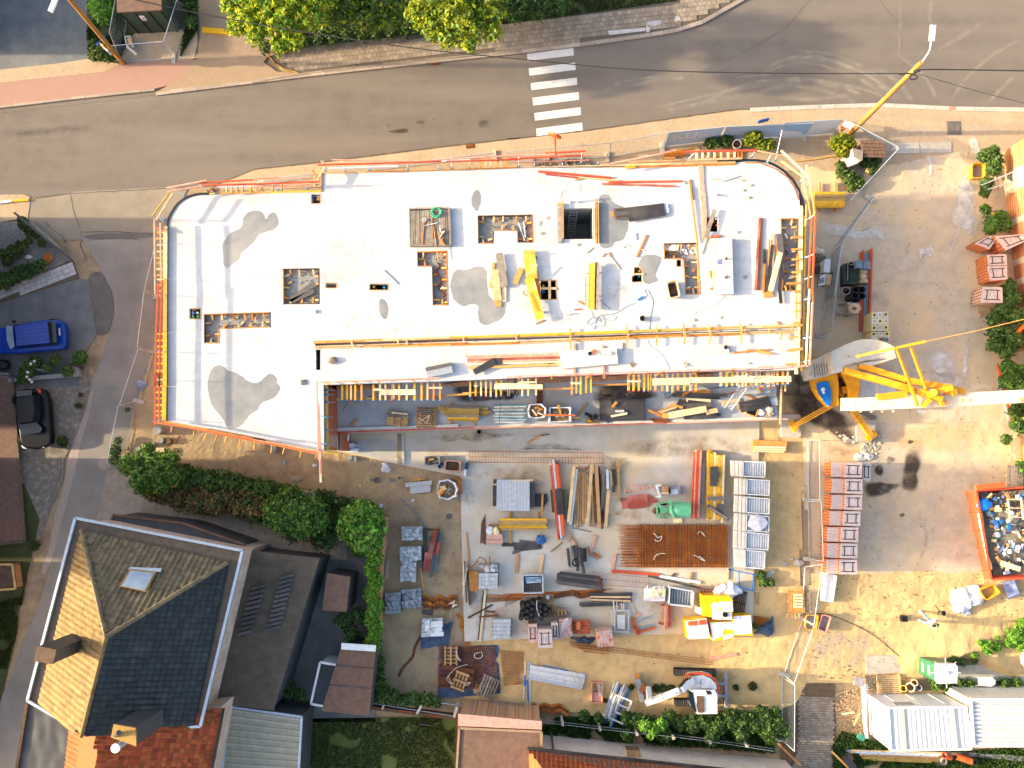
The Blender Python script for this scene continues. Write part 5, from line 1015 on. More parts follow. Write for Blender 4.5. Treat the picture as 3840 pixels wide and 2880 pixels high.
pk(r,'c2',['1640,250 1640,425 16','1830,250 1828,440 14'],ZP,'wa',.06,'bearer')
r=pile('prop_bundle','bundle of blue and grey steel props strapped together in the courtyard','steel props','c2','2100,340',ZP,[],'wz')
for i,(y0,y1)in enumerate(((268,262),(280,275),(292,290),(304,303),(316,318),(330,332),(343,347),(356,360),(369,372),(381,385),(392,398),(404,406))):
 z=ZP+.08+.22*math.sin(math.pi*(i+.5)/12)+(i%2)*.05;a=C2_([(1990+(i%3)*8,y0)],z)[0];b=C3_([(172-(i%4)*10,y1)],z)[0]
 OB('prop',Cy(a,b,.04,8),('wz','galv','wy','galv')[i%4],r)
pk(r,'c2',['2050,255 2040,405 5'],ZP+.42,'wo',.01,'strap')
def bigbag(label,t,corners,z,h,m='pk',fillm='rubble',things=(),group=None):
 top=WP(t,corners,z+h);n=len(top);c=sum(top,V())/n;r=th('bulk_bag',label,'bulk bag',V((c.x,c.y,z)),group)
 vs=[];K=24
 def ringp(f,zz,j=.03,s=0):
  out=[]
  for k in range(K):
   t_=k/K*n;i=int(t_);u=t_-i;p=top[i]*(1-u)+top[(i+1)%n]*u;d=(p-c)*f*(1+j*noise.noise(V((k*.9,s,c.x))));out.append(V((c.x+d.x,c.y+d.y,zz+.03*noise.noise(V((k*.7,s,2))))))
  return out
 rs=[ringp(.9,z,.1),ringp(1.04,z+h*.4,.1,1),ringp(1,z+h,.12,2),ringp(.88,z+h-.02,.1,3),ringp(.84,z+h-.14,.1,4)]
 mb=MB();mb.add([p for g in rs for p in g],[(i*K+k,i*K+(k+1)%K,(i+1)*K+(k+1)%K,(i+1)*K+k)for i in range(len(rs)-1)for k in range(K)])
 OB('bag',mb,m,r,smooth=True);OB('filling',sheet([V((p.x,p.y,0))for p in rs[4]],z+h-.12),'mud',r)
 g=random.Random(int(c.x*7));mb=MB()
 for k in range(40):
  a=g.uniform(0,6.3);f=g.uniform(0,.6);p=c+V((math.cos(a)*f*abs(top[0].x-c.x),math.sin(a)*f*abs(top[0].y-c.y),0));mb.blob((p.x,p.y,z+h-.1),[g.uniform(.03,.09)]*3,k,sub=1)
 OB('debris',mb,fillm,r,kind='stuff')
 for tt,row,mm in things:pk(r,tt,[row],z+h-.03,mm,.03,'offcut')
 return r
bigbag('white bulk bag full of rubble beside the blue steel props','c3','195,255 285,250 325,285 320,360 270,375 190,365 175,310',ZP,.9,things=(('c3','210,300 250,350 14','wb'),('c3','240,280 300,300 12','wf'),('c3','255,330 310,345 8','we')))
bigbag('white square bulk bag crossed by a red board in the courtyard','c3','352,282 530,280 536,400 352,408',ZP,.8,fillm='rubble',things=(('c3','425,262 448,335 18','wa'),('c3','385,330 430,320 30','wq'),('c3','470,310 510,325 26','wg')))
p1('bright orange-red board laid across the square bulk bag','c3','300,344 567,350 13',ZP+.95,'wj');p1('dark board lying in front of the square bulk bag','c3','248,388 612,378 24',ZP+.5,'wq')
p1('small orange board on top of the dark board','c3','502,376 608,370 16',ZP+.56,'wa');p1('orange batten lying at a slant right of the square bulk bag','c3','588,358 665,245 16',ZP,'wa',.06)
SO('bucket','dark bucket standing left of the large black plywood stack','bucket',La(C3_('737,362',ZP+.2)[0],[(.15,0),(.2,.3),(.18,.3),(.14,.04)],16),'wq',smooth=True)
pile('crate','low pallet crate holding black fittings beside the dark bucket','crate','c3','710,385',ZP,['655,375 770,372 12','655,395 768,395 12','660,412 760,412 12','648,330 690,350 26 wk z3.1','690,350 720,380 30 wk z3.0','665,390 700,400 16 pc z2.95'],'wood',.12)
r=pst('large stack of dark plywood sheets in the courtyard with a bucket lid on top','c3','774,214 1148,208 1150,388 778,392',ZP,[.1,.1,.1,.02],['wo','wq','wo','wg'])
OB('sheet',Pr(C3_('776,212 868,210 868,272 776,274',ZP+.4),.03),'wg',r)
pk(r,'c3',['875,280 912,235 20 wa','865,357 1000,332 18 we','900,314 975,314 20 galv','840,392 842,415 10 wg z2.9'],ZP+.4,'wood',.03,'offcut')
r=pile('plank_heap','heap of black and pale boards right of the dark plywood stack','planks','c3','1530,300',ZP,[],'wood')
pk(r,'c3',['1375,185 1765,205 24 wg','1400,170 1830,185 22 wq','1490,225 1690,230 28 we','1420,235 1490,270 60 wg','1500,240 1680,260 40 wg','1410,285 1700,265 50 wq','1470,365 1740,350 40 wg z3.0','1640,340 1775,345 30 wg','1250,322 1400,262 14 wa','1275,325 1410,280 12 wb z3.0','1360,260 1460,285 20 wa','1345,350 1655,295 54 we z3.15','1655,325 1748,305 40 wb z3.1','1170,305 1290,355 16 wf','1290,350 1345,348 40 wa z3.0','1455,182 1530,140 20 wf z3.0','1540,150 1690,155 20 wf z3.0'],ZP+.05,'wood',.06,dz=.012)
OB('sheet',Pr(C3_('1182,372 1340,375 1365,408 1225,408',ZP+.12),.03),'wt',r)
r=pst('tilted black plywood panels at the right end of the courtyard','z2','760,705 1235,600 1300,765 800,868',ZP,[.08,.06,.05],['wo','wq','wg'],'panels')
OB('panel',Pr(Z2_('1265,650 1390,625 1405,745 1290,750',ZP+.1),.03),'galv',r)
pk(r,'z2',['480,720 770,660 60 wb','740,720 1230,600 20 wa','880,580 990,640 22 wf','1065,460 1160,560 32 wa','1290,430 1270,590 12 wb','740,770 790,860 30 wa'],ZP+.02,'wb',.05)
r=th('scrap_crate','orange-framed crate with black straps below the tilted panels','crate',Z2_('960,890',ZP)[0])
pk(r,'z2',['860,890 1020,945 14','1020,945 1070,830 18','860,860 865,895 12'],ZP,'wa',.2,'crate_board');OB('contents',Pr(Z2_('875,865 1060,830 1015,935 880,900',ZP+.12),.1),'wk',r)
r=pile('rag_heap','heap of pinkish sacks and boards in the right corner of the courtyard','rubbish','z2','1240,880',ZP,['1060,850 1230,800 50 pz','1130,900 1150,850 60 we','1200,860 1250,940 60 wb','1350,800 1370,960 50 pz','1180,940 1340,935 50 wn'],'wh',.08)
for i,(x,y,m)in enumerate(((1270,830,'we'),(1290,890,'wn'),(1120,870,'pk'))):OB('sack',Bl(Z2_([(x,y)],ZP+.1)[0],(.22,.2,.12),i,.4),m,r)
hose('black cable lying under the right-hand joists','z2','0,420 150,415 260,470 400,460 600,440 900,430',ZP+.05,.02,'cable','cable','cable');hose('thin black hose loop near the slanting plank heap','c3','1370,170 1330,150 1310,180 1330,208 1370,180 1400,150 1500,120 1650,110',ZP+.03,.015,'cable')
SO('drain_pipe_stub','grey pipe stub with a round opening beside the courtyard wall','pipe',MB().pipe(C2_('1873,484',ZT)[0],C2_('1873,484',1.3)[0],.15),'pe')
r=th('paving_block_pile','white insulation blocks piled beside the brick wall return','blocks',C2_('825,615',ZT)[0])
for s,h,m in(('782,625 868,622 868,650 782,652',.25,'ww'),('785,582 830,578 832,615 788,618',.45,'ww'),('833,588 866,586 866,612 834,614',.35,'w5')):OB('block',Pr(C2_(s,ZT+h),h),m,r)
r=th('concrete_block_pair','two grey concrete blocks on the dirt below the terrace corner','blocks',C2_('820,706',.04)[0])
for s in('780,705 808,686 824,706 796,724','830,692 850,692 858,728 836,730'):OB('block',Pr(C2_(s,.24),.2),'p8',r)
def cage(label,t,a,b,c,d,z,n,m='rust',h=.22,rr=.012,loc=None,group=None,two=True,mid=True):
 """reinforcement ladder: a-b top edge, d-c bottom edge in tile pixels"""
 A,B,C_,D=[WP(t,[q],z)[0]for q in(a,b,c,d)];r=th('rebar_cage',label,'reinforcement',A,group)
 for lv in((0,h)if two else(0,)):
  o=UP(lv+rr)
  for p,q in((A,B),(D,C_))+((((A+D)/2,(B+C_)/2),)if mid else()):OB('long_bar',Cy(p+o,q+o,rr,5),m,r)
 for i in range(n):
  f=(i+.5)/n;p,q=A+(B-A)*f,D+(C_-D)*f;mb=MB();o=UP(rr*2.5);mb.cy(p+o,q+o,rr*.8,4)
  if two:mb.cy(p+o+UP(h),q+o+UP(h),rr*.8,4)
  OB('stirrup',mb,m,r)
 return r
cage('long rusty rebar cage lying across the top of the terrace','f',(1755,1692),(2262,1697),(2266,1738),(1757,1734),ZT,44,m='rust')
r=tub('grey tub filled with twisted steel scrap on the terrace edge','c2','1415,688 1542,676 1552,758 1420,768',ZT,.45,'w6','mud',.6)
mb=MB();g=random.Random(3);c=C2_('1482,722',ZT+.4)[0]
for k in range(26):p=c+V((g.uniform(-.42,.42),g.uniform(-.25,.25),g.uniform(-.05,.08)));q=p+V((g.uniform(-.4,.4),g.uniform(-.25,.25),g.uniform(-.03,.1)));mb.cy(p,q,.012,4)
OB('scrap',mb,'wy',r);pk(r,'c2',['1452,722 1497,708 14'],ZT+.5,'wa',.03,'offcut')
tub('pink-rimmed tub holding dark water on the terrace edge','c2','1588,720 1722,728 1718,818 1580,806',ZT,.4,'tub_pink','wo',.5)
for i,(lab,x,y,m)in enumerate((('upper grey-blue bucket between the two terrace tubs',1562,752,'wz'),('lower grey-blue bucket between the two terrace tubs',1550,772,'wz'),('upper blue bucket right of the pink-rimmed tub',1776,755,'wz'),('lower blue bucket right of the pink-rimmed tub',1772,778,'p6'))):
 SO('bucket',lab,'bucket',La(C2_([(x,y)],ZT)[0],[(.1,0),(.13,.25),(.115,.25),(.09,.03)],14),m)
SO('gas_cylinder','small white and grey canister standing on the terrace corner','canister',Pr(C2_('1745,800 1768,798 1768,850 1748,852',ZT+.25),.25),'wc')
def bst(label,t,corners,z,h,nx,ny,m='w5',wild=.3,group=None,base=True,hh=.2,gm=None):
 top=WP(t,corners,z+h);r=th('block_stack',label,'concrete blocks',sum([V((p.x,p.y,z))for p in top],V())/4,group);g=random.Random(int(top[0].x*31+top[0].y*17))
 a,b,c,d=top
 if base:
  for k in range(5):p,q=a+(d-a)*(k+.5)/5,b+(c-b)*(k+.5)/5;e=(q-p)*.05;OB('pallet_board',Bm(V((p.x,p.y,z))-e,V((q.x,q.y,z))+e,.12,.1),'wn',r)
  z+=.11
 nl=max(1,round((h-.11)/.2))
 if nl>1:OB('lower_courses',Pr([V((p.x,p.y,z+(nl-1)*.2))for p in[a*.98+c*.02,b*.98+d*.02,c*.98+a*.02,d*.98+b*.02]],(nl-1)*.2),m,r)
 zz=z+(nl-1)*.2
 for i in range(nx):
  for j in range(ny):
   if g.random()<wild*.35:continue
   f0,f1,g0,g1=(i+.02)/nx,(i+.98)/nx,(j+.03)/ny,(j+.97)/ny
   def pt_(u,v):return(a*(1-u)+b*u)*(1-v)+(d*(1-u)+c*u)*v
   q=[pt_(f0,g0),pt_(f1,g0),pt_(f1,g1),pt_(f0,g1)];cc=sum(q,V())/4;ro=g.uniform(-wild,wild)*.35;ca,sa=math.cos(ro),math.sin(ro);dz=g.uniform(-.05,.06)*wild
   q=[V((cc.x+(p.x-cc.x)*ca-(p.y-cc.y)*sa,cc.y+(p.x-cc.x)*sa+(p.y-cc.y)*ca,zz+hh-.01+dz))for p in q]
   OB('block',Pr(q,hh-.012),m if gm is None or g.random()<.6 else gm,r)
 if wild>.2:
  for k in range(int(3+wild*8)):u,v=g.uniform(.2,.8),g.uniform(.2,.8);cc=(a*(1-u)+b*u)*(1-v)+(d*(1-u)+c*u)*v;OB('block',Bx((cc.x,cc.y,zz+hh+g.uniform(0,.05)),(.28,.19,.1),g.uniform(0,3)),m,r)
 return r
bst('uppermost stack of pale grey paving blocks on the dirt','c2','1225,1272 1398,1270 1400,1385 1230,1388',.03,.55,5,4,wild=.8)
bst('second stack of grey paving blocks below the uppermost one','c2','1212,1438 1390,1435 1392,1555 1215,1555',.03,.55,6,4,wild=.7)
bst('third stack of grey blocks, above the pallet with few blocks','d2','1218,-170 1355,-166 1342,122 1215,118',.03,.6,4,7,wild=.55)
bst('tallest jumbled grey block stack beside the ivy wall','d2','1088,215 1222,200 1218,378 1092,386',.03,.6,4,5,m='p8',wild=.9)
bst('half-empty pallet of grey blocks right of the jumbled stack','d2','1228,178 1392,170 1392,330 1232,338',.03,.45,4,5,m='p8',wild=.95)
r=bst('stack of grey blocks topped with long white insulation pieces on a blue tarpaulin','d2','1400,420 1572,415 1560,560 1392,575',.05,.45,4,4,m='w5',wild=.5)
for s,h in(('1425,435 1465,435 1455,525 1425,525',.7),('1470,445 1570,440 1570,490 1472,492',.72),('1475,495 1560,490 1570,525 1478,530',.68),('1465,535 1540,525 1580,535 1575,565 1470,568',.66)):OB('insulation_piece',Pr(D2_(s,h),.18),'wc',r)
r=bst('neat grey block stack with gaps on the lower left of the terrace','y7','398,490 670,488 665,600 655,785 400,780'.replace('665,600 ',''),ZT,.45,5,5,m='w5',wild=.12)
r=bst('pale block stack beside the slatted pallets at the left terrace edge','d2','1868,45 2028,42 2026,175 1868,176',ZT,.75,6,4,m='w5',wild=.06)
bst('pale blocks at the top of the left terrace edge next to the rusty bars','d2','1870,-25 2026,-30 2028,30 1925,38',ZT,.7,4,2,m='w5',wild=.3)
r=pile('channel_stack','light grey metal channels on small battens on the dirt','metal channels','c2','1370,940',.03,[],'galv')
pk(r,'c2',['1262,918 1482,898 18','1262,935 1480,913 16','1300,948 1470,932 14','1302,962 1472,946 14','1302,976 1474,960 14','1303,990 1468,974 16'],.15,'w5',.08,'channel');pk(r,'c2',['1318,888 1425,872 14','1375,865 1378,995 9'],.03,'wa',.1,'bearer')
bigbag('large white bulk bag of wood scraps on the dirt left of the terrace','c2','1540,890 1610,878 1670,905 1692,960 1680,1020 1610,1052 1540,1035 1515,960',.02,.95,things=(('c2','1530,1000 1590,935 22','wb'),('c2','1545,1010 1600,950 18','wf'),('c2','1550,940 1600,960 20','wb'),('c2','1525,990 1545,940 14','cardboard')))
SO('red_steel_profile','red steel profile standing at the terrace edge beside the white bulk bag','profile',Bm(C2_('1708,870',.1)[0],C2_('1712,998',.1)[0],.28,.4),'rust')
for i,(x,y,rr,lab)in enumerate(((1024,886,.17,'dark round pit cover alone in the middle of the dirt'),(1146,884,.1,'small grey round cap right of the dark pit cover'),(1212,868,.07,'smallest pale cap at the end of the row of caps'),(977,882,.06,'tiny dark cap left of the dark pit cover'),(1623,1187,.16,'grey pipe end with a pale centre beside the terrace edge'))):
 SO('pit_cover',lab,'cap',La(C2_([(x,y)],.03)[0],[(rr*1.1,0),(rr*1.1,.08),(rr*.8,.09),(rr*.75,.06)],18),'wq' if i%2==0 else 'p6')
for i,(x,y,rr,lab,h)in enumerate(((1343,475,.26,'largest concrete pipe end standing in the dirt under the slab corner',.6),(1355,557,.18,'dark pipe end of the pair below the largest one',.35),(1412,565,.18,'brown pipe end of the pair below the largest one',.3),(1284,590,.14,'pipe end half hidden above the left bush',.3),(1172,640,.24,'bluish pipe end left of the bush by the mesh fence',.4))):
 SO('pipe_end',lab,'pipe',La(C1_([(x,y)],0)[0],[(rr,0),(rr,h),(rr*.92,h+.02),(.02,h+.01)],20),'pe' if i!=2 else 'mud')
SO('pipe_end','grey pipe end in the shade beside the orange edge rail','pipe',La(C2_('175,628',0)[0],[(.22,0),(.22,.3),(.02,.31)],18),'pe')
p1('tan stick lying beside the pair of pipe ends','c1','1450,580 1480,520 10',.04,'wood')
p1('pale plank standing at the edge of the left bush','c1','1295,640 1365,640 46',.3,'we')
def bag(label,t,s,rad,m='pk',z=.0,amp=.5,seed=0,name='plastic_bag',cat='bag'):
 mb=MB();g=random.Random(seed)
 for k in range(4):p=WP(t,s,z)[0]+V((g.uniform(-.6,.6)*rad,g.uniform(-.6,.6)*rad,.03));mb.blob(p,(rad*g.uniform(.4,.75),rad*g.uniform(.4,.75),rad*.45),seed+k,amp,2.4)
 return SO(name,label,cat,mb,m)
bag('crumpled white plastic bag on the dirt under the terrace corner','c2','1108,775',.3,seed=1);bag('small white bag lying at the hedge end','c2','1048,1105',.2,seed=2);bag('grey-blue plastic tied on the left mesh fence','c1','1180,85',.4,'pz',seed=3)
bag('tiny white scrap of plastic in the dirt left of the leaning white rail','c2','515,757',.15,seed=4);bag('little white scrap beside the metal channels','c2','1322,1055',.1,seed=5)
SO('stone','brown half-buried stone in the dirt near the hedge','stone',Bl(C2_('355,878',.05)[0],(.3,.2,.14),3,.4),'rubble')
SO('stone','small pale stone on the dirt under the slab point','stone',Bl(C2_('258,745',.05)[0],(.14,.12,.1),5,.4),'p8')
p1('orange scrap of board on the open dirt','c2','872,932 895,930 16',.03,'wa')
hose('black pipe curving out of the dirt toward the black boards','c2','1215,1040 1290,1110 1370,1190 1440,1280',.03,.04,'p6','pipe','pipe')
r=pile('beam_heap','dark and red steel formwork beams leaning together on the dirt','beams','c2','1480,1450',.03,[],'wg')
pk(r,'c2',['1430,1290 1418,1520 20 wg','1470,1350 1440,1640 16 wq z.2','1515,1295 1440,1640 40 pd z.35','1540,1315 1475,1650 26 wg z.3','1552,1340 1500,1640 18 wz z.2','1540,1400 1525,1500 24 pd z.4','1395,1460 1410,1640 10 wg z.1'],.1,'wg',.1,'beam')
pk(r,'d2',['1440,-130 1425,20 30 pd z.3','1500,-140 1470,75 26 wq z.3','1455,1300 1380,1290 10'],.1,'wq',.1,'beam')
pk(r,'c2',['1400,1292 1550,1298 12'],.03,'wo',.08,'bearer')
p1('yellowish batten lying down to the corrugated rusty sheets','d2','1388,0 1420,225 12',.03,'wa');p1('pale board under the end of the yellowish batten','d2','1382,230 1460,226 18',.03,'wu')
r=th('trolley','narrow green-ended metal bench beside the brick garden wall','bench',C2_('1120,1605',.3)[0])
pk(r,'c2',['1120,1550 1112,1640 20'],.4,'mi',.1,'board');pk(r,'d2',['1118,-60 1108,90 20 w6'],.4,'w6',.1,'board');pk(r,'c2',['1113,1555 1130,1555 22'],.5,'w9',.06,'end_plate')
def corr(label,t,pts,w,z,n=3,m='rust',sp=(0,18)):
 r=th('corrugated_former',label,'corrugated sheets',WP(t,pts,z)[0])
 for k in range(n):
  q=[(a+sp[0]*k,b+sp[1]*k)for a,b in[tuple(map(float,e.split(',')))for e in pts.split()]];path=curve(WP(t,q,z+.04*k),3);mb=MB()
  for a,b in zip(path,path[1:]):mb.bm(a,b,w,.03)
  OB('sheet',mb,m if k%2==0 else 'wt',r)
 return r
corr('zigzag stack of rusty corrugated formers beside the grey blocks','d2','1408,250 1440,240 1490,265 1545,240 1600,265 1650,235 1688,245',.22,.08,4,sp=(0,24))
corr('pair of long rusty zigzag strips curling down from the rusty stack','d2','1690,380 1730,440 1725,490 1760,530 1755,590 1785,640',.24,.06,1);corr('faded zigzag strip beside the long rusty strips','d2','1755,350 1760,420 1800,480 1790,530 1830,590',.16,.04,1,'wt')
corr('wavy rusty former strips along the bottom fence','d3','215,1120 260,1160 310,1130 370,1150 430,1135 500,1180',.2,.1,3,sp=(4,22))
corr('rusty bent strip under a white bag on the sand near the ivy wall','d2','1385,570 1340,660 1320,740 1240,830 1210,900',.16,.05,1,'wt');corr('bundle of rusty zigzag bars lying across the terrace','y7','1270,140 1450,105 1620,85 1700,130 1850,100 2050,65',.3,ZT+.02,2,sp=(0,14))
mb=MB();g=random.Random(8)
for k in range(9):mb.tb(curve(D2_(f'{1620 + k * 3},300 {1640 + k * 4},{290 - k * 3} {1670 - k * 2},{300 + k} {1650},{310 + k * 2} {1690},{300 + k}',.35)),.012,4)
SO('rope_bundle','bundle of white rope tied to the rusty corrugated stack','rope',mb,'rope');hose('white rope trailing from the rusty stack to the blue tarpaulin','d2','1645,320 1635,400 1645,460 1620,520',.04,.014,'rope','rope','rope')
p1('grey strip of mat below the rusty corrugated stack','d2','1400,360 1490,375 40',.03,'wq')
r=th('insulated_panel_stack','square stack of light grey corrugated panels on dark boards','panels',C2_('2130,1010',ZT)[0])
for k in range(3):OB('panel',Pr([p+V((rnd.uniform(-.02,.02),rnd.uniform(-.02,.02),0))for p in WP('f','1864,1799 1986,1799 1986,1917 1862,1914',ZT+.7-.18*k)],.16),'galv',r)
a,b,c,d=WP('f','1864,1799 1986,1799 1986,1917 1862,1914',ZT+.705)
for k in range(22):f=(k+.5)/22;p,q=a+(b-a)*f,d+(c-d)*f;OB('rib',Bm(p,q,.04,.012),'wv',r)
for s,z in(('f 1848,1820 1864,1820 1864,1898 1848,1898',.4),('f 1985,1810 2006,1811 2006,1902 1985,1902',.4),('f 2004,1850 2050,1852 2054,1880 2040,1900 2006,1900',.1),('f 1850,1797 1864,1797 1864,1812 1850,1815',.45)):t,q=s.split(' ',1);OB('dark_sheet',Pr(WP(t,q,ZT+z),.04),'wg',r)
pk(r,'c3',['298,1000 290,1180 16 wa z.35','15,895 220,885 14 wb z.8'],ZT,'wood',.05,'bearer')
def rows(label,name,cat,t,a,b,n,z,m,w,h,jit=10,layers=1,mats=None,seed=0,vert=False,spread=None,loc=None):
 """n boards side by side between start line a (two points) and end line b"""
 g=random.Random(seed);(ax,ay),(bx_,by),(cx,cy),(dx,dy)=a[0],a[1],b[0],b[1];r=th(name,label,cat,WP(t,[((ax+cx)/2,(ay+cy)/2)],z)[0])
 for l in range(layers):
  for i in range(n):
   f=(i+.5)/n;e=g.uniform(-jit,jit);e2=g.uniform(-jit,jit);p=(ax+(bx_-ax)*f,ay+(by-ay)*f);q=(cx+(dx-cx)*f,cy+(dy-cy)*f);ln=math.hypot(q[0]-p[0],q[1]-p[1]);u=((q[0]-p[0])/ln,(q[1]-p[1])/ln)
   z+=.0016*(1 if i%9 else-7.5);A,B=WP(t,[(p[0]+u[0]*e,p[1]+u[1]*e),(q[0]+u[0]*e2,q[1]+u[1]*e2)],z+l*h*1.02);OB('board' if cat!='pipes' else 'pipe',(Bm(A,B,w,h)if cat!='pipes' else Cy(A+UP(w),B+UP(w),w,9)),g.choice(mats)if mats else m,r)
 return r
r=rows('stack of yellow formwork beams on a pallet below the grey panel stack','beam_stack','beams','f',((1874,1943),(1876,1988)),((2052,1943),(2050,1990)),5,ZT+.2,'wu',.13,.18,5,2,['wu','wp','wood','wu'])
pk(r,'c3',['30,1150 32,1410 14','268,1150 262,1250 14'],ZT,'wa',.1,'bearer')
r=pal('small pallet with white sacks and a yellow bag left of the yellow beams',C2_('2000,1330',ZT)[0],R(90),m='wood')
OB('bag',Bl(C2_('2015,1315',ZT+.3)[0],(.2,.32,.14),2,.3),'pp',r);OB('bag',Bl(C2_('1965,1305',ZT+.3)[0],(.25,.28,.16),5,.3),'pk',r)
for s in('1935,1338 2065,1332 2068,1380 1935,1380','1935,1383 2068,1383 2070,1412 1935,1412'):OB('brick_pack',Pr(C2_(s,ZT+.4),.25),'mg',r)
rows('thin dark steel rods standing bundled left of the small pallet','rod_bundle','steel rods','c2',((1890,1240),(1925,1165)),((1880,1405),(1930,1425)),5,ZT,'wt',.04,.04,10)
r=rows('leaning bundle of orange-red and grey formwork boards in the terrace middle','board_bundle','boards','c3',((355,740),(435,745)),((425,1390),(485,1300)),6,ZT+.1,'wi',.1,.12,30,2,['wi','wi','zinc','wj','pd'],3)
OB('dark_sheet',Pr(C3_('400,960 452,950 468,1165 420,1175',ZT+.42),.05),'wg',r);pk(r,'c3',['372,965 385,1150 20','480,965 500,1215 20'],ZT+.02,'po',.3,'steel_trestle')
r=rows('large fan of long weathered planks in the middle of the terrace','plank_stack','planks','c3',((545,800),(790,800)),((510,1240),(840,1250)),15,ZT,'wood',.11,.06,45,2,['wood','wb','wn','wood','wo','we'],5)
pk(r,'c3',['560,768 512,1235 24 wb z.5','580,795 530,1255 22 zinc z.45','705,760 670,1255 26 wb z.5','742,760 770,1280 28 wood z.48','720,830 745,1240 26 wo z.42','835,800 838,960 20 zinc z.4','925,730 930,1060 26 wood z.3','845,970 820,1270 26 wb z.4','800,830 790,1130 20 wn','880,795 905,930 28 wg z.3','860,810 865,940 20 wb z.3','890,925 885,985 24 wg'],ZT+.2,'wood',.06)
SO('brick','lone orange brick lying above the fan of planks','brick',Bm(C3_('647,789',ZT)[0],C3_('680,787',ZT)[0],.15,.1),'p5')
for i,s in enumerate(('852,1180','913,1166')):SO('timber_offcut',('orange wooden cube right of the plank fan, nearer the planks','orange wooden cube right of the plank fan, farther from it')[i],'offcut',Bx(C3_(s,ZT)[0],(.14,.12,.1),.5),'wa')
rows('upright bundle of orange-red shuttering boards right of the terrace centre','board_bundle','boards','c3',((1550,640),(1612,645)),((1530,1195),(1590,1210)),5,ZT+.1,'wi',.12,.16,12,2,['wi','w8','wh','pd','w8'],6)
rows('thin grey metal beams beside the orange-red boards','beam_bundle','beams','c3',((1612,740),(1648,735)),((1600,1010),(1625,1085)),3,ZT+.05,'zinc',.1,.12,20,1,['zinc','wy','wn'])
r=rows('tall stack of bright yellow formwork beams with black sheets on top','beam_stack','beams','c3',((1660,640),(1805,690)),((1655,1200),(1790,1225)),8,ZT+.1,'wp',.12,.2,14,2,['wp','p7','wp','we','wp'],8)
for s in('1690,772 1748,775 1768,835 1740,938 1688,935','1745,1078 1802,1085 1795,1168 1740,1175'):OB('dark_sheet',Pr(C3_(s,ZT+.6),.04),'wq',r)
pk(r,'c3',['1665,1038 1808,1038 34 wn','1665,1095 1845,1215 26 wq','1680,1110 1830,1205 12 wn z1.0'],ZT+.62,'wq',.05)
p1('stack of cream planks lying off the right terrace edge','f','2820,1672 2948,1678 44',ZT+.05,'wa',.12);
r=pile('cream_plank_stack','cream planks stacked on the bundle beyond the right terrace edge','planks','c3','2200,620',ZT+.18,['2050,610 2310,615 14','2048,628 2312,634 14','2045,645 2300,652 14'],'we',.08,'plank')
for i,s in enumerate(('1868,725 2150,735 2145,865 1872,852','1900,870 2185,888 2180,1015 1898,1002','1898,1015 2185,1040 2180,1170 1894,1150','1898,1160 2182,1188 2178,1320 1892,1300','1892,1305 2178,1335 2172,1468 1890,1450','1895,1455 2148,1480 2140,1625 1900,1605')):
 z=ZT;h=.9;top=C3_(s,z+h);a,b,c,d=top;r=th('storage_crate',('topmost','second','third','fourth','fifth','lowest')[i]+' white metal storage crate in the right-hand column'+(', holding a white sack' if i==3 else ''),'crate',V((sum(p.x for p in top)/4,sum(p.y for p in top)/4,z)),'white crates in a column')
 dn=UP(-h);L=lambda u,v,zz:V(((a*(1-u)+b*u)*(1-v)+(d*(1-u)+c*u)*v)[:2]+(zz,))
 OB('floor',Pr([L(.33,.04,z+.72),L(.97,.04,z+.72),L(.97,.96,z+.72),L(.33,.96,z+.72)],.05),'galv',r)
 for k in range(9):u=.36+k*.072;OB('slat',Bm(L(u,.05,z+.725),L(u,.95,z+.725),.06,.04),'wv',r)
 for p,q in(((.32,.02),(.99,.02)),((.32,.98),(.99,.98)),((.985,.02),(.985,.98)),((.33,.02),(.33,.98))):OB('top_rail',Bm(L(*p,z+h-.08),L(*q,z+h-.08),.06,.08),'wc',r);OB('side_panel',Bm(L(*p,z+.1),L(*q,z+.1),.02,h-.2),'wv',r)
 for u in(.03,.14,.25):OB('side_frame',Bm(L(u,.0,z+h-.25),L(u,1,z+h-.25),.19,.22),'pm',r)
 for u,v in((.98,.02),(.98,.98),(.33,.02),(.33,.98)):p=L(u,v,z);OB('leg',Bx(p,(.07,.07,h)),'wc',r)
 if i==3:OB('sack',Bl(L(.65,.45,z+.9),(.62,.5,.2),3,.25),'pk',r)
c=C3_('1400,1130',ZT)[0];r=th('concrete_mixer','mint green concrete mixer tipped with its dark drum mouth to the right','concrete mixer',c)
dm=MB();A,B=C3_('1345,1130',1.)[0],C3_('1515,1130',1.15)[0];prof=[(0,.1),(.15,.38),(.4,.47),(.7,.45),(1,.44)]
for(f0,r0),(f1,r1)in zip(prof,prof[1:]):dm.cy(A+(B-A)*f0,A+(B-A)*f1,r0,20,r2=r1,cap=False)
OB('drum',dm,'w9',r,smooth=True);mb=MB();mb.cy(B+V((.002,0,0)),A+(B-A)*.6,.415,20,r2=.35,cap=False);mb.f=[f[::-1]for f in mb.f];mb.cy(A+(B-A)*.6,A+(B-A)*.58,.35,20);OB('drum_inside',mb,'mud',r)
ring=MB();ring.tb([B+V((0,math.cos(k*math.pi/10)*.44,math.sin(k*math.pi/10)*.44))for k in range(21)],.03,6);OB('drum_rim',ring,'w9',r)
for row in('1240,1085 1430,1050 10 z.5','1235,1190 1440,1180 10 z.5','1245,1085 1250,1195 12 z.4','1350,1040 1385,1210 12 z1.4','1265,1100 1340,1130 26 z.6','1270,1170 1340,1135 10 z.6'):pk(r,'c3',[row],ZT,'w9',.07,'frame_bar')
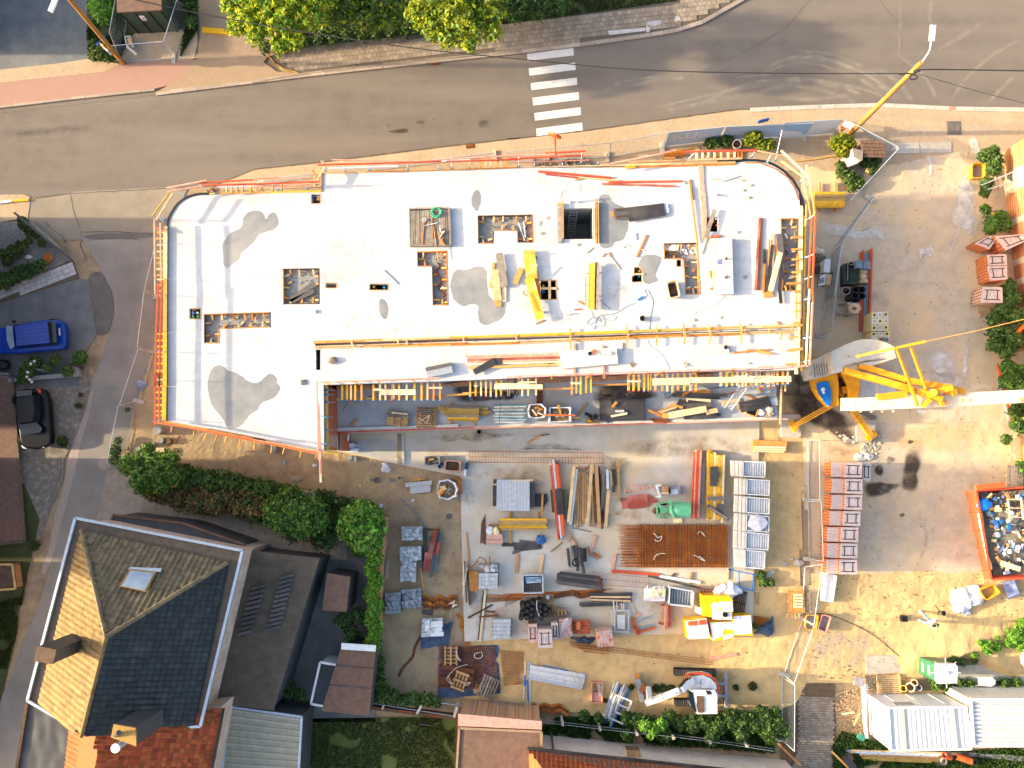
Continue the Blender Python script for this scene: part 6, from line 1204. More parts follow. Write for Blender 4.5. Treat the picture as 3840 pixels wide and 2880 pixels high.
OB('motor_housing',Pr(C3_('1283,1100 1340,1118 1340,1150 1283,1160',.9),.4),'w9',r);mb=MB()
for k,y in enumerate((1085,1190)):p=C3_([(1300,y)],.3)[0];mb.cy(p-V((0,.05,0)),p+V((0,.05,0)),.22,14)
OB('wheel',mb,'rubber',r)
for k in range(5):a,b=C3_(f'{1345 + k * 2},{1075 + k * 28} {1385},{1078 + k * 28}',1.3);OB('spoke',Cy(a,b,.015,5),'w9',r)
SO('yellow_bag','yellow cement bag under the mixer drum','bag',Pr(C3_('1388,1202 1455,1200 1455,1240 1388,1240',ZT+.12),.12),'pp');SO('shovel','dirty shovel blade with mortar behind the mixer','shovel',Bl(C3_('1240,1140',ZT+.05)[0],(.25,.22,.12),4,.4),'mud')
r=th('tile_saw','grey bench saw with a white frame left of the orange-red boards','saw',C3_('1335,975',ZT)[0])
OB('table',Pr(C3_('1265,930 1438,930 1438,1015 1265,1015',ZT+.4),.35),'w6',r);OB('motor',Pr(C3_('1300,935 1342,935 1342,985 1300,985',ZT+.65),.25),'cardboard',r);OB('tray',Pr(C3_('1342,960 1420,960 1420,1000 1342,1000',ZT+.42),.02),'wc',r)
pk(r,'c3',['1240,925 1275,1030 18','1240,930 1280,930 14','1240,1020 1270,1025 12','1280,995 1360,990 14 we'],ZT+.4,'wc',.06,'frame_bar');OB('blade',Cy(C3_('1345,975',ZT+.55)[0],C3_('1355,975',ZT+.55)[0],.2,18),'wk',r)
r=th('red_sheet_pile','three overlapping dark red sheets on the terrace','sheets',C3_('1100,1060',ZT)[0])
for s,z in(('945,1040 1005,1030 1012,1118 960,1128',.05),('1165,1000 1190,1010 1260,1065 1185,1085',.07),('1000,1020 1168,997 1182,1108 1018,1128',.1)):OB('sheet',Pr(C3_(s,ZT+z),.03),'pd',r)
mb=MB()
for s in('975,950 985,1000','965,995 1140,960','1010,915 1050,945','1050,945 1210,948','1170,905 1180,975','985,990 1050,975','1100,910 1110,965'):a,b=C3_(s,ZT+.15);mb.bm(a,b,.05,.05)
SO('trestle','folded orange-pink metal trestles above the red sheets','trestle',mb,'wh')
r=th('rebar_mat_stack','large rusty stack of steel reinforcement mats','reinforcement mats',C3_('1400,1420',ZT)[0])
for l in range(4):
 z=ZT+.05+.06*l;ox=(-40,-20,-10,0)[l];x0,x1,y0,y1=985+ox,1838-(30 if l==0 else 0),1262-(12 if l==0 else 0),1612
 for k in range(15 if l<3 else 19):y=y0+(k+.4)*(y1-y0)/(15 if l<3 else 19)+l;a,b=C3_(f'{x0 - rnd.uniform(-10, 35)},{y} {x1},{y + 4}',z);OB('long_bar',Bm(a,b,.035,.02),'rust',r)
 for k in range(30 if l<3 else 38):x=1075+(k+.5)*(x1-1075)/(30 if l<3 else 38)+l*2;a,b=C3_(f'{x},{y0 - 4} {x + 2},{y1}',z+.02);OB('cross_bar',Bm(a,b,.035,.02),'rust' if l==3 else 'wt',r)
for s in('1218,1325 1240,1345 1250,1365 1285,1350 1275,1385 1245,1390 1225,1375','1585,1335 1600,1310 1625,1325 1645,1350 1620,1330','1218,1545 1240,1510 1280,1495 1320,1495','1550,1505 1590,1525 1620,1545 1645,1555 1600,1515'):hose('white lifting strap tied on the rebar mats, '+('upper left','upper right','lower left','lower right')[('1218,1325','1585,1335','1218,1545','1550,1505').index(s.split()[0])],'c3',s,ZT+.32,.025,'rope','strap','lifting_strap')
r=th('black_pipe_bundle','stand holding thick black pipes below the leaning red bundle','pipes',C3_('590,1530',ZT)[0])
for row in('505,1450 520,1600 22','545,1430 590,1600 34','575,1425 590,1640 30','600,1440 640,1659 30','640,1450 640,1560 44'):
 q=row.split();a,b=C3_(q[0]+' '+q[1],ZT+.45);OB('pipe',Cy(a,b,mw('c3',float(q[2]),.5)/2,10),'wg' if q[2]!='44' else 'wk',r)
for row in('495,1460 510,1620 8','660,1480 675,1620 8','500,1620 680,1600 8'):pk(r,'c3',[row],ZT+.1,'galv',.06,'frame_bar')
OB('hose_coil',coil(C3_('572,1568',ZT+.6)[0],.2,3,.025,.05),'wk',r)
SO('blue_sheet_heap','crumpled bright blue cloth on the terrace by the yellow beams','cloth',Bl(C3_('283,1378',ZT+.12)[0],(.3,.28,.2),6,.5,2.5),'w7')
pile('board_pair','two dark boards lying below the yellow beams','boards','c3','150,1430',ZT,['-40,1420 245,1418 30','60,1460 290,1435 40','105,1390 240,1400 16 wq','48,1490 108,1470 24 wq'],'wg',.06)
r=th('red_hoe','red steel trestle leg with a rusty spring beside the black pipes','trestle',C3_('710,1430',ZT)[0]);pk(r,'c3',['740,1350 690,1505 12','705,1348 765,1345 6','670,1435 695,1505 6 rust','690,1505 760,1545 5 rust','715,1490 780,1525 20 rust'],ZT+.05,'wh',.05,'bar')
for lab,t,s,m in(('orange batten under the fan of planks','c3','535,1320 512,1398 10','wa'),('slanting orange batten meeting the first one','c3','535,1350 585,1425 9','wa'),('brown board standing left of the black pipe stand','c3','92,1500 80,1659 24','wood'),('brown board nearer the black pipe stand','c3','300,1500 275,1659 26','wb'),('faint wood board near the rebar mats','c3','905,1500 870,1659 16','wh'),('thin dark rod under the fan of planks','c3','540,1280 700,1315 4','wt'),('thin bent dark rod left of the black pipe stand','c3','365,1480 462,1400 4','wt'),('short timber across the top right of the lower terrace','d3','1838,0 1832,95 14','wb'),('short brown timber under the white steel beam','d3','1535,35 1520,130 20','wood'),('orange-red formwork beam at the left of the white steel beam','d3','870,25 1270,55 22','wi'),('long white steel beam on the lower terrace','d3','1270,68 1608,120 22','wc'),('dark beam crossing under the white steel beam','d3','1170,65 1600,165 14','wq'),('small timber beside the long white beam start','d3','1370,70 1395,45 18','wo'),('wooden batten in the slab joint left of the fan of planks','c3','298,1000 292,1140 12','wb'),('pair of orange and brown sticks near the courtyard wall, lower one','c3','170,580 288,507 12','wa'),('white stick lying beside the orange stick near the courtyard wall','c3','170,555 222,528 8','wc'),('thin dark stick right of the orange stick near the courtyard wall','c3','285,518 355,505 7','wt'),('thin dark plank standing at the left terrace edge','c2','1765,1320 1795,1640 9','wa'),('long cream plank with a black edge on the left terrace edge','y7','280,40 195,820 45','we'),('long black strip under the cream plank','y7','255,60 175,800 20','wg'),('rusty board crossing under the cream plank','y7','20,470 390,270 24','wo'),('upper short rusty board with an orange tag','y7','275,370 430,380 22','wt'),('lower short rusty board with an orange tag','y7','188,455 472,430 26','wt'),('red-brown steel plate bridging the courtyard floor','c3','275,20 272,250 48','wt')):
 p1(lab,t,s,ZP+.02 if 'bridging' in lab else ZT+.02,m,.06)
rows('fan of thin rusty reinforcing bars on the lower left terrace','rebar_bundle','reinforcing bars','y7',((220,250),(300,110)),((780,200),(900,150)),7,ZT+.02,'rust',.025,.025,60,2,['rust','wt'],12)
rows('long rusty bars running right above the bitumen rolls','rebar_bundle','reinforcing bars','y7',((600,110),(620,150)),((2150,35),(2150,60)),5,ZT+.02,'rust',.04,.03,90,1,['rust','wt'],13)
rows('thin rusty bars under the long bars beside the rolls','rebar_bundle','reinforcing bars','y7',((500,170),(620,290)),((800,150),(810,190)),5,ZT+.02,'rust',.03,.02,60,1,['rust','wt'],14)
rows('big pile of black formwork boards under a rebar ladder','board_pile','boards','d3',((440,30),(415,130)),((780,70),(780,180)),8,ZT+.05,'wg',.12,.12,16,2,['wg','wg','wq'],15)
rows('pile of black and tan boards above the silver scaffold frame','board_pile','boards','d3',((690,210),(690,265)),((1035,200),(1030,280)),5,ZT+.05,'wg',.1,.1,8,2,['wg','wb','wg'],16)
rows('lower group of black boards left of the silver scaffold frame','board_pile','boards','d3',((605,282),(610,320)),((1010,268),(880,312)),4,ZT+.05,'wg',.09,.1,8,2,['wg','wq'],17)
cage('rebar ladder lying over the black board pile','d3',(700,30),(1190,85),(1190,165),(760,140),ZT+.3,18,h=.05,two=False)
cage('long low rebar ladder on the sand below the brick packs','d3',(520,612),(1710,765),(1700,805),(530,650),.08,44,h=.05,two=False);cage('short rebar ladder with a sheet at the terrace foot','d3',(530,630),(850,660),(850,712),(640,690),.2,10,h=.1)
for lab,s,ins in(('steel mesh box with blue props left of the black boards','134,60 298,58 302,205 136,208',True),('pale grey steel box with a slatted floor left of the yellow wraps','1352,158 1550,195 1540,322 1345,300',False)):
 top=D3_(s,ZT+.6);a,b,c_,d=top;r=th('steel_box',lab,'steel box',V((a.x,a.y,ZT)))
 for p,q in((a,b),(b,c_),(c_,d),(d,a)):OB('rim',Bm(p,q,.08,.06),'galv',r);OB('side',Bm(p+UP(-.55),q+UP(-.55),.03,.53),'wv',r)
 OB('floor',Pr([V((p.x,p.y,ZT+.1))for p in top],.04),'wy',r)
 for k in range(9):f=(k+.5)/9;OB('bar',Bm((a+(b-a)*f)*1+UP(-.3),d+(c_-d)*f+UP(-.3),.04,.03),'galv' if not ins else 'wt',r)
 if ins:
  for k in range(8):y=75+k*7;aa,bb=D3_(f'{150 + k * 2},{y} {285},{y + rnd.uniform(-10, 10)}',ZT+.5);OB('prop',Cy(aa,bb,.03,6),('wz','zinc')[k%2],r)
g=random.Random(5);r0=pal('pallet under the right group of bitumen rolls',Y7_('1210,280',ZT)[0],R(88),lx=1.4,ly=.8);pal('pallet under the left group of bitumen rolls',Y7_('940,300',ZT)[0],R(88),m='wn')
for i,(x,y)in enumerate(((840,240),(848,275),(838,362),(822,432),(995,210),(920,240),(980,300),(908,335),(970,385),(905,430),(970,465),(1097,180),(1102,262),(1180,295),(1105,342),(1180,378),(1248,342),(1122,430))):
 c=Y7_([(x,y)],ZT+.14)[0];r=th('membrane_roll','black bitumen roll standing in the '+('left' if x<1050 else 'right')+' cluster on a pallet','roll',c,'bitumen rolls, '+('left' if x<1050 else 'right')+' cluster')
 OB('roll',La(c,[(.15,0),(.155,.02),(.155,.8),(.145,.82),(.05,.815)],16),'wk',r);OB('core',MB().pipe(c+UP(.78),c+UP(.835),.045,10),'cardboard',r)
hose('silver strap dangling between the two clusters of bitumen rolls','y7','1070,200 1055,280 1075,380 1100,450 1140,480',ZT+.9,.03,'galv','strap','strap')
SO('small_box','pale blue box on the pallet right of the bitumen rolls','box',Pr(Y7_('1190,160 1230,130 1255,160 1225,200',ZT+.5),.3),'zinc')
r=th('plywood_heap','fanned heap of small plywood pieces above the brick packs','plywood',Y7_('1430,370',ZT)[0])
for k in range(11):a_=-.3+k*.16;x,y=1350+k*14,290+k*6;pk(r,'y7',[f'{x},{y} {x - 20 + k * 5},{y + 140 - k * 8} 9 {("wb", "wo", "wa")[k % 3]}'],ZT+.1+.02*k,'wood',.18)
pk(r,'y7',['1280,260 1350,370 8','1350,370 1290,420 8 wo','1345,275 1500,300 10 wb','1400,430 1540,400 40 wn'],ZT+.1,'wood',.1)
def bpk(label,t,top_s,z,h,m='mg',wrap=True,group=None,slots=True,mtop=None):
 top=WP(t,top_s,z+h);a,b,c,d=top;cc=(a+c)/2;r=th('brick_pack',label,'brick pack',V((cc.x,cc.y,z)),group)
 lf=sorted(top,key=lambda p:p.x);lf=sorted(lf[:2],key=lambda p:p.y)
 nl=max(2,round((h-.12)/.24));hh=(h-.12)/nl
 for l in range(nl):
  zz=z+.12+(l+1)*hh;q=[V((cc.x+(p.x-cc.x)*.985,cc.y+(p.y-cc.y)*.985,zz))for p in top];OB('brick_layer',Pr(q,hh-.02),m,r)
  if cc.x>8:
   mb=MB()
   for k in range(5):p=lf[0].lerp(lf[1],(k+.5)/5);mb.bx((p.x+.0,p.y,zz-hh*.75),(.03,.06,hh*.5))
   OB('brick_slots',mb,'wt',r,kind='stuff')
 for k in range(3):p,q=a+(d-a)*(k+.5)/3,b+(c-b)*(k+.5)/3;OB('pallet_board',Bm(V((p.x,p.y,z)),V((q.x,q.y,z)),.1,.11),'wood',r)
 zt=z+h
 def L(u,v):p=(a*(1-u)+b*u)*(1-v)+(d*(1-u)+c*u)*v;return V((p.x,p.y,zt))
 if slots:
  for u0,v0,u1,v1 in((.12,.2,.88,.2),(.12,.8,.88,.8),(.25,.2,.25,.8),(.75,.2,.75,.8)):OB('strap',Bm(L(u0,v0),L(u1,v1),.05,.02),'wk',r)
  OB('wrap_fold',Pr([L(.35,.35),L(.65,.35),L(.65,.65),L(.35,.65)],.004).pr([p+UP(.006)for p in(L(.45,.1),L(.55,.1),L(.52,.9),L(.48,.9))],.004),'film_white',r)
 if mtop:
  for i in range(7):
   for j in range(4):
    q=[L((i+.05)/7,(j+.08)/4),L((i+.95)/7,(j+.08)/4),L((i+.95)/7,(j+.92)/4),L((i+.05)/7,(j+.92)/4)];OB('brick',Pr([p+V((0,0,.01+rnd.uniform(0,.015)))for p in q],.02),mtop,r)
 if wrap and cc.x>8:OB('film',Pr([V((p.x,p.y,zt+.012))for p in top],.01),'film',r)
 elif wrap:
  q=[V((cc.x+(p.x-cc.x)*1.012,cc.y+(p.y-cc.y)*1.012,zt+.02))for p in top];mb=MB();mb.pr(q,h-.15);OB('film',mb,'film',r)
 return r
bpk('tallest white-wrapped brick pack in front of the row','y7','1072,645 1280,642 1300,918 1082,930',ZT,1.5,group='wrapped brick packs');bpk('leftmost white-wrapped brick pack of the row','y7','922,570 1062,562 1070,835 936,842',ZT,1.1,'brick_pack',group='wrapped brick packs')
bpk('white-wrapped brick pack partly behind the tallest one','y7','1275,545 1375,540 1382,800 1295,802',ZT,1.1,group='wrapped brick packs');bpk('torn brick pack with loose film and open brick holes','y7','1395,500 1585,480 1592,745 1400,780',ZT,.9,'brick_pack',slots=False,mtop='p5')
bpk('opened brick pack with loose bricks on top in mid row','y7','1600,520 1862,515 1866,710 1605,715',ZT,.6,'brick_pack',wrap=False,slots=False,mtop='p5');bpk('separate film-wrapped brick pack at the right of the row','y7','1965,680 2185,650 2215,890 1985,915',ZT,1.5,'brick_pack',slots=False,mtop='p5')
OB('loose_film',Cr(Y7_('1390,560 1540,450 1560,560 1400,740',ZT+.95),.1,8,8,.08,3),'film',bpy.data.objects['brick_pack.003'])
SO('brick','single big red brick on the opened brick pack','brick',Pr(Y7_('1652,532 1716,532 1716,648 1652,648',ZT+.75),.13),'brick_pack')
SO('tarpaulin','dark blue tarpaulin crumpled between the packs at the terrace foot','tarpaulin',Cr(Y7_('1560,775 1950,760 1900,850 1700,850',.12),.2,12,6,.12,4),'blue_tarp',smooth=True)
r=th('scaffold_stack','silver scaffold frames with a stack of tubes on the lower terrace','scaffold parts',D3_('940,430',ZT)[0])
pk(r,'d3',['870,350 870,520 10','895,345 895,530 10','1010,345 1012,540 10','865,352 1010,352 12','870,525 1010,530 12','885,270 890,350 10','912,280 914,350 8','950,290 955,350 10','970,290 970,350 8','935,275 937,350 10 rust','880,415 905,415 8','880,470 905,470 8'],ZT+.2,'galv',.06,'frame_tube')
pk(r,'d3',[f'{922 + k * 9},388 {922 + k * 9},505 7' for k in range(7)],ZT+.25,'wv',.06,'tube')
r=pile('orange_bracket','orange bent pallet fork on the lower terrace','bracket','d3','1090,480',ZT,['1045,410 1062,490 22','1060,490 1100,550 30','1100,530 1235,492 16','1062,475 1085,545 20 wi z.3'],'wj',.1);pk(r,'d3',['1065,438 1200,400 12','1105,498 1222,466 12'],ZT+.05,'wy',.06,'arm')
SO('broom','broom with a long handle lying right of the tan and black boards','broom',Cy(D3_('1012,212',ZT+.05)[0],D3_('1085,385',ZT+.05)[0],.02,6).bm(D3_('1072,392',ZT)[0],D3_('1110,380',ZT)[0],.12,.1),'wh')
rows('bent red-brown steel frames standing beside the slatted steel box','frame_bundle','steel frames','d3',((1310,300),(1358,310)),((1300,500),(1360,480)),6,ZT+.05,'pd',.04,.3,8,1,['pd','wh']);pile('bracket_heap','rusty feet of the red-brown frames','steel frames','d3','1280,455',ZT,['1258,448 1310,460 8','1260,460 1315,470 6','1275,300 1340,330 12'],'rust',.05)
r=pal('shrink-wrapped pallet of yellow and white cement bags left of the slatted box',D3_('1230,220',ZT)[0],R(0))
OB('load',Pr(D3_('1148,170 1315,168 1312,275 1145,275',ZT+.6),.45),'pk',r)
for s in('1195,175 1240,172 1242,210 1198,212','1265,175 1318,178 1315,235 1262,232','1185,205 1225,208 1222,250 1188,245','1240,205 1290,212 1280,240 1238,235'):OB('cement_bag',Pr(D3_(s,ZT+.7),.1),'pp',r)
OB('film',Cr(D3_('1160,150 1310,150 1300,260 1150,260',ZT+.65),.12,8,8,.06),'film',r)
def wrb(label,t,top,z,h,sheetq=()):
 tp=WP(t,top,z+h);c=sum(tp,V())/len(tp);r=th('insulation_pallet',label,'wrapped blocks',V((c.x,c.y,z)),'yellow wrapped pallets');OB('wrap',Pr(tp,h),'yellow_wrap',r)
 for s,m in sheetq:OB('block',Pr(WP(t,s,z+h+.02),.05),m,r)
 return r
wrb('biggest yellow-wrapped pallet with white blocks strewn on top','d3','1622,228 1850,230 1878,275 1870,432 1632,400',ZT,1.2,(('1690,310 1720,285 1765,295 1790,330 1710,345','ww'),('1760,280 1870,278 1880,360 1800,365','ww'),('1705,345 1790,350 1790,430 1710,425','ww'),('1800,370 1865,370 1868,430 1800,430','ww')))
wrb('yellow-wrapped pallet with two orange slabs on its white blocks','d3','1488,440 1660,420 1688,585 1505,592',ZT,1.1,(('1488,440 1572,430 1590,588 1505,590','ww'),('1575,428 1660,420 1686,580 1592,588','ww')))
for i,s in enumerate(('1505,445 1580,438 1580,478 1508,480','1598,432 1655,428 1658,470 1600,472')):SO('clay_slab',('left','right')[i]+' of two orange clay slabs on a yellow-wrapped pallet','slab',Pr(D3_(s,ZT+1.2),.06),'w8')
wrb('yellow-wrapped pallet with tumbled white blocks in the middle','d3','1685,450 1878,445 1882,580 1715,608',ZT,1.,(('1688,455 1780,450 1815,480 1790,560 1710,600','ww'),('1790,450 1880,448 1882,510 1820,510','ww'),('1790,560 1880,545 1880,575 1800,595','ww')))
wrb('rightmost yellow-wrapped pallet with neat white blocks','d3','1878,398 2028,392 2042,560 1884,562',ZT,1.,(('1880,400 1940,398 1945,455 1884,458','ww'),('1943,398 2025,396 2030,455 1948,456','ww'),('1884,460 1945,458 1950,550 1886,552','ww'),('1950,458 2030,456 2036,540 1954,552','ww')))
bl=wrb('small slumped yellow wrap left of the biggest pallet','d3','1608,285 1640,280 1640,330 1612,330',ZT,.3);SO('insulation_block','loose white block beside the biggest yellow pallet','block',Pr(D3_('1575,322 1622,330 1612,388 1570,368',ZT+.5),.4),'ww')
SO('tape_roll','black roll of tape on the biggest yellow-wrapped pallet','roll',La(D3_('1812,386',ZT+1.25)[0],[(.15,0),(.15,.06),(.06,.07),(.05,.02)],16),'wk')
bag('big crumpled white plastic heap above the yellow-wrapped pallets','d3','1850,180',.75,'pk',ZT+.35,seed=9,name='plastic_heap');pal('brown pallet leaning behind the yellow-wrapped pallets',D3_('1925,290',ZT)[0],ang('d3','1925,200 1900,380',0),m='wo',lx=1.5)
mb=MB()
for s in('1840,10 2075,58','1840,10 1862,20','1925,30 1930,165','2045,50 2040,190','1925,158 2055,190'):a,b=D3_(s,ZT+.3);mb.bm(a,b,.06,.06)
SO('trestle','bright blue steel frame at the upper right terrace corner','frame',mb,'w4');SO('tarpaulin','brown board sliding under a dark blue tarpaulin right of the terrace','board',Pr(D3_('2050,395 2200,425 2130,480 2065,490',.25),.06),'rust')
SO('tarpaulin','slate blue tarpaulin heaped at the right foot of the terrace','tarpaulin',Cr(D3_('2050,540 2110,470 2212,400 2215,570 2140,585',.2)[:4],.3,10,8,.12,7),'blue_tarp',smooth=True)
mb=MB()
for s in('1605,140 1615,200','1605,198 1800,195','1610,170 1790,185','1700,185 1770,130','1640,195 1640,180'):a,b=D3_(s,ZT+.2);mb.bm(a,b,.05,.05)
SO('steel_trestle','faded red steel trestle left of the white plastic heap','trestle',mb,'pd')
r=th('brick_stack_loose','slatted pallets standing on edge by the pale blocks at the left terrace edge','pallets',D2_('1830,100',ZT)[0]);pk(r,'d2',[f'{1795 + k * 11},{20} {1800 + k * 11},{185} 7' for k in range(7)]+['1775,20 1800,300 18 wo','1755,-60 1770,280 8 wo'],ZT+.1,'wa',.3,'slat');pk(r,'d2',['1745,-30 1740,230 5 wc','1750,150 1770,0 8 we'],ZT+.5,'we',.03,'strap')
mb=MB()
for s in('1840,-30 1880,-90 1930,-60','1930,-60 1900,30','1800,0 1870,-60','1960,-100 1965,-20'):p=D2_(s,ZT+.8);mb.tb(curve(p),.03,5)
SO('bent_rebar','bent rusty bars sticking up at the left terrace edge','rebar',mb,'rust')
# === SAND STRIP, YARD AND ROAD-SIDE THINGS
r=rows('bundle of silver scaffold tubes and planks on the sand with blue props beside it','scaffold_bundle','scaffold tubes','d3',((205,812),(185,915)),((650,885),(620,1000)),8,.08,'alu',.2,.07,8,2,['alu','wv','zinc'],21)
pk(r,'d3',['300,805 512,850 8 w7','157,775 140,1100 9 wv z.05','180,775 172,1135 9 galv z.05','195,780 192,1165 8 wv z.05','152,890 148,980 10 w4 z.08','170,930 178,1100 10 w4 z.08','545,880 600,1000 10 rope','580,870 640,960 8 rope'],.36,'galv',.05,'tube')
r=rows('jumble of silver scaffold frames with blue tubes near the excavator','scaffold_heap','scaffold frames','d3',((880,960),(1030,1010)),((795,1240),(880,1300)),9,.1,'galv',.06,.06,30,2,['galv','wv','w4','galv'],22)
pk(r,'d3',['905,1050 840,1240 11','905,1050 1035,1105 12','1035,1105 960,1295 12','840,1235 960,1290 12','930,1130 1010,1165 10','900,1190 985,1230 10','925,940 860,1080 10','975,965 900,1180 9','895,1040 905,1065 18 wp'],.45,'wv',.06,'frame_tube')
r=th('handcart','small pinkish flat cart between the scaffold bundles','cart',D3_('745,1025',.05)[0]);pk(r,'d3',['702,945 702,1108 8','790,945 788,1108 8','700,940 795,945 8','702,1108 790,1110 8'],.1,'wh',.25,'side');OB('tray',Pr(D3_('704,1030 788,1030 786,1106 704,1106',.2),.1),'tub_pink',r);pk(r,'d3',['760,960 775,1060 20 w6','750,970 790,990 14'],.3,'wb',.08,'bar')
p1('pale board lying on the sand above the excavator','d3','1680,750 1910,712 26',.08,'wh');p1('yellow timber under the excavator cab','d3','1600,1235 1805,1185 22',.06,'wa');p1('concrete fence foot at the top right corner of the sand','d3','2138,80 2212,20 34',.05,'ws',.1);p1('upright tan sleeper right of the terrace','d3','2078,205 2078,302 28',.04,'wood')
SO('tarpaulin','blue tarpaulin spread under the rusty mesh near the ivy wall','tarpaulin',Cr(D2_('1535,650 2030,640 2050,1040 1530,1085',.06),.04,16,10,.05,9),'blue_tarp',smooth=True)
SO('tarpaulin','blue tarpaulin under the stack with the long insulation pieces','tarpaulin',Cr(D2_('1385,560 1655,440 1620,640 1385,670',.06),.04,10,8,.06,5),'blue_tarp',smooth=True)
def mmt(label,t,s,z,nu,nv,m='rust',w=.018):
 a,b,c,d=WP(t,s,z);r=th('rebar_mat',label,'mesh mat',a);mb=MB()
 for k in range(nu):f=(k+.5)/nu;OB('bar',Bm(a+(b-a)*f,d+(c-d)*f,w,w),m,r)
 for k in range(nv):f=(k+.5)/nv;o=UP(w);OB('bar',Bm(a+(d-a)*f+o,b+(c-b)*f+o,w,w),m,r)
mmt('rusty mesh mat on the blue tarpaulin','d2','1540,640 2000,650 2040,1010 1525,1000',.15,34,20);mmt('second rusty mesh mat lying askew on the first','d2','1560,660 1910,640 1860,1000 1530,985',.25,22,14,'wt')
mmt('faint rusty mesh lying on the sand beside the silver scaffold bundle','d3','-60,680 140,690 140,960 -20,980',.06,14,16)
pal('upright-lying pallet at the top of the blue tarpaulin',D2_('1640,725',.35)[0],R(0),True,lx=.85,ly=1.1,n=5);pal('tilted pallet in the middle of the rusty mesh',D2_('1715,935',.35)[0],R(70),True,lx=1.1,ly=.85,n=4);pal('weathered pallet hanging over the right edge of the mesh',D2_('1950,985',.2)[0],R(68),m='wn',lx=1.3,ly=1.1,n=6)
pal('weathered pallet leaning on the bottom garden fence',D2_('2110,1155',.5)[0],R(-6),m='wn',lx=1.9,ly=.8,n=5)
for i,s in enumerate(('1680,680 1700,740 1720,770 1695,750 1680,700','1890,690 1900,730 1870,750 1835,740 1840,710 1880,700','1640,870 1605,920 1650,965 1620,900 1660,850 1700,820 1780,800','1750,960 1770,975 1800,950 1760,955')):hose('white lashing strap on the rusty mesh, '+('beside the top pallet','looped at its right','around the tilted pallet','below the tilted pallet')[i],'d2',s,.5,.02,'rope','strap','lashing_strap')
p1('long rusty plate lying across the mesh mats','d2','1560,815 1835,860 36',.3,'wt');p1('broad rusty plate under the tilted pallet','d2','1535,935 1825,925 60',.28,'wt')
E=lambda s,z:D3_(s,z);c=E('1620,1000',0)[0];r=th('mini_excavator','white and red mini excavator with its arm stretched to the left on the sand','excavator',c)
for s in('1395,840 1740,850 1740,905 1395,895','1395,1095 1740,1095 1740,1150 1400,1150'):
 top=E(s,.55);tk=OB('track',Pr(top,.5),'rubber',r);a,b,c_,d=top
 for k in range(22):f=(k+.5)/22;OB('track_pad',Bm(a+(b-a)*f,d+(c_-d)*f,.05,.03),'wq',r)
pk(r,'d3',['1805,855 1815,1145 26 w6','1740,945 1810,950 16 wy','1740,1045 1810,1050 16 wy'],.25,'w6',.35,'dozer_blade')
hull=E('1520,885 1640,878 1700,895 1740,940 1758,1000 1758,1060 1745,1120 1700,1130 1520,1130 1505,1010',1.25);OB('house',Pr(hull,.6),'wc',r)
OB('engine_cover',Pr(E('1535,900 1625,890 1690,915 1735,960 1745,1010 1690,1000 1530,990',1.5),.25),'wc',r)
for a,b in zip(E('1470,905 1500,875 1600,868 1680,885 1725,925 1750,980',1.28),E('1500,875 1600,868 1680,885 1725,925 1750,980 1758,1040',1.28)):OB('red_trim',Bm(a,b,.1,.2),'wi',r)
OB('panel_gap',Pr(E('1610,925 1614,925 1614,1000 1610,1000',1.515),.01),'ml',r);OB('hatch',Pr(E('1612,965 1682,962 1684,998 1614,1000',1.54),.06),'wc',r);OB('hatch',Pr(E('1530,950 1605,960 1608,1005 1528,1000',1.54),.05),'wv',r)
OB('cab',Pr(E('1518,1010 1725,1012 1745,1060 1748,1210 1580,1212 1512,1120',2.35),1.2,E('1530,1005 1715,1010 1725,1060 1728,1170 1590,1175 1525,1110',1.15)),'wc',r)
OB('front_window',Pr(E('1508,1015 1545,1035 1575,1195 1560,1190 1515,1120',2.37),.5),'pq',r);OB('roof_window',Pr(E('1576,1062 1630,1065 1638,1080 1640,1190 1625,1203 1590,1200 1576,1150',2.40),.04),'wo',r);OB('roof_window',Pr(E('1648,1015 1690,1018 1705,1050 1665,1052',2.37),.02),'pq',r)
def arm(pts,w0,w1,m,nm):
 for(a,b)in zip(pts,pts[1:]):mb=MB();mb.bm(a,b,w0,w1);OB(nm,mb,m,r)
ap=[E('1520,930',1.5)[0],E('1430,1010',2.3)[0],E('1300,1060',2.2)[0],E('1160,1110',1.8)[0]];arm(ap[:2],.34,.3,'wc','boom');arm(ap[1:],.3,.28,'wc','boom');arm([E('1490,920',1.6)[0],E('1420,990',2.6)[0]],.12,.12,'wk','hydraulic_hose');arm([E('1400,1035',2.65)[0],E('1200,1085',2.2)[0]],.1,.1,'galv','cylinder');arm([E('1180,1120',1.9)[0],E('1170,1010',.9)[0]],.26,.26,'wc','dipper_arm')
arm([E('1165,1020',1.)[0],E('1135,990',.5)[0]],.5,.2,'wt','linkage');OB('bucket',Pr(E('1075,890 1105,920 1130,1000 1140,1110 1110,1112 1090,1010 1060,925',.55),.5),'wy',r);OB('bucket_edge',Bm(E('1070,890',.5)[0],E('1095,905',.5)[0],.3,.08),'wf',r);OB('swing_post',Cy(E('1500,925',.6)[0],E('1500,925',1.7)[0],.3,12),'wt',r)
mb=MB()
for y in(930,955,975):a,b=E(f'1460,{y} 1530,{y - 20}',1.75);mb.tb(curve([a,(a+b)/2+UP(.2),b]),.03,5)
OB('hydraulic_hose',mb,'wk',r)
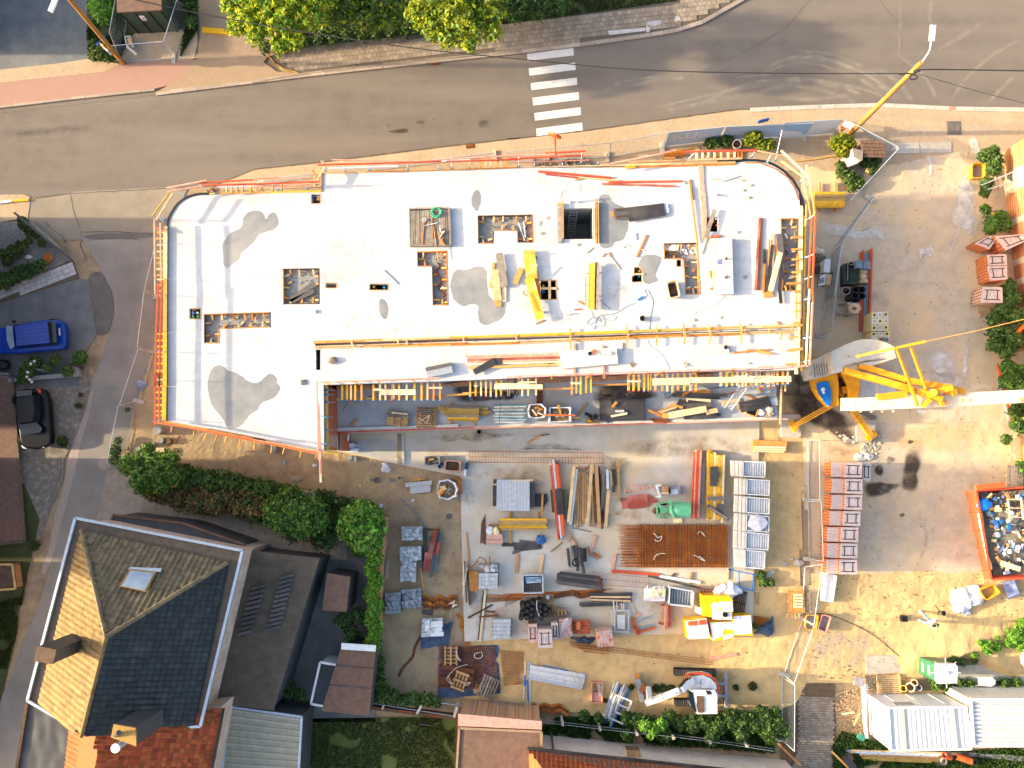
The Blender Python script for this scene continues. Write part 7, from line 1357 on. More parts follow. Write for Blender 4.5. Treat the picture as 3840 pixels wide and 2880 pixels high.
def hrs(label,t,p0,p1,leanpx=None,group='temporary mesh fence panels',h=2.,n=22,cloth=None,txt=None,foot=True):
 """p0,p1 foot points (tile px, ground); optional tops measured in the photo"""
 a,b=WP(t,[p0,p1],.1);r=th('mesh_fence_panel',label,'fence panel',(a+b)/2,group)
 A,B=(a+UP(h-.1),b+UP(h-.1))if leanpx is None else WP(t,leanpx,h)
 for p,q in((a,b),(A,B),(a,A),(b,B)):OB('frame_tube',Cy(p,q,.022,6),'galv',r)
 mb=MB()
 for k in range(n*2):f=(k+.5)/n/2;mb.cy(a+(b-a)*f,A+(B-A)*f,.004,3,cap=False)
 for k in range(9):f=(k+.5)/9;mb.cy(a+(A-a)*f,b+(B-b)*f,.005,3,cap=False)
 OB('wire_mesh',mb,'wire',r)
 if foot:d=(b-a).normalized();v=V((-d.y,d.x,0));OB('foot_block',Bm(V((b.x,b.y,0))-v*.35,V((b.x,b.y,0))+v*.35,.24,.13),'ws',r)
 if cloth:mb=MB();o=(A-a).normalized()*.03;e=UP(.015);q=[a+(A-a)*.03+e,b+(B-b)*.03+e,B+e,A+e];mb.add(q,[(0,1,2,3)]);OB('banner',mb,cloth,r)
 if txt:xd=(b-a).normalized();yd=(A-a);c=(a+b+A+B)/4+yd*.12;zn=xd.cross(yd).normalized();tm=text_mb(txt,1.15,c+UP(.05),xd,yd,.02);OB('banner_lettering',tm,'wc',r)
 return r
FL=(('upper left street','b1',(1330,400),(1315,915)),('second left street','b1',(1315,930),(1280,1370)),('third left street','b1',(1268,1385),(1150,1780)),('lowest left street','c1',(1115,285),(1025,725)))
FT=(((1300,420),(1198,850)),((1195,862),(1138,1325)),((1145,1345),(990,1810)),((980,262),(890,735)))
for(nm,t,p,q),tp in zip(FL,FT):hrs(nm+' mesh fence panel beside the slab',t,p,q,list(tp))
hrs('mesh fence panel left of the round red mirror, upper edge of slab','a2',(0,1530),(2000,1290),[(120,1482),(1990,1265)]);hrs('mesh fence panel behind the round mirror post','a3',(0,1345),(835,1302),[(0,1262),(860,1185)]);hrs('sloping mesh fence panel right of the mirror post','a3',(850,1300),(1290,1222),[(868,1182),(1330,1100)])
hrs('mesh fence panel with a blue lettered banner','a3',(1308,1217),(1745,1165),[(1345,1098),(1812,1052)],cloth='sign_mesh',txt='KLJDI');hrs('mesh fence panel with a pale plain banner in the middle','a3',(1770,1160),(2470,1130),[(1828,1050),(2550,1020)],cloth='sign_mesh');hrs('rightmost mesh fence panel with a pale banner by the lamp pole','a4',(180,1150),(620,1110),[(228,1020),(710,988)],cloth='wv')
hrs('mesh fence panel by the bird-house shed','a4',(870,1600),(1120,1250),[(775,1659),(1175,1232)],foot=False);hrs('thin mesh panel across the shed corner','a4',(760,1010),(1090,1225),[(830,1040),(1172,1220)],foot=False);hrs('mesh fence panel left open toward the yard','b4',(625,515),(930,100),[(715,450),(980,70)])
hrs('mesh fence panel in front of the electric boxes','b4',(610,560),(528,1240),[(705,465),(615,1190)]);hrs('second mesh panel doubled behind the electric boxes','b4',(640,530),(560,960),[(700,475),(640,900)],foot=False)
hrs('topmost white mesh fence panel of the entrance line','c4',(420,555),(425,1045),[(515,552),(520,1050)]);hrs('second white mesh fence panel beside the brick packs','c4',(420,1060),(432,1540),[(530,1062),(548,1560)]);hrs('third white mesh fence panel over the grey beams','d4',(395,-10),(370,415),[(540,-30),(470,470)]);hrs('fourth white mesh fence panel, slanting','d4',(375,430),(220,885),[(472,480),(305,960)]);hrs('lowest white mesh fence panel on the cobbled lane','d4',(208,905),(205,1425),[(312,975),(308,1520)])
hrs('mesh panel left of the green transformer cabin','a1',(1050,190),(995,490),[(955,0),(905,265)]);hrs('mesh panel standing in front of the transformer cabin','a1',(1025,512),(1440,483),[(915,380),(1345,345)]);hrs('mesh panel right of the transformer cabin','a1',(1450,470),(1575,90),[(1358,335),(1465,0)])
r=th('electric_box','pale electrical distribution box with a dial front in a steel frame','electric box',Y6_('230,650',0)[0]);OB('cabinet',Pr(Y6_('250,525 332,548 305,700 235,685',1.4),.8),'mi',r);OB('panel',Pr(Y6_('150,555 250,520 235,690 120,715',1.3),.05),'wc',r)
for s in('120,560 340,500','130,720 300,720','340,500 320,705','120,560 100,740','60,520 360,520'):a,b=Y6_(s,.9);OB('frame_tube',Cy(a,b,.02,6),'cable',r)
for s in('160,600 205,600','160,630 205,628','160,655 205,652','140,600 150,690'):a,b=Y6_(s,1.31);OB('socket',Bm(a,b,.05,.03),'wq',r)
SO('cabinet','tall ochre and white cabinet lying above the electrical box','cabinet',Pr(Y6_('222,298 312,298 298,510 200,500',1.1),.9),'wc');SO('cardboard_box','green box under the orange rail beside the white cabinet','box',Pr(Y6_('85,410 180,405 175,505 85,505',.5),.4),'po')
SO('sack','cream sack folded at the top of the mesh-fenced electric corner','sack',Cr(Y6_('75,110 235,165 205,215 70,205',.3),.15,6,4,.05),'pm');mb=MB();g=random.Random(11)
for k in range(16):mb.tb(curve(Y6_(f'{g.randint(60, 260)},{g.randint(200, 400)} {g.randint(60, 260)},{g.randint(200, 400)} {g.randint(60, 260)},{g.randint(200, 400)}',.15)),.015,4)
SO('cable_heap','heap of dark green cables beside the white cabinet','cables',mb,'po')
r=pile('pipe_bundle','long orange drain pipes lying beside grey pipes in the yard','pipes','y6','860,800',0,[],'w8')
for s,m,w in(('782,190 768,1420 ','w8',34),('820,165 790,1400','w8',30),('850,205 820,1450','p6',40),('888,205 855,1450','p6',36),('880,170 900,900','w8',28),('938,145 902,1375','w8',50)):
 a,b=Y6_(s.strip(),.1);rr=mw('y6',w,.1)/2;a.z=b.z=rr+.03;OB('pipe',MB().pipe(a,b,rr,12),m,r)
r=th('pallet_box','pallet of black plastic crates and tan bags beside the orange pipes','crates',Y6_('680,520',0)[0]);OB('crate',Pr(Y6_('545,370 640,335 750,450 760,680 545,680',.9),.9),'wk',r)
for k in range(11):a,b=Y6_(f'600,{450 + k * 22} 750,{452 + k * 22}',.92);OB('crate_rib',Bm(a,b,.03,.03),'po',r)
for k in range(7):a,b=Y6_(f'{605 + k * 24},440 {605 + k * 24},680',.92);OB('crate_rib',Bm(a,b,.03,.035),'po',r)
pk(r,'y6',['480,400 485,700 16','480,695 830,700 18','530,380 525,660 8 w6'],.5,'po',.5,'wall');
for x,y in((800,560),(820,640),(770,670),(800,490)):OB('bag',Bl(Y6_([(x,y)],.5)[0],(.28,.22,.15),x),'wb',r)
for i,(x,y,w)in enumerate(((738,390,60),(860,400,64))):a=Y6_([(x-5,y-60)],1.1)[0];b=Y6_([(x,y+60)],1.1)[0];SO('inspection_pipe',('left','right')[i]+' grey inspection pipe piece lying on the crates','pipe',MB().pipe(a,b,.26,16),'p6')
SO('pipe_piece','small cream pipe stub at the top of the crates','pipe',MB().pipe(Y6_('635,350',.9)[0],Y6_('635,350',1.3)[0],.15),'we')
for i,(x,y)in enumerate(((708,768),(803,768),(697,860),(803,870))):c=Y6_([(x,y)],1.2)[0];SO('black_pipe',('upper left','upper right','lower left','lower right')[i]+' of four upright black pipes with pale rims','pipe',MB().pipe(V((c.x,c.y,0)),c,.21,20,.1),'wg')
SO('wrapped_barrel','round clear-wrapped barrel left of the four black pipes','barrel',MB().pipe(Y6_('550,790',0)[0],Y6_('550,790',.9)[0],.26,16,.2),'w6')
r=th('grey_block_pack','pallet of grey blocks with a tan sack on top','block pack',Y6_('640,1080',0)[0])
for l in range(3):OB('block_layer',Pr(Y6_('575,965 770,985 755,1145 590,1130',.45+.4*l),.38),'w6',r)
OB('sack',Bl(Y6_('680,1065',1.3)[0],(.42,.32,.1),3,.2),'wb',r);OB('sack_hole',Bl(Y6_('680,1065',1.4)[0],(.14,.1,.04),3),'wq',r);pk(r,'y6',['430,1015 520,1015 34','400,1160 580,1190 30'],.02,'wn',.1,'pallet_board')
for i,(s,top)in enumerate((('945,1040 1085,1033 1087,1195 940,1200',1.3),('935,1205 1100,1200 1095,1290 940,1290',1.))):
 tp=B4_(s,top);c=sum(tp,V())/4;r=th('cement_pallet',('upper','lower')[i]+' pallet of yellow and white cement bags by the crane','cement bags',V((c.x,c.y,0)));OB('load',Pr([c+(p-c)*.96 for p in tp],top-.05),'pp',r);a,b,cc,d=tp
 for u in range(3):
  for v in range(3 if i==0 else 2):
   n_=3 if i==0 else 2;q=[(a*(1-f)+b*f)*(1-g_)+(d*(1-f)+cc*f)*g_ for f,g_ in((u/3+.02,v/n_+.02),((u+.93)/3,v/n_+.02),((u+.93)/3,(v+.93)/n_),(u/3+.02,(v+.93)/n_))];OB('cement_bag',Pr([p+UP(.06)for p in q],.1),('pp','pk')[(u+v)%2],r)
   qc=sum(q,V())/4;OB('bag_print',Pr([qc+(p-qc)*.45+UP(.066)for p in q],.005),('wo','pc')[(u+v)%2],r)
for k,m in enumerate(('wi','teal','teal','wi')):pk(r,'b4',[f'{1020 + k * 20},1252 {1022 + k * 20},1285 15'],1.08,m,.02,'bag_stripe')
r=rows('low stack of olive-yellow formwork beams with blue ends beside the rounded corner','beam_stack','beams','b4',((470,50),(475,180)),((725,50),(715,180)),7,.25,'wu',.15,.16,6,2,['wu','wp','wood'],31);pk(r,'b4',['515,-30 510,210 16','643,-35 643,205 16'],.1,'wa',.12,'bearer')
for i,s in enumerate(('712,12 735,22','745,22 770,30')):p1(('left','right')[i]+' of two orange bricks above the olive beams','b4',s+' 18',.02,'p5',.1)
for i,(s,h)in enumerate((('1960,410 2200,395 2250,440 2060,530 1950,480',1.5),('1800,470 1915,410 1990,420 1925,520 1925,545 1805,580',1.2),('1905,565 2065,560 2072,650 1915,655',1.35),('1905,660 2070,655 2075,770 1930,780',1.3),('1870,830 2032,835 2036,965 1850,960',1.2))):
 bpk(('uppermost big orange brick pack at the right house wall','orange brick pack touching the uppermost one','third orange brick pack from the top at the right edge','fourth orange brick pack from the top at the right edge','lone whitish brick pack above the tipped pallet')[i],'b4',' '.join(s.split()[:4]),0,h,'brick_pack' if i<4 else 'mg')
r=pal('empty pallet tipped beside the lone whitish brick pack',B4_('1915,1015',.1)[0],R(10),m='wb',lx=1.5,ly=.7,n=5)
for i in range(7):
 y=735+i*134;x1=(868,872,870,855,838,832,828)[i];x0=x1-145;bpk(('first','second','third','fourth','fifth','sixth','seventh')[i]+' orange brick pack from the top of the long row','c4',f'{x0},{y + 5} {x1},{y + 8} {x1 - 2},{y + 130} {x0 - 4},{y + 128}',0,1.5,'brick_pack',group='long row of brick packs');bpk(('first','second','third','fourth','fifth','sixth','seventh')[i]+' low brick pack behind the long row, under the fence','c4',f'{x0 - 108},{y + 5} {x0 - 4},{y + 5} {x0 - 6},{y + 126} {x0 - 112},{y + 122}',0,1.25,'brick_pack',True,'second row of brick packs',False)
bpk('blue-shadowed brick pack sticking out at the top of the row','c4','868,740 942,745 935,895 872,890',0,1.2);rows('bundle of pale grey lintels below the brick packs','lintel_bundle','lintels','d4',((545,40),(650,50)),((525,265),(615,275)),5,.1,'w5',.22,.2,8,2,['w5','zinc','w5'],33)
r=pal('fresh pallet stack left of the lower white fence',D4_('320,275',.3)[0],R(90),m='wa',lx=1.3,ly=1.,n=8);pk(r,'d4',[f'300,{222 + k * 24} 372,{224 + k * 24} 16 we' for k in range(5)]+[f'{255 + k * 30},372 {255 + k * 30},415 14' for k in range(4)],.5,'wood',.06,'slat')
tub('yellow-rimmed tub half under the white mesh fence','d4','405,385 515,390 490,530 395,510',.03,.5,'pc','wn',.4);tub('pale pinkish tub right of the yellow-rimmed one','d4','540,380 622,405 575,542 497,515',.03,.5,'tub_pink','w6',.3);tub('yellow tub tipped beside the skip','d4','1835,185 1965,130 2025,205 1900,275',.3,.5,'pc','wood',.2);tub('yellow tub standing by the bush at the right wall','a4','1782,1350 1895,1345 1895,1475 1778,1482',.05,.5,'pc','w6',.2)
SO('blue_tub','blue and white tub lying upside down below the skip','tub',Pr(D4_('2030,125 2130,100 2175,210 2085,245',.5),.45,D4_('2020,110 2140,90 2185,225 2075,262',.05)),'pz')
bag('big heap of white plastic sheeting left of the yellow tub','d4','1755,250',1.1,'pk',.1,seed=12,name='plastic_heap');bag('grey plastic below the white heap','d4','1745,345',.4,'w5',.05,seed=14);bag('white plastic sack cut by the right photo edge','d4','2190,730',.6,'pk',.2,seed=15)
hose('long dark hose curving across the sand to the green toilet','d4','500,375 620,395 800,470 950,550 1080,650 1200,750 1270,800 1295,840',.07,.018,'cable');hose('yellow hose looping on the dirt under the slab joists','y1','610,920 820,890 1000,825 1100,820 1180,870 1260,980 1380,1070 1520,1100 1680,1090 1750,1020 1720,940',.05,.03,'pc');hose('yellow hose running toward the bush under the lamp pole','a4','300,1335 450,1325 600,1300 705,1290',.06,.025,'pc')
SO('small_box','small black box alone on the sand left of the person','box',Bx(D4_('1205,415',.08)[0],(.32,.34,.3)),'wk');mb=MB()
for s in('1470,305 1500,360','1500,360 1475,382','1500,360 1540,375'):a,b=D4_(s,.3);mb.cy(a,b+UP(.3),.025,5)
mb.bx(D4_('1540,372',.5)[0],(.18,.25,.15));SO('survey_tripod','dark tripod with a small camera head right of the person','tripod',mb,'wk')
def person(label,foot1,foot2,hip,chest,head,c):
 r=th('person',label,'person',c);J={}
 def skin(nm,chains,m):
  me=bpy.data.meshes.new(nm);vs,es,rad=[],[],[];ix={}
  for ch in chains:
   pv=None
   for p,q in ch:
    k=tuple(round(x,3)for x in p)
    if k not in ix:ix[k]=len(vs);vs.append(V(p)-V(c));rad.append(q)
    if pv is not None:es.append((pv,ix[k]))
    pv=ix[k]
  me.from_pydata(vs,es,[]);o=bpy.data.objects.new(nm,me);COL.objects.link(o);md=o.modifiers.new('s','SKIN');sv=me.skin_vertices[0].data
  for i,q in enumerate(rad):sv[i].radius=(q,q)
  sv[0].use_root=True;o.modifiers.new('u','SUBSURF').levels=1;dg=bpy.context.evaluated_depsgraph_get();m2=bpy.data.meshes.new_from_object(o.evaluated_get(dg));bpy.data.objects.remove(o);m2.materials.clear();m2.materials.append(M(m));o=bpy.data.objects.new(nm,m2);COL.objects.link(o);o.parent=r;m2.polygons.foreach_set('use_smooth',[True]*len(m2.polygons));o['_o']=list(c);return o
 H_,C_,D_=V(hip),V(chest),V(head);sd=(C_-H_).cross(UP(1)).normalized();fw_=(V((1,-.3,0))).normalized();s2=V((.3,1,0)).normalized()
 hl,hr=H_+s2*.1,H_-s2*.1;k1=(V(foot1)+hl)/2+UP(.02);k2=(V(foot2)+hr)/2+UP(.02);sl_,sr=C_+s2*.19,C_-s2*.19;hand=C_+fw_*.38+UP(-.3);e1=sl_+fw_*.1+UP(-.27);e2=sr+fw_*.1+UP(-.27);h1,h2=hand+s2*.08,hand-s2*.08
 skin('body',[[(H_,.13),((H_+C_)/2,.13),(C_,.15),(C_+(D_-C_)*.5,.06),(D_,.09)],[(H_,.13),(hl,.09),(k1,.065),(V(foot1),.045)],[(H_,.13),(hr,.09),(k2,.065),(V(foot2),.045)],[(C_,.15),(sl_,.06),(e1,.045),(h1,.035)],[(C_,.15),(sr,.06),(e2,.045),(h2,.035)]],'skin')
 skin('jeans',[[(H_+UP(.02),.14),(hl,.105),(k1,.08),(V(foot1)+UP(.06),.062)],[(H_+UP(.02),.14),(hr,.105),(k2,.08),(V(foot2)+UP(.06),.062)]],'jeans')
 skin('shirt',[[(H_+UP(.1),.15),((H_+C_)/2,.155),(C_,.17)],[(C_,.17),(sl_,.085),(e1,.06),(h1*.25+e1*.75,.055)],[(C_,.17),(sr,.085),(e2,.06),(h2*.25+e2*.75,.055)]],'wc')
 OB('hair',Bl(D_+V((-.02,0,.03)),(.115,.1,.11),2,.1),'hair',r,smooth=True);OB('nose',Bl(D_+fw_*.11,(.02,.02,.03),1,0),'skin',r)
 for f,dr in((foot1,V((-.5,.8,0))),(foot2,V((-1,.15,0)))):dr=dr.normalized();q=V(f);OB('shoe',Bl(q+dr*-.06+UP(.0),(.14,.09,.06),3,.1),'wc',r,smooth=True)
 for h,s_ in((h1,1),(h2,-1)):
  for k in range(4):OB('finger',Tb([h+s2*(k-1.5)*.02,h+fw_*.05+s2*((k-1.5)*.02),h+fw_*.07+s2*(k-1.5)*.018+UP(-.03)],.008,5),'skin',r)
  OB('thumb',Tb([h,h-s2*s_*.04+fw_*.02,h-s2*s_*.05+fw_*.045],.01,5),'skin',r)
 OB('backpack',Bl(C_-fw_*.02+s2*.25+UP(.02),(.13,.12,.14),5,.1),'wc',r,smooth=True);OB('vest',Bl(C_+fw_*.15-s2*.1,(.16,.18,.16),5,.12),'hivis',r,smooth=True);return hand,fw_
hd,fwv=person('person in jeans, white shirt and green vest standing legs apart on the sand',WP('f','3450,2291',.1)[0],WP('f','3446,2325',.1)[0],WP('f','3487,2335',.88)[0],WP('f','3500,2343',1.38)[0],WP('f','3503,2347',1.66)[0],WP('f','3460,2320',.06)[0])
SO('controller','dark hand-held controller in front of the person','controller',Bx(hd+fwv*.05-UP(.03),(.12,.26,.04),-.3),'wk')
tp=D4_('1500,795 1645,798 1662,820 1658,955 1510,962 1490,940 1488,810',2.3);bt=D4_('1340,735 1470,740 1485,755 1480,880 1350,880 1335,865 1330,745',.08);r=th('portable_toilet','green portable toilet with a white domed roof by the site containers','portable toilet',(D4_('1400,805',0)[0]));OB('cabin',Pr([p-UP(.25)for p in tp],2,bt),'green_box',r);OB('roof',Pr(tp,.27),'wc',r);cc=sum(tp,V())/7
for k in range(8):a_=k*math.pi/4;v=V((math.cos(a_),math.sin(a_),0));OB('roof_rib',Bm(cc+v*.12,cc+v*.85,.04,.02),'wv',r)
OB('vent_cap',Cy(cc,cc+UP(.12),.1,12),'wc',r)
a0,a1,b0,b1=bt[6],tp[6]-UP(.25),bt[5],tp[5]-UP(.25)
for u in(.25,.62):q=[a0.lerp(a1,u).lerp(b0.lerp(b1,u),.2),a0.lerp(a1,u+.13).lerp(b0.lerp(b1,u+.13),.2),a0.lerp(a1,u+.13).lerp(b0.lerp(b1,u+.13),.8),a0.lerp(a1,u).lerp(b0.lerp(b1,u),.8)];OB('window_panel',MB().add([p+V((-.02,0,0))for p in q]+[p+V((-.01,0,-.01))for p in q],[(0,1,2,3),(3,2,1,0)]),'wc',r)
def cnt_(label,t,top,z1,m,rn,along,rm,gm=None):
 tp=WP(t,top,z1);a,b,c,d=tp;cc=(a+c)/2;r=th('site_container',label,'site container',V((cc.x,cc.y,0)));OB('walls',Pr([p-UP(.08)for p in tp],z1-.15),m,r)
 for p,q in((a,b),(b,c),(c,d),(d,a)):OB('roof_frame',Bm(p-UP(.1),q-UP(.1),.12,.16),'wc',r)
 for k in range(rn):
  f=(k+.5)/rn;p,q=(a.lerp(b,f),d.lerp(c,f))if along else(a.lerp(d,f),b.lerp(c,f));OB('roof_rib',Bm(p+UP(-.06),q+UP(-.06),((b-a).length if along else(d-a).length)/rn*.5,.05),rm,r)
 return r,a,b,c,d
r,a,b,c,d=cnt_('left white site container with a ribbed roof running up and down','d4','1085,1160 1730,1150 1772,1500 1105,1510',2.7,'wc',17,True,'wv')
for f in(.18,.82):OB('roof_band',Bm(a.lerp(b,f),d.lerp(c,f),.14,.06),'we',r)
for k in range(12):p=a.lerp(b,.14+k*.022);OB('vent_slat',Bx(p+V((0,.03,-.9)),(.04,.03,.5)),'wy',r)
for f in(0,.2,.5,.8):OB('wall_seam',Bx(a.lerp(b,f)+V((0,.01,-2.5)),(.04,.03,2.3)),'galv',r)
cnt_('right bluish site container with a white roof frame, cut by the photo edge','d4','1770,1090 2600,1090 2610,1475 1795,1475',2.8,'pm',11,False,'zinc')
SO('blue_edge_trim','long blue trim strip on the left side of the right container','trim',Bm(D4_('1762,1100',2.7)[0],D4_('1785,1470',2.7)[0],.1,.08),'w4')
r=th('skip','rusty orange-red waste skip full of rubbish at the right edge','skip',C4_('2040,1300',0)[0]);zt=1.6;rim=WP('f','3660,1840 3880,1824 3930,2165 3716,2172',zt);lo=WP('f','3650,1852 3850,1838 3880,2130 3712,2138',.2);a,b,c,d=rim;w=.1
for p,q,p2,q2 in((a,b,lo[0],lo[1]),(b,c,lo[1],lo[2]),(c,d,lo[2],lo[3]),(d,a,lo[3],lo[0])):OB('side',MB().add([p,q,q2,p2]+[x+(rim[0]+rim[2]-2*x).normalized()*.06 for x in(p,q,q2,p2)],[(3,2,1,0),(4,5,6,7),(0,1,5,4)]),'wi',r);OB('rim',Bm(p,q,w,.08),'wi',r)
o0,o1=WP('f','3622,1842',zt)[0],WP('f','3722,2165',zt)[0];OB('side_shelf',MB().add([a,d,WP('f','3690,2170',.9)[0],WP('f','3620,1842',.9)[0]],[(0,1,2,3),(3,2,1,0)]),'wi',r);OB('hook_bar',Bm(WP('f','3655,1828',1.7)[0],WP('f','3762,1818',1.7)[0],.3,.2),'wj',r)
A,D=a,d;E0,E3=WP('f','3620,1842',.9)[0],WP('f','3690,2170',.9)[0]
def sk(u,v,e=.02):p=(A.lerp(D,u)).lerp(E0.lerp(E3,u),v);return p+V((-.01,0,e))
OB('sign_panel',MB().add([sk(.25,.08),sk(.82,.08),sk(.82,.75),sk(.25,.75)],[(0,1,2,3),(3,2,1,0)]),'wc',r)
for u0,u1,v0,v1 in((.30,.33,.2,.4),(.37,.41,.15,.3),(.45,.47,.2,.35),(.52,.55,.1,.3),(.57,.60,.15,.4),(.65,.69,.15,.35),(.71,.73,.3,.55),(.75,.76,.2,.5)):OB('sign_lettering',MB().add([sk(u0,v0,.035),sk(u1,v0,.035),sk(u1,v1,.035),sk(u0,v1,.035)],[(0,1,2,3),(3,2,1,0)]),'wi',r)
for u in(.05,.25,.45,.65,.9):OB('side_rib',Bm(sk(u,0),sk(u,1.05),.07,.05),'wi',r)
g=random.Random(77);a,b,c,d=WP('f','3668,1850 3870,1835 3920,2155 3725,2162',1.15)
OB('rubbish_base',Cr([a,b,c,d],.2,14,18,.12,3),'rubble',r)
for k in range(230):
 u,v=g.uniform(.05,.95),g.uniform(.04,.96);p=(a.lerp(b,u)).lerp(d.lerp(c,u),v)+V((0,0,.2+g.uniform(-.05,.12)));an=g.uniform(0,3.14);l=g.uniform(.1,.45);q=V((math.cos(an)*l,math.sin(an)*l,g.uniform(-.1,.1)));m=g.choice(['wb','cardboard','pz','w5','pk','wq','wa','film_white','wg','teal','zinc','wn','pp','w7'])
 OB('rubbish',Bm(p,p+q,g.uniform(.04,.25),g.uniform(.01,.1))if k%3 else Bl(p,(l*.5,l*.4,.08),k,.5,sub=1),m,r)
OB('blue_sack',Bl(WP('f','3690,1893',1.5)[0],(.45,.35,.15),5,.35),'w4',r)
pk(r,'f',['3778,1870 3788,1945 5','3828,1866 3836,1948 5','3775,1872 3830,1874 3','3780,1904 3832,1906 3','3785,1938 3835,1940 3','3752,2110 3825,2135 18 we'],1.65,'we',.05,'broken_ladder')
CR=lambda s,z:WP('z4',s,z);r=th('tower_crane','yellow self-erecting crane with a grey concrete counterweight and a cream jib','crane',CR('1000,1200',0)[0])
LG=(((3135,1508),(2972,1598)),((3170,1510),(3262,1635)),((3110,1370),(3020,1340)),((3190,1380),(3290,1350)))
for i,((x0,y0),(x1,y1))in enumerate(LG):
 a,b=W(x0,y0,.9),W(x1,y1,.35);OB('outrigger',Bm(a,b,.32,.3),'pj',r);d=(b-a).normalized();u=V((-d.y,d.x,0))
 for s in(-.06,.06):OB('outrigger_groove',Bm(a.lerp(b,.25)+u*s+UP(.303),a.lerp(b,.8)+u*s+UP(.303),.03,.004),'ml',r)
 OB('outrigger_foot',Bm(b-u*.35,b+u*.35,.35,.25),'pj',r);OB('foot_plate',Cy((b.x,b.y,.1),(b.x,b.y,.4),.16,12),'rubber',r)
for i,s in enumerate(('205,340 350,340 362,360 362,520 345,535 200,530 196,515','825,395 850,380 990,390 990,460 950,560 940,572 825,570')):qb(('left','right')[i]+' concrete pad under a crane outrigger','concrete_pad','concrete pad','c4',s,.03,.2,'ws')
p1('grey timbers stacked beside the right crane outrigger','c4','820,310 980,370 26',.1,'wn',.15)
OB('chassis',Pr(CR('660,1000 1440,900 1440,1300 1350,1420 1080,1520 940,1520 740,1420 640,1080',1.6),1.,CR('760,1040 1380,960 1380,1300 1300,1380 1080,1450 960,1450 820,1380 760,1100',.6)),'pj',r)
OB('cover',Pr(CR('650,1060 1060,980 1085,1140 1080,1500 940,1525 790,1380 700,1230',2.3),.7),'pj',r);OB('blue_cover',Pr(CR('725,1130 910,1105 960,1260 962,1420 935,1528 860,1460 760,1310 725,1200',2.42),.14),'w4',r)
OB('cover',Pr(CR('1130,960 1425,1010 1440,1150 1420,1300 1370,1420 1270,1400 1240,1150',2.3),.7),'pj',r);OB('plate',Pr(CR('795,1215 845,1208 868,1250 830,1262 858,1308 830,1320',2.435),.01),'wc',r)
OB('brand_plate',Bm(CR('805,1225',2.44)[0],CR('840,1310',2.44)[0],.14,.01),'wc',r)
mb=MB();mb.tb([CR('1135,1250',1.9)[0]+V((math.cos(k*.63)*.32,math.sin(k*.63)*.5,0))for k in range(11)],.05,6);mb.bx(CR('1135,1130',1.65)[0],(.5,.5,.3));OB('winch',mb,'wk',r);OB('winch_block',Bx(CR('1150,1240',1.65)[0],(.3,.5,.3)),'pj',r)
OB('counterweight',Pr(CR('960,620 1160,515 1350,435 1500,405 1700,410 1880,465 1985,520 2045,715 1900,765 1640,850 1400,800 1365,785 1160,860 1155,945 1000,965',4.4),2.),'ballast',r)
OB('counterweight_end',Pr(CR('955,640 960,850 1010,965 1000,985 640,1075 610,1060 560,880 625,770 900,640 1150,525',3.2),1.2),'ballast',r)
for k in range(8):f=k/8;a,b=CR(f'{985 - f * 330},{965 + f * 85} {960 - f * 330},{800 + f * 20}',3.22+.7*(1-f));OB('ballast_groove',Bm(a,b,.03,.02),'wo',r)
OB('recess',Pr(CR('1375,665 1420,640 1540,612 1600,650 1600,760 1420,810 1372,790',4.41),.05),'ws',r);OB('recess',Pr(CR('1400,800 1840,690 1870,700 1870,740 1460,835',4.41),.05),'ws',r);pk(r,'z4',['1225,690 1265,690 10','1450,790 1850,735 8 ml'],4.42,'wo',.02,'lifting_eye')
def lat(pts,w,m='pj',nm='strut',h=None):
 for(t1,x0,y0,z0),(t2,x1,y1,z1)in zip(pts,pts[1:]):OB(nm,Bm(WP(t1,[(x0,y0)],z0)[0],WP(t2,[(x1,y1)],z1)[0],w,h or w),m,r)
lat([('z4',1150,930,4.2),('y2',0,235,4.6),('y2',1080,580,4.8)],.34,nm='mast_tube',h=.3);lat([('z4',1400,850,4.),('y2',100,60,4.4),('y2',1200,250,4.6),('y2',1700,380,4.6)],.34,nm='mast_tube',h=.3)
lat([('z4',1375,695,5.2),('z4',2020,555,6.2),('b4',1390,1285,6.4)],.13,nm='tie_bar');lat([('b4',1150,1340,6.2),('b4',1270,1659,5),('y2',440,760,4.8)],.13);lat([('b4',1260,1310,6.2),('b4',1390,1659,5),('y2',660,320,4.8)],.13);lat([('b4',1000,1640,4.2),('c4',980,200,4.4)],.01);lat([('c4',985,200,4.6),('c4',1230,170,4.6)],.36,nm='cylinder',h=.2);lat([('y2',780,570,4.9),('y2',580,770,4.8)],.2)
lat([('y2',880,380,4.9),('y2',1370,250,5.),('y2',1390,410,4.8)],.3);lat([('y2',1010,470,4.9),('y2',1110,740,4.8)],.22);lat([('y2',1180,420,4.8),('y2',1330,340,4.8)],.2);OB('pulley',Cy(WP('y2','890,380',4.9)[0],WP('y2','890,380',5.3)[0],.2,14),'pj',r)
lat([('c4',690,260,4.2),('c4',800,262,4.3),('c4',1550,225,4.4),('c4',2250,190,4.6),('c4',2900,160,4.8)],.72,'crane_cream','jib',.35)
for k in range(4):x=850+k*90;lat([('c4',x,280,4.1),('c4',x+3,318,4.)],.12,'crane_cream','jib_lug')
for x in(1690,2170):OB('jib_stain',Pr(C4_(f'{x},200 {x + 30},198 {x + 30},245 {x},247',4.96),.005),'wb',r)
xd=(WP('y2','1000,590',4.9)[0]-WP('y2','210,330',4.9)[0]);tm=text_mb('WWW.BULTECH.BE',.34,WP('y2','620,445',5.)[0],xd,(0,1,0),.02);OB('jib_lettering',tm,'wf',r)
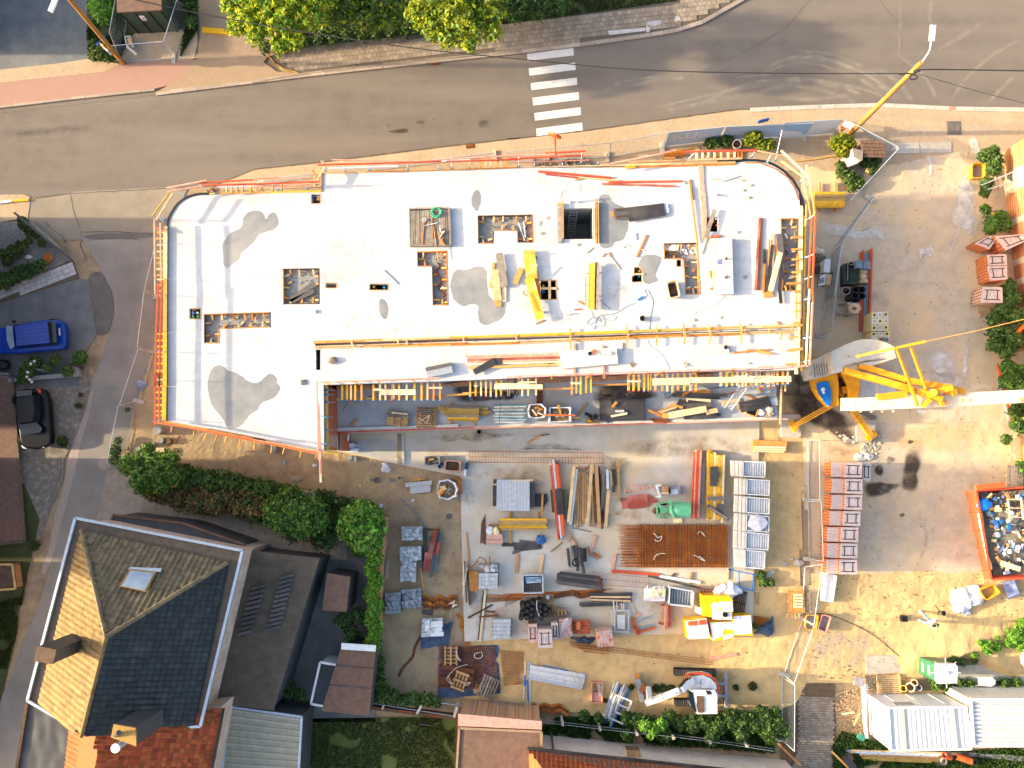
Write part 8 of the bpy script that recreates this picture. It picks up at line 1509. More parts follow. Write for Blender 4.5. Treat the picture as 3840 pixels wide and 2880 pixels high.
SO('crane_rope','thin orange cable running from the crane tie to the right photo edge','cable',Tb([B4_('1390,1285',6.5)[0],B4_('1800,1200',7)[0],B4_('2212,1100',7.5)[0],B4_('2600,1010',8)[0]],.02,6),'wa')
qb('dark concrete base plate under the crane chassis','base_plate','base plate','z4','1380,940 2000,1000 2050,1380 1400,1400',.05,.25,'pf')
for lab,s,n,m in(('pale broken stones in the mud between the crane legs',((740,550,.3),(690,520,.14),(800,530,.16),(800,565,.2),(660,490,.1),(720,515,.12)),0,'ws'),('large pale broken concrete lumps above the brick row',((845,700,.4),(915,690,.35),(880,660,.2)),0,'pf'),('light stones by the lowest white crate',((225,1580,.2),(340,1570,.3),(290,1540,.12)),0,'ws')):
 mb=MB()
 for i,(x,y,q)in enumerate(s):mb.blob(C4_([(x,y)],.05)[0],(q,q*.7,q*.5),i+2,.4)
 SO('stones',lab,'stones',mb,m)
def car(label,body,roof,m,zb,zr,winds,extra=()):
 bp,rp=[WP('f',s,z)for s,z in((body,zb),(roof,zr))];c=sum(bp,V())/len(bp);r=th('parked_car',label,'car',V((c.x,c.y,0)));n=len(bp)
 def ring(pts,f,z):return[V((c.x+(p.x-c.x)*f,c.y+(p.y-c.y)*f,z))for p in pts]
 R_=[ring(bp,.94,.25),ring(bp,1.,.5),ring(bp,1.,zb-.12),ring(bp,.96,zb)];mb=MB();mb.add([p for q in R_ for p in q],[(i*n+k,i*n+(k+1)%n,(i+1)*n+(k+1)%n,(i+1)*n+k)for i in range(3)for k in range(n)]+[tuple(range(3*n,4*n)),tuple(range(n-1,-1,-1))])
 o=OB('body',mb,m,r,smooth=True);bv=o.modifiers.new('b','BEVEL');bv.width=.05;bv.segments=2
 rc=sum(rp,V())/len(rp);k=len(rp);base=[V((rc.x+(p.x-rc.x)*1.16,rc.y+(p.y-rc.y)*1.12,zb-.02))for p in rp];mb=MB();mb.pr(rp,0,base);o=OB('greenhouse',mb,'pq',r);o=OB('roof',Pr([p+UP(.02)for p in rp],.05),m,r,smooth=True);bv=o.modifiers.new('b','BEVEL');bv.width=.02
 for s,z,mm,nm in extra:OB(nm,Pr(WP('f',s,z),.03),mm,r)
 return r,bp
r,bp=car('bright blue estate car parked on the gravel at the left edge','-60,1238 20,1225 150,1200 215,1198 238,1210 243,1250 243,1290 235,1308 60,1325 0,1325 -60,1318','55,1222 178,1206 186,1286 62,1298','mn',.95,1.5,(),(('22,1222 46,1222 54,1300 38,1308 26,1280',1.25,'glass','windscreen'),('182,1205 208,1204 213,1283 190,1284',1.3,'pq','rear_window'),('219,1230 224,1230 226,1258 221,1258',1.,'wc','number_plate'),('200,1302 238,1295 240,1300 210,1304',.7,'wk','bumper'))+tuple((f'60,{1224 + k * 15} 178,{1210 + k * 15} 178,{1213 + k * 15} 60,{1227 + k * 15}',1.55,'mn','roof_groove')for k in range(5)))
for x,y in((70,1322),(205,1300),(75,1225),(205,1205)):p=W(x,y,.32);OB('wheel',Cy(p-V((0,.1,0)),p+V((0,.1,0)),.31,16),'rubber',r)
OB('wing_mirror',Bx(W(54,1207,.9),(.15,.18,.12)),'wk',r)
r,bp=car('glossy black hatchback parked on the shaded verge at the left','58,1465 90,1458 150,1456 168,1464 180,1500 190,1640 188,1665 165,1678 130,1685 95,1680 75,1660 60,1550','62,1492 122,1484 128,1540 122,1580 68,1588 60,1540','car_black',.85,1.42,(),(('64,1582 128,1574 158,1606 150,1622 80,1632',1.1,'pq','windscreen'),('62,1466 118,1462 120,1482 62,1488',1.3,'pq','rear_window'),('136,1457 152,1460 152,1475 146,1474',1.05,'wi','tail_light'),('78,1668 96,1680 100,1684 84,1680',.8,'wc','headlight'),('158,1676 172,1656 176,1664 162,1680',.8,'wc','headlight')))
for x,y in((172,1486),(190,1632),(62,1500),(80,1650)):p=W(x,y,.31);OB('wheel',Cy(p-V((.1,0,0)),p+V((.1,0,0)),.31,16),'rubber',r);OB('rim',Cy(p+V((.101,0,0)),p+V((.11,0,0)),.2,12),'galv',r)
def pole(label,b,t_,rb,rt,lampp,m='pole_wood',rev=False):
 B,T=WP('f',b,0)[0],None;x,y=map(float,t_.split(','));T=W(x,y,8.5);r=th('lamp_pole',label,'lamp post',B);OB('pole',Cy(B,T,rb,12,r2=rt),m,r)
 L=[WP('f',s,z)[0]for s,z in lampp];OB('arm',Tb(curve([T]+L[:-1]),.035,6),'wc',r);OB('lamp_head',Bm(L[-2],L[-1],.26,.12),'wc',r);return T
T1=pole('leaning-looking ochre wooden pole with a white street lamp over the junction','3185,505','3458,232',.17,.13,(('3485,190',9.),('3491,155',9.2),('3497,97',9.3)));T2=pole('wooden pole with a white street lamp over the parking area, top left','466,240','225,-45',.15,.12,(('225,-20',9),('192,46',9.),('212,-2',9.1)))
SO('pole_band','dark collar and cable loops near the top of the right lamp pole','cables',Tb(curve(A4_('1180,620 1240,610 1300,620 1330,640 1290,660 1260,640 1320,600 1350,590',8)),.04,5),'cable')
def wire(label,pts,rr=.02):SO('overhead_wire',label,'wire',Tb(curve([WP(t,s,z)[0]for t,s,z in pts]),rr,5),'cable')
wire('overhead cable crossing the road from the left trees to the right pole',(('a1','1130,0',8),('a1','1700,120',7.2),('a2','400,260',7),('a2','1300,395',7),('a2','2212,490',7),('a3','1100,578',7.2),('a3','2212,607',7.6),('a4','1240,610',8)),.03)
wire('overhead cable from the right pole straight to the right edge',(('a4','1310,610',8),('a4','1390,577',8),('a4','2212,588',8),('a4','2700,595',8)),.035);wire('thin overhead cable sloping from the right pole to the lower right',(('a4','1340,615',8),('a4','1800,750',7.5),('a4','2212,855',7.5),('a4','2600,940',7.5)),.015)
r=th('traffic_mirror','orange-red round traffic mirror on a post by the zebra crossing','traffic mirror',A3_('408,1300',0)[0]);OB('post',Cy(A3_('408,1300',0)[0],A3_('400,1140',3.2)[0],.05,8),'wj',r);a,b=A3_('378,1160',2.9)[0],A3_('415,1105',3.3)[0];c=(a+b)/2;OB('mirror',Cy(c,c+V((.05,.12,.03)),.42,24),'wj',r)
r=th('street_sign','small dark blue sign on a post above the pale fence banner','sign',A3_('2120,1035',0)[0]);OB('post',Cy(A3_('2125,1060',0)[0],A3_('2125,1010',2)[0],.03,6),'galv',r);OB('plate',Bm(A3_('2082,1020',2.2)[0],A3_('2165,1000',2.2)[0],.1,.3),'sign_blue',r)
r=th('road_sign','round blue road sign with yellow edge boards beside the left pole','road sign',A1_('940,440',0)[0]);p=A1_('842,340',2.6)[0];OB('disc',Cy(p,p+V((-.06,.05,.06)),.42,24),'sign_blue',r);pk(r,'a1',['870,400 925,455 16 wc','860,390 900,430 8 pu'],1.6,'wc',.5,'board');OB('post',Cy(A1_('1030,535',0)[0],A1_('860,380',2.4)[0],.04,6),'wf',r)
r=th('barrier_board','red and white striped barrier board under the lamp pole','barrier',A4_('720,1060',.1)[0]);a,b=A4_('720,1015 800,1050',1.);OB('board',Pr(A4_('725,1000 810,1045 770,1075 705,1035',1.),.06),'wc',r)
for k in range(4):OB('stripe',Bm(A4_([(690+k*2,1085-k*22)],.9)[0],A4_([(725,1068-k*22)],.9)[0],.1,.05),'wi',r)
tp=A1_('965,-120 1335,-130 1340,82 970,102',2.6);r=th('transformer_cabin','dark green transformer cabin with a flat brown roof and a warning sign','cabin',A1_('1200,180',0)[0]);OB('roof',Pr(tp,.12),'pn',r)
q=[V((p.x,p.y,0))for p in tp];cc=sum(q,V())/4;wl=[V((cc.x+(p.x-cc.x)*.96,cc.y+(p.y-cc.y)*.96,2.48))for p in q];OB('walls',Pr(wl,2.48),'po',r);a,b=wl[3],wl[2];f_=V((0,-.03,0))
for u in(.03,.36,.68,.97):p=a.lerp(b,u);OB('door_post',Bx(p+f_+UP(-2.45),(.05,.05,2.4)),'wk',r)
p=a.lerp(b,.45)+f_;OB('warning_sign',Bx(p+UP(-.9),(.32,.05,.5)),'wc',r);OB('warning_triangle',MB().add([p+V(v)for v in((-.12,-.03,-.8),(.12,-.03,-.8),(0,-.03,-.55))],[(0,1,2)]),'wj',r);OB('handle',Bx(a.lerp(b,.3)+f_*2+UP(-1.4),(.2,.04,.05)),'cable',r)
r=th('lying_frame','white metal frame and bent box lying behind the cabin fence','metal frame',A1_('1090,380',.1)[0]);pk(r,'a1',['1045,310 1085,310 8','1042,310 1062,395 8','1085,305 1108,395 8','1060,395 1140,460 18','1075,320 1090,380 30 mi'],.3,'wv',.15,'frame_bar')
SO('plastic_drum','grey bucket on slatted boards above the red rail','bucket',MB().pipe(A3_('1910,1215',.1)[0],A3_('1910,1195',1.)[0],.28,18,.15),'w6');r=pile('pallet_boards','brown slats standing under the grey bucket','slats','a3','1920,1250',.03,[f'{1862 + k * 29},1205 {1862 + k * 29},1320 16' for k in range(4)],'wf',.08);pile('orange_plank_pile','pile of bright orange planks beside the red rail','planks','a3','1390,1290',.05,['1310,1275 1450,1262 20','1300,1295 1485,1285 20','1295,1315 1400,1310 18 wa'],'wf',.1)
p1('beige wooden offcut pair by the upper mesh fence','a3','1085,1300 1180,1290 20',.05,'wb');mb=MB();g=random.Random(3)
for k in range(40):mb.bx(A3_([(g.uniform(220,700),g.uniform(1320,1375))],.02)[0],(.16,.16,.14),g.uniform(0,3))
SO('cobble_heap','row of loose grey cobbles along the upper slab edge','cobbles',mb,'rubble')
r=th('small_shed','small shed with a brown tiled roof and a tan box wall under the lamp pole','shed',A4_('900,1250',0)[0]);OB('walls',Pr(A4_('870,1180 1010,1170 1030,1290 880,1250',1.2),1.2),'wg',r)
for i in range(6):
 for j in range(5):x,y=850+i*31+j*7,1160+j*29+i*0;OB('roof_tile',Pr(A4_(f'{x},{y} {x + 29},{y - 1 + i} {x + 33},{y + 27 + i} {x + 4},{y + 28}',1.5-.06*j),.04),'pn',r)
r=th('concrete_hutch','tan concrete hutch with two round holes beside the small shed','hutch',A4_('800,1320',0)[0]);OB('box',Pr(A4_('790,1230 875,1250 870,1325 835,1350',1.3),1.1,A4_('690,1330 790,1300 800,1380 700,1405',.1)),'ws',r);OB('roof',Pr(A4_('790,1228 878,1250 872,1330 800,1300',1.35),.05),'wn',r)
rows('short grey corrugated panel beside the concrete hutch','board_stack','boards','a4',((792,1370),(868,1365)),((797,1483),(878,1485)),6,.1,'wn',.16,.04,2,1,['wn']);p1('upturned pale box right of the corrugated panel','a4','905,1440 935,1400 50',.1,'wb',.25)
r=th('scaffold_rack','bundle of cream pipes, round lids and grey tubes leaning at the right wall','scaffold parts',WP('y5','1700,1350',.1)[0])
for s in('1215,1170 1290,1659','1355,1100 1350,1659','1430,1060 1520,1640','1615,1040 1600,1170'):a,b=WP('y5',s,.7);OB('pipe',Cy(a,b,.09,10),'we',r)
for s in('960,1535 2200,1020','1150,1659 2060,1370','1700,1659 2212,1480'):a,b=WP('y5',s,1.3);OB('tube',Cy(a,b,.035,8),'galv',r)
for x,y,q,m in((2040,1120,.42,'w6'),(1800,1570,.45,'we'),(1850,1330,.3,'wq')):c=WP('y5',[(x,y)],.8)[0];OB('round_lid',La(c,[(q,0),(q,.06),(q*.8,.08)],20),m,r)
pk(r,'y5',['1260,1420 1430,1360 60','1340,1450 1340,1640 40 pd','1560,1600 1610,1620 60 wj','1980,1450 2040,1650 70 pd'],.6,'wj',.1,'bracket')
rows('timber posts and branches stacked at the right wall below the bushes','post_stack','timber posts','c4',((2085,560),(2210,480)),((2090,670),(2212,740)),6,.1,'wa',.16,.14,20,2,['wa','wood','wb'],41);pal('grey pallet leaning at the right wall above the skip',C4_('2135,855',.5)[0],R(85),m='wn',lx=1.3,ly=1.2,n=8)
r=th('grey_boiler','folded grey cover with a small yellow block at the right wall','cover',B4_('1960,250',0)[0]);OB('cover',Cr(B4_('1930,190 2010,200 2005,300 1900,290',.6),.2,6,6,.06),'w6',r);OB('block',Bm(B4_('1935,232',.9)[0],B4_('1988,242',.9)[0],.25,.12),'pu',r)
p1('long orange pipe leaning over the bushes by the right wall','c4','1990,-60 2105,400 18',.8,'wj',.12);p1('grey strip parallel to the long orange pipe','c4','1990,60 2085,390 14',.75,'zinc');p1('brown log sticking out of the bushes under the orange cable','b4','2075,1290 2212,1140 30',.9,'wf',.18);p1('yellow painted board among the bushes at the right wall','b4','2010,1370 2095,1430 16',.5,'pu')
pal('light pallet lying above the left container',D4_('1085,960',.05)[0],R(2),m='wb',lx=1.45,ly=1.1,n=9)
for i,(x,y,q,m)in enumerate(((1212,1000,.2,'pc'),(1268,990,.27,'we'),(1302,952,.2,'wb'),(1342,995,.17,'pz'))):SO('bucket',('yellow','cream','brown-rimmed','blue')[i]+' bucket in the group above the left container','bucket',MB().pipe(D4_([(x,y)],.05)[0],D4_([(x,y)],.4)[0],q,16,.25),m)
r=th('wheelbarrow','pale grey wheelbarrow lying above the right container','wheelbarrow',D4_('1900,945',.1)[0]);OB('tray',Pr(D4_('1828,905 1945,902 1978,935 1975,965 1940,985 1830,975',.6),.35,D4_('1850,920 1930,918 1945,940 1940,960 1925,968 1850,960',.2)),'wv',r);pk(r,'d4',['1780,900 1835,912 5','1770,985 1835,970 5'],.5,'galv',.04,'handle');OB('wheel',Cy(D4_('1985,944',.2)[0]-V((0,.04,0)),D4_('1985,944',.2)[0]+V((0,.04,0)),.19,14),'rubber',r)
rows('long planks and tubes stacked below the containers','plank_stack','planks','d4',((745,1505),(950,1590)),((1640,1530),(1400,1610)),7,.1,'wood',.12,.08,60,2,['wood','zinc','wb','wu'],51);rows('long grey tubes below the right container','tube_stack','pipes','d4',((1540,1515),(1560,1540)),((2212,1560),(2212,1600)),4,.1,'w6',.05,.1,20,1)
for i,(s,q,m)in enumerate((('1540,1595 1540,1600',.18,'w6'),('1600,1570 1540,1545',.18,'w8'),('1650,1560 1765,1595',.2,'w8'),('1792,1595 1800,1600',.17,'po'))):a,b=D4_(s,.3);SO('pipe_piece',('grey pipe end','short orange pipe','large orange pipe','green pipe end')[i]+' lying under the right container','pipe',MB().pipe(a,b+UP(.15),q,14),m)
pk(th('rubble_tools','tarpaulins, cream tubes and tools leaning at the left end of the container','tools',D4_('880,1200',0)[0]),'d4',['870,960 885,1160 26 wc','890,950 905,1400 8 zinc','905,960 900,1330 8 galv','875,1170 905,1410 24 wv','800,930 880,950 70 w6','700,1210 800,1195 12 we','800,1300 850,1200 10 wb','830,1385 885,1420 40 teal'],.6,'wood',.08,'tool');p1('long ochre pole crossing at the bottom of the cobbled lane','d4','165,1450 360,1640 16',.6,'wa');p1('second ochre pole right of the cobbled lane','d4','615,1520 755,1659 16',.5,'wa');p1('dark blue box edge beside the second ochre pole','d4','720,1560 790,1650 50',.4,'wg',.3)
# === HOUSES, GARDENS, VEGETATION
def onp(t,s,pl,off=.0):
 a,b,c=pl;n=(b-a).cross(c-a).normalized();n=n if n.z>0 else-n;o=UP(CH);out=[]
 for x,y in P(t,s):d=W(x,y,0)-o;out.append(o+d*((a-o).dot(n)/d.dot(n))+n*off)
 return out
NT={}
def rft(parent,poly,e0,e1,m,w=.3,l=.32,cap=100,seed=0,curve_=.05):
 """tiles in courses parallel to the eave e0-e1 over a planar polygon"""
 u=(e1-e0).normalized();n=(poly[1]-poly[0]).cross(poly[2]-poly[0]).normalized();n=n if n.z>0 else-n;v=n.cross(u);v=v if v.z>0 else-v
 uv=[((p-e0).dot(u),(p-e0).dot(v))for p in poly];x0,x1=min(q[0]for q in uv),max(q[0]for q in uv);y0,y1=min(q[1]for q in uv),max(q[1]for q in uv);g=random.Random(seed)
 prof=[(-w/2,0),(-w*.25,curve_),(0,curve_*.7),(w*.25,0),(w*.47,curve_*.3)];mb=MB();k=len(prof)
 rot=Matrix((u,v,u.cross(v))).transposed();L_=l*1.08
 base=[(x,-L_/2,z+.035)for x,z in prof]+[(x,L_/2,z+.005)for x,z in prof]+[(x,-L_/2,z)for x,z in prof]
 fs=[(i,i+1,k+i+1,k+i)for i in range(k-1)]+[(2*k+i,2*k+i+1,i+1,i)for i in range(k-1)]
 me=bpy.data.meshes.new('roof_tile');me.from_pydata(base,[],fs);me.materials.append(M(m));rest=MB();cnt=0;q4=rot.to_quaternion()
 j=0
 while y0+j*l<y1:
  i=0
  while x0+i*w<x1:
   a,b=x0+(i+.5)*w,y0+(j+.5)*l;i+=1
   if not inpoly(a,b,uv):continue
   p=e0+u*a+v*b+n*(.01+g.uniform(0,.008));cnt+=1
   if cnt<=cap:
    o=inst('roof_tile',me,parent,p,rot=(0,0,0));o.rotation_euler=(q4@Matrix.Rotation(g.uniform(-.015,.015),3,'Z').to_quaternion()).to_euler()
   else:rest.add([p+rot@V(c)for c in base],fs)
  j+=1
 if rest.v:OB('roof_tile_field',rest,m,parent,kind='stuff')
def face(nm,pts,m,r,th_=.12):
 c=sum(pts,V())/len(pts);pts=[p-UP(.09)for p in pts];c=c-UP(.2);mb=MB();n=len(pts)
 if n==3:mb.pr(pts,th_)
 else:mb.pr([pts[0],pts[1],pts[2]],th_).pr([pts[0],pts[2],pts[3]],th_)
 OB(nm,mb,m,r)
Z0,Z1=6.1,9.2
hs=th('brick_house','big house with a half golden, half dark tiled hipped roof and two chimneys','house',W(500,2350,0))
q=lambda s,z:WP('f',s,z)
A_,B_,C_,D_,E_=q('307,1988 856,2108 728,2713 307,2761 144,2645',Z0);AP=q('400,2388',Z1)[0];GE=q('307,2761',Z1)[0];D_=q('318,2748',Z0)[0]
gut=q('285,1942 911,2064 753,2722 312,2745 106,2625',Z0-.15);cc=sum(gut,V())/5
OB('walls',Pr([V((cc.x+(p.x-cc.x)*.93,cc.y+(p.y-cc.y)*.95,Z0-.5))for p in gut],Z0-.5),'brick_house',hs);OB('eaves',Pr(gut,.3),'mj',hs)
for a,b in zip(gut,gut[1:]+gut[:1]):OB('gutter',Bm(a+UP(.002),b+UP(.002),.14,.12),'zinc',hs)
face('roof',[A_,AP,GE,E_],'roof_sunlit',hs);face('roof',[A_,B_,AP],'roof_half_lit',hs);face('roof',[B_,C_,GE,AP],'roof_shaded',hs);OB('gable_wall',Pr([GE-UP(.2),C_,E_],.1).add([GE,C_,E_,GE-UP(3),C_-UP(3),E_-UP(3)],[(0,1,4,3),(2,0,3,5),(1,0,3,4),(0,2,5,3)]),'brick_house',hs)  # one tile roof: sunlit slope painted golden, shaded slopes painted darker
rft(hs,[A_,AP,GE],A_,E_,'roof_sunlit',cap=50,seed=1);rft(hs,[A_,GE,E_],A_,E_,'roof_sunlit',cap=50,seed=1);rft(hs,[A_,B_,AP],A_,B_,'roof_half_lit',cap=100,seed=2);rft(hs,[B_,GE,AP],B_,C_,'roof_shaded',cap=50,seed=3);rft(hs,[B_,C_,GE],B_,C_,'roof_shaded',cap=50,seed=3)
for a,b,m in((A_,AP,'roof_half_lit'),(B_,AP,'roof_half_lit'),(AP,GE,'roof_sunlit')):
 n=int((b-a).length/.38)
 for i in range(n):p,s_=a.lerp(b,i/n),a.lerp(b,(i+1.05)/n);OB('ridge_tile',Cy(p+UP(.05),s_+UP(.07),.13,8,r2=.11),m,hs)
sk_=onp('d1','1085,20 1300,45 1215,212 1000,165',(A_,B_,AP),.16);f_=OB('roof_window',Pr(sk_,.14),'ochre',hs);c2=sum(sk_,V())/4;OB('pane',Pr([c2+(p-c2)*.88+UP(.02)for p in sk_],.02),'glass',hs)
OB('flashing',Pr(onp('d1','1085,0 1345,10 1335,40 1070,20',(A_,B_,AP),.1),.03),'zinc',hs)
for lab,s,zt,zb,m in(('c','315,650 465,680 435,795 280,770',10.1,7,'wo'),('c','945,1300 1118,1330 1125,1475 925,1405',10,5.5,'ochre')):
 top=D1_(s,zt);ch=OB('chimney',Pr([p-UP(.1)for p in top],zt-zb),'ma',hs);k=sum(top,V())/4;OB('chimney_cap',Pr([k+(p-k)*1.05 for p in top],.1),m,hs)
OB('chimney_pot',Cy(D1_('960,1385',10)[0],D1_('985,1365',10.5)[0],.12,10),'wg',hs);p=D1_('968,1488',9.8)[0];OB('flue',Cy(p-UP(1.6),p,.15,12),'zinc',hs);OB('flue_cap',Cy(p,p+UP(.15),.22,16),'wc',hs)
h2=th('tiled_annex','orange tiled roof with a small skylight at the bottom left','house',W(600,2900,0));ra,rb_,rc,rd=D1_('800,1395 785,2300 1640,2300 1857,1168',5.6);ra,rb_=D1_('800,1300 785,2300',7.2);ga,gb=D1_('585,1330 470,2300',5.4)
face('roof',[ra,rb_,rc,rd],'roof_orange',h2);face('roof',[ra,rb_,gb,ga],'p9',h2);rft(h2,[ra,rb_,rc,rd],rd,rc,'roof_orange',w=.24,l=.26,cap=180,seed=4);rft(h2,[ra,rb_,gb,ga],ga,gb,'p9',w=.26,l=.3,cap=90,seed=5)
OB('walls',slab_mb([V((p.x,p.y,0))for p in(ga.lerp(rd,.05),rd.lerp(ga,.04),rc.lerp(gb,.04),gb.lerp(rc,.04))],[],5.1,0),'brick_house',h2);OB('gutter',Bm(rd,rc,.12,.1),'wk',h2)
sw=onp('d1','1410,1505 1570,1485 1545,1620 1388,1645',(ra,rb_,rc),.12);OB('roof_window',Pr(sw,.12),'wc',h2);k=sum(sw,V())/4;OB('pane',Pr([k+(p-k)*.78+UP(.02)for p in sw],.02),'pz',h2);OB('flashing',Pr(onp('d1','1585,1450 1605,1450 1580,1635 1558,1630',(ra,rb_,rc),.1),.03),'zinc',h2)
mb=Cr(D1_('235,1095 620,1370 540,2200 60,2200',3.4),0,24,30,.05,3)
b_=th('flat_roof_porch','low flat roof of wrinkled black roofing felt at the bottom left','flat roof',W(150,2750,0));OB('felt',mb,'bitumen',b_,smooth=True);OB('walls',Pr(D1_('235,1100 615,1370 535,2200 65,2200',3.3),3.3),'brick_house',b_);a,b=D1_('235,1095 60,2200',3.4);OB('edge_trim',Bm(a,b,.15,.12),'wo',b_)
def bld_(label,t,s,z,m,wm='bitumen',nm='outbuilding',cat='outbuilding',trim=None):
 tp=WP(t,s,z);c=sum(tp,V())/len(tp);r=th(nm,label,cat,V((c.x,c.y,0)));OB('roof',Pr(tp,.15),m,r);OB('walls',Pr([V((c.x+(p.x-c.x)*.96,c.y+(p.y-c.y)*.96,z-.16))for p in tp],z-.17),wm,r)
 if trim:
  for a,b in zip(tp,tp[1:]+tp[:1]):OB('edge_trim',Bm(a,b,.12,.07),trim,r)
 return r,tp
r,tp=bld_('long dark felt flat roof with two ribbed skylight strips right of the big house','d','530,1188 690,1206 640,1370 590,1535 468,1520',3.2,'mj')
for s0,s1,n in(('622,1240','590,1362',12),('562,1262','528,1372',10)):
 a,b=WP('d',s0+' '+s1,3.25)
 for i in range(n):p=a.lerp(b,(i+.5)/n);OB('skylight',Bx(p,(.85,.16,.1),.25),'wq',r)
st_('yard_paving',sheet(WP('d','690,1190 700,1150 830,1170 835,1200 810,1560 560,1560 640,1370',.03),.03),'mq');st_('drive_paving',sheet(WP('f','400,1770 470,1745 545,1850 700,1900 1300,2010 1300,2100 340,2060',.035),.035),'paver_grey')
bld_('low brownish shed roof standing in the dark courtyard','d','706,1238 756,1246 748,1322 696,1318',2.6,'pn','ma');r,tp=bld_('long brown shed roof with a pale upper edge beside the garden wall','d','738,1395 812,1400 797,1546 694,1536',2.6,'pn','ma');OB('edge_trim',Bm(tp[0],tp[1],.35,.1),'wc',r)
for f in(.3,.6):OB('roof_joint',Bm(tp[0].lerp(tp[3],f),tp[1].lerp(tp[2],f),.06,.02),'wg',r)
r,tp=bld_('small white-framed glass porch in the dark courtyard','d','692,1430 735,1437 728,1530 672,1520',2.,'pq','wc',trim='wc');r,tp=bld_('pale corrugated fibre-cement roof at the bottom beside the orange annex','d','495,1526 652,1548 640,1760 470,1760',3.,'fibre_cement',trim='zinc')
for k in range(16):f=(k+.5)/16;OB('corrugation',Bm(tp[0].lerp(tp[3],f),tp[1].lerp(tp[2],f),.12,.05),'fibre_cement',r)
r,tp=bld_('dark carport roof with brown edge behind the big house','d','245,1112 395,1130 528,1176 530,1192 400,1172 238,1128',2.8,'bitumen','ma',trim='pn');bld_('brown flat roof with a pink brick upper wall at the bottom middle','d','992,1572 1170,1580 1165,1760 980,1760',2.8,'pn','ps',trim='path_tan');bld_('pinkish gravel-topped wall strip above the brown roof','d','990,1542 1170,1558 1170,1576 990,1568',3.,'tub_pink','ps')
bld_('raised rust-brown terrace of the neighbouring house at the left edge','c1','-700,20 105,20 208,1395 -700,1500',.35,'pn','brick_house',trim='mj');bld_('small brick and timber porch at the far left edge','d1','-700,-30 105,-30 132,170 -700,240',.9,'wo','ps',trim='wood')
st_('lawn',sheet(WP('d','652,1552 985,1548 985,1760 640,1760',.03),.03),'lawn');st_('verge',sheet(D1_('-300,300 180,240 240,0 330,-400 200,-700 -300,-700',.02),.02),'mf');st_('verge',sheet(D1_('-300,2000 -300,300 190,150 120,600 20,1050 -60,1300',.026),.026),'mf')
st_('gravel_verge',sheet(C1_('105,100 130,30 690,-200 760,120 700,330 640,500 540,700 520,900 400,1180 330,1400 200,1400',.014),.014),'gravel');st_('gravel_parking',sheet(B1_('-400,1010 0,970 650,765 730,770 760,960 800,1230 690,1400 650,1659 -400,1659',.018),.018),'mq')
e0,e1=q('1984,2808 2760,2892',3.);r0,r1=q('2080,2960 2760,2990',5.2);hb=th('rear_house','bottom house with an orange pantile roof and a pale whitewashed brick wall','house',q('2400,2900',0)[0]);far=q('1984,3150 2760,3150',3.)
face('roof',[e0,e1,r1,r0],'pn',hb);rft(hb,[e0,e1,r1,r0],e0,e1,'p9',w=.27,l=.4,cap=240,seed=7,curve_=.06);face('roof',[e0,r0,far[0]],'p9',hb);OB('gutter',Bm(e0+V((-.1,.05,0)),e1+V((0,.05,0)),.14,.1),'wg',hb)
w0,w1,w2,w3=q('1988,2814 3010,2925 3010,3150 1988,3150',2.95);OB('walls',Pr([w0,w1,w2,w3],2.95),'brick_pale',hb);OB('eave_soffit',Pr(q('2750,2888 3000,2916 3000,3100 2750,3100',3.1),.1),'ws',hb)
OB('dormer_box',Pr(D3_('990,1510 1105,1515 1118,1572 1000,1570',3.3),.7),'wo',hb);OB('downpipe',Bm(D3_('372,1370',.2)[0],D3_('392,1520',2.9)[0],.1,.1),'wq',hb)
hr=th('right_brick_house','orange brick house wall at the right photo edge','house',W(3900,900,0));wp_=q('3757,572 3775,800 3812,1100 3822,1400 3835,1600 4400,1600 4400,540',0);OB('walls',slab_mb(wp_,[],4.6,0),'brick_right',hr)
def gwall(label,t,s,z,w,m,top,nm='garden_wall'):
 pts=WP(t,s,0);r=th(nm,label,'wall',pts[0])
 for a,b in zip(pts,pts[1:]):OB('wall',Bm(a,b,w,z),m,r);OB('coping',Bm(a+UP(z),b+UP(z),w+.06,.06),top,r)
gwall('orange-topped garden wall running down beside the ivy','f','1455,1935 1440,2100 1432,2300 1418,2440 1400,2560 1392,2640',2.,.22,'ps','p5');gwall('cement garden wall behind the bushes along the dirt','f','1290,1880 1200,1850 1030,1830',1.2,.15,'ws','ws');gwall('red brick wall piece at the bottom under the weathered pallet','f','1725,2665 2030,2700',1.4,.3,'ps','wh')
ff=th('garden_fence','low fence of rusty boards and concrete posts along the bottom garden edge','fence',W(1500,2650,0));pk(ff,'d2',[f'{975 + k * 120},{1128 + k * 15} {1092 + k * 120},{1143 + k * 15} 26 {("wt", "wo")[k % 2]}' for k in range(6)],.3,'wt',.7,'board')
pk(ff,'d2',['1090,1135 1102,1100 14','1372,1172 1410,1105 18','1675,1200 1700,1115 22','1965,1225 1980,1160 14'],.3,'ws',.9,'post');mb=MB()
for s in('1700,1120 1710,1240','1558,1120 2000,1180','975,1120 1700,1235'):a,b=D2_(s,1.);mb.cy(a,b,.03,5)
OB('wire',mb,'wy',ff)
for i,s in enumerate(('168,1190 178,1265','460,1230 475,1305','755,1265 775,1335','1052,1305 1082,1375','1345,1335 1385,1405','1640,1375 1690,1445','1935,1395 1995,1490')):
 a,b=D3_(s,0);SO('fence_post',('first','second','third','fourth','fifth','sixth','seventh')[i]+' concrete fence post from the left along the bottom wire fence','post',Bm(D3_(s.split()[0],0)[0],D3_(s.split()[1],1.6)[0],.14,.12),'ws','concrete posts of the bottom fence')
mb=MB()
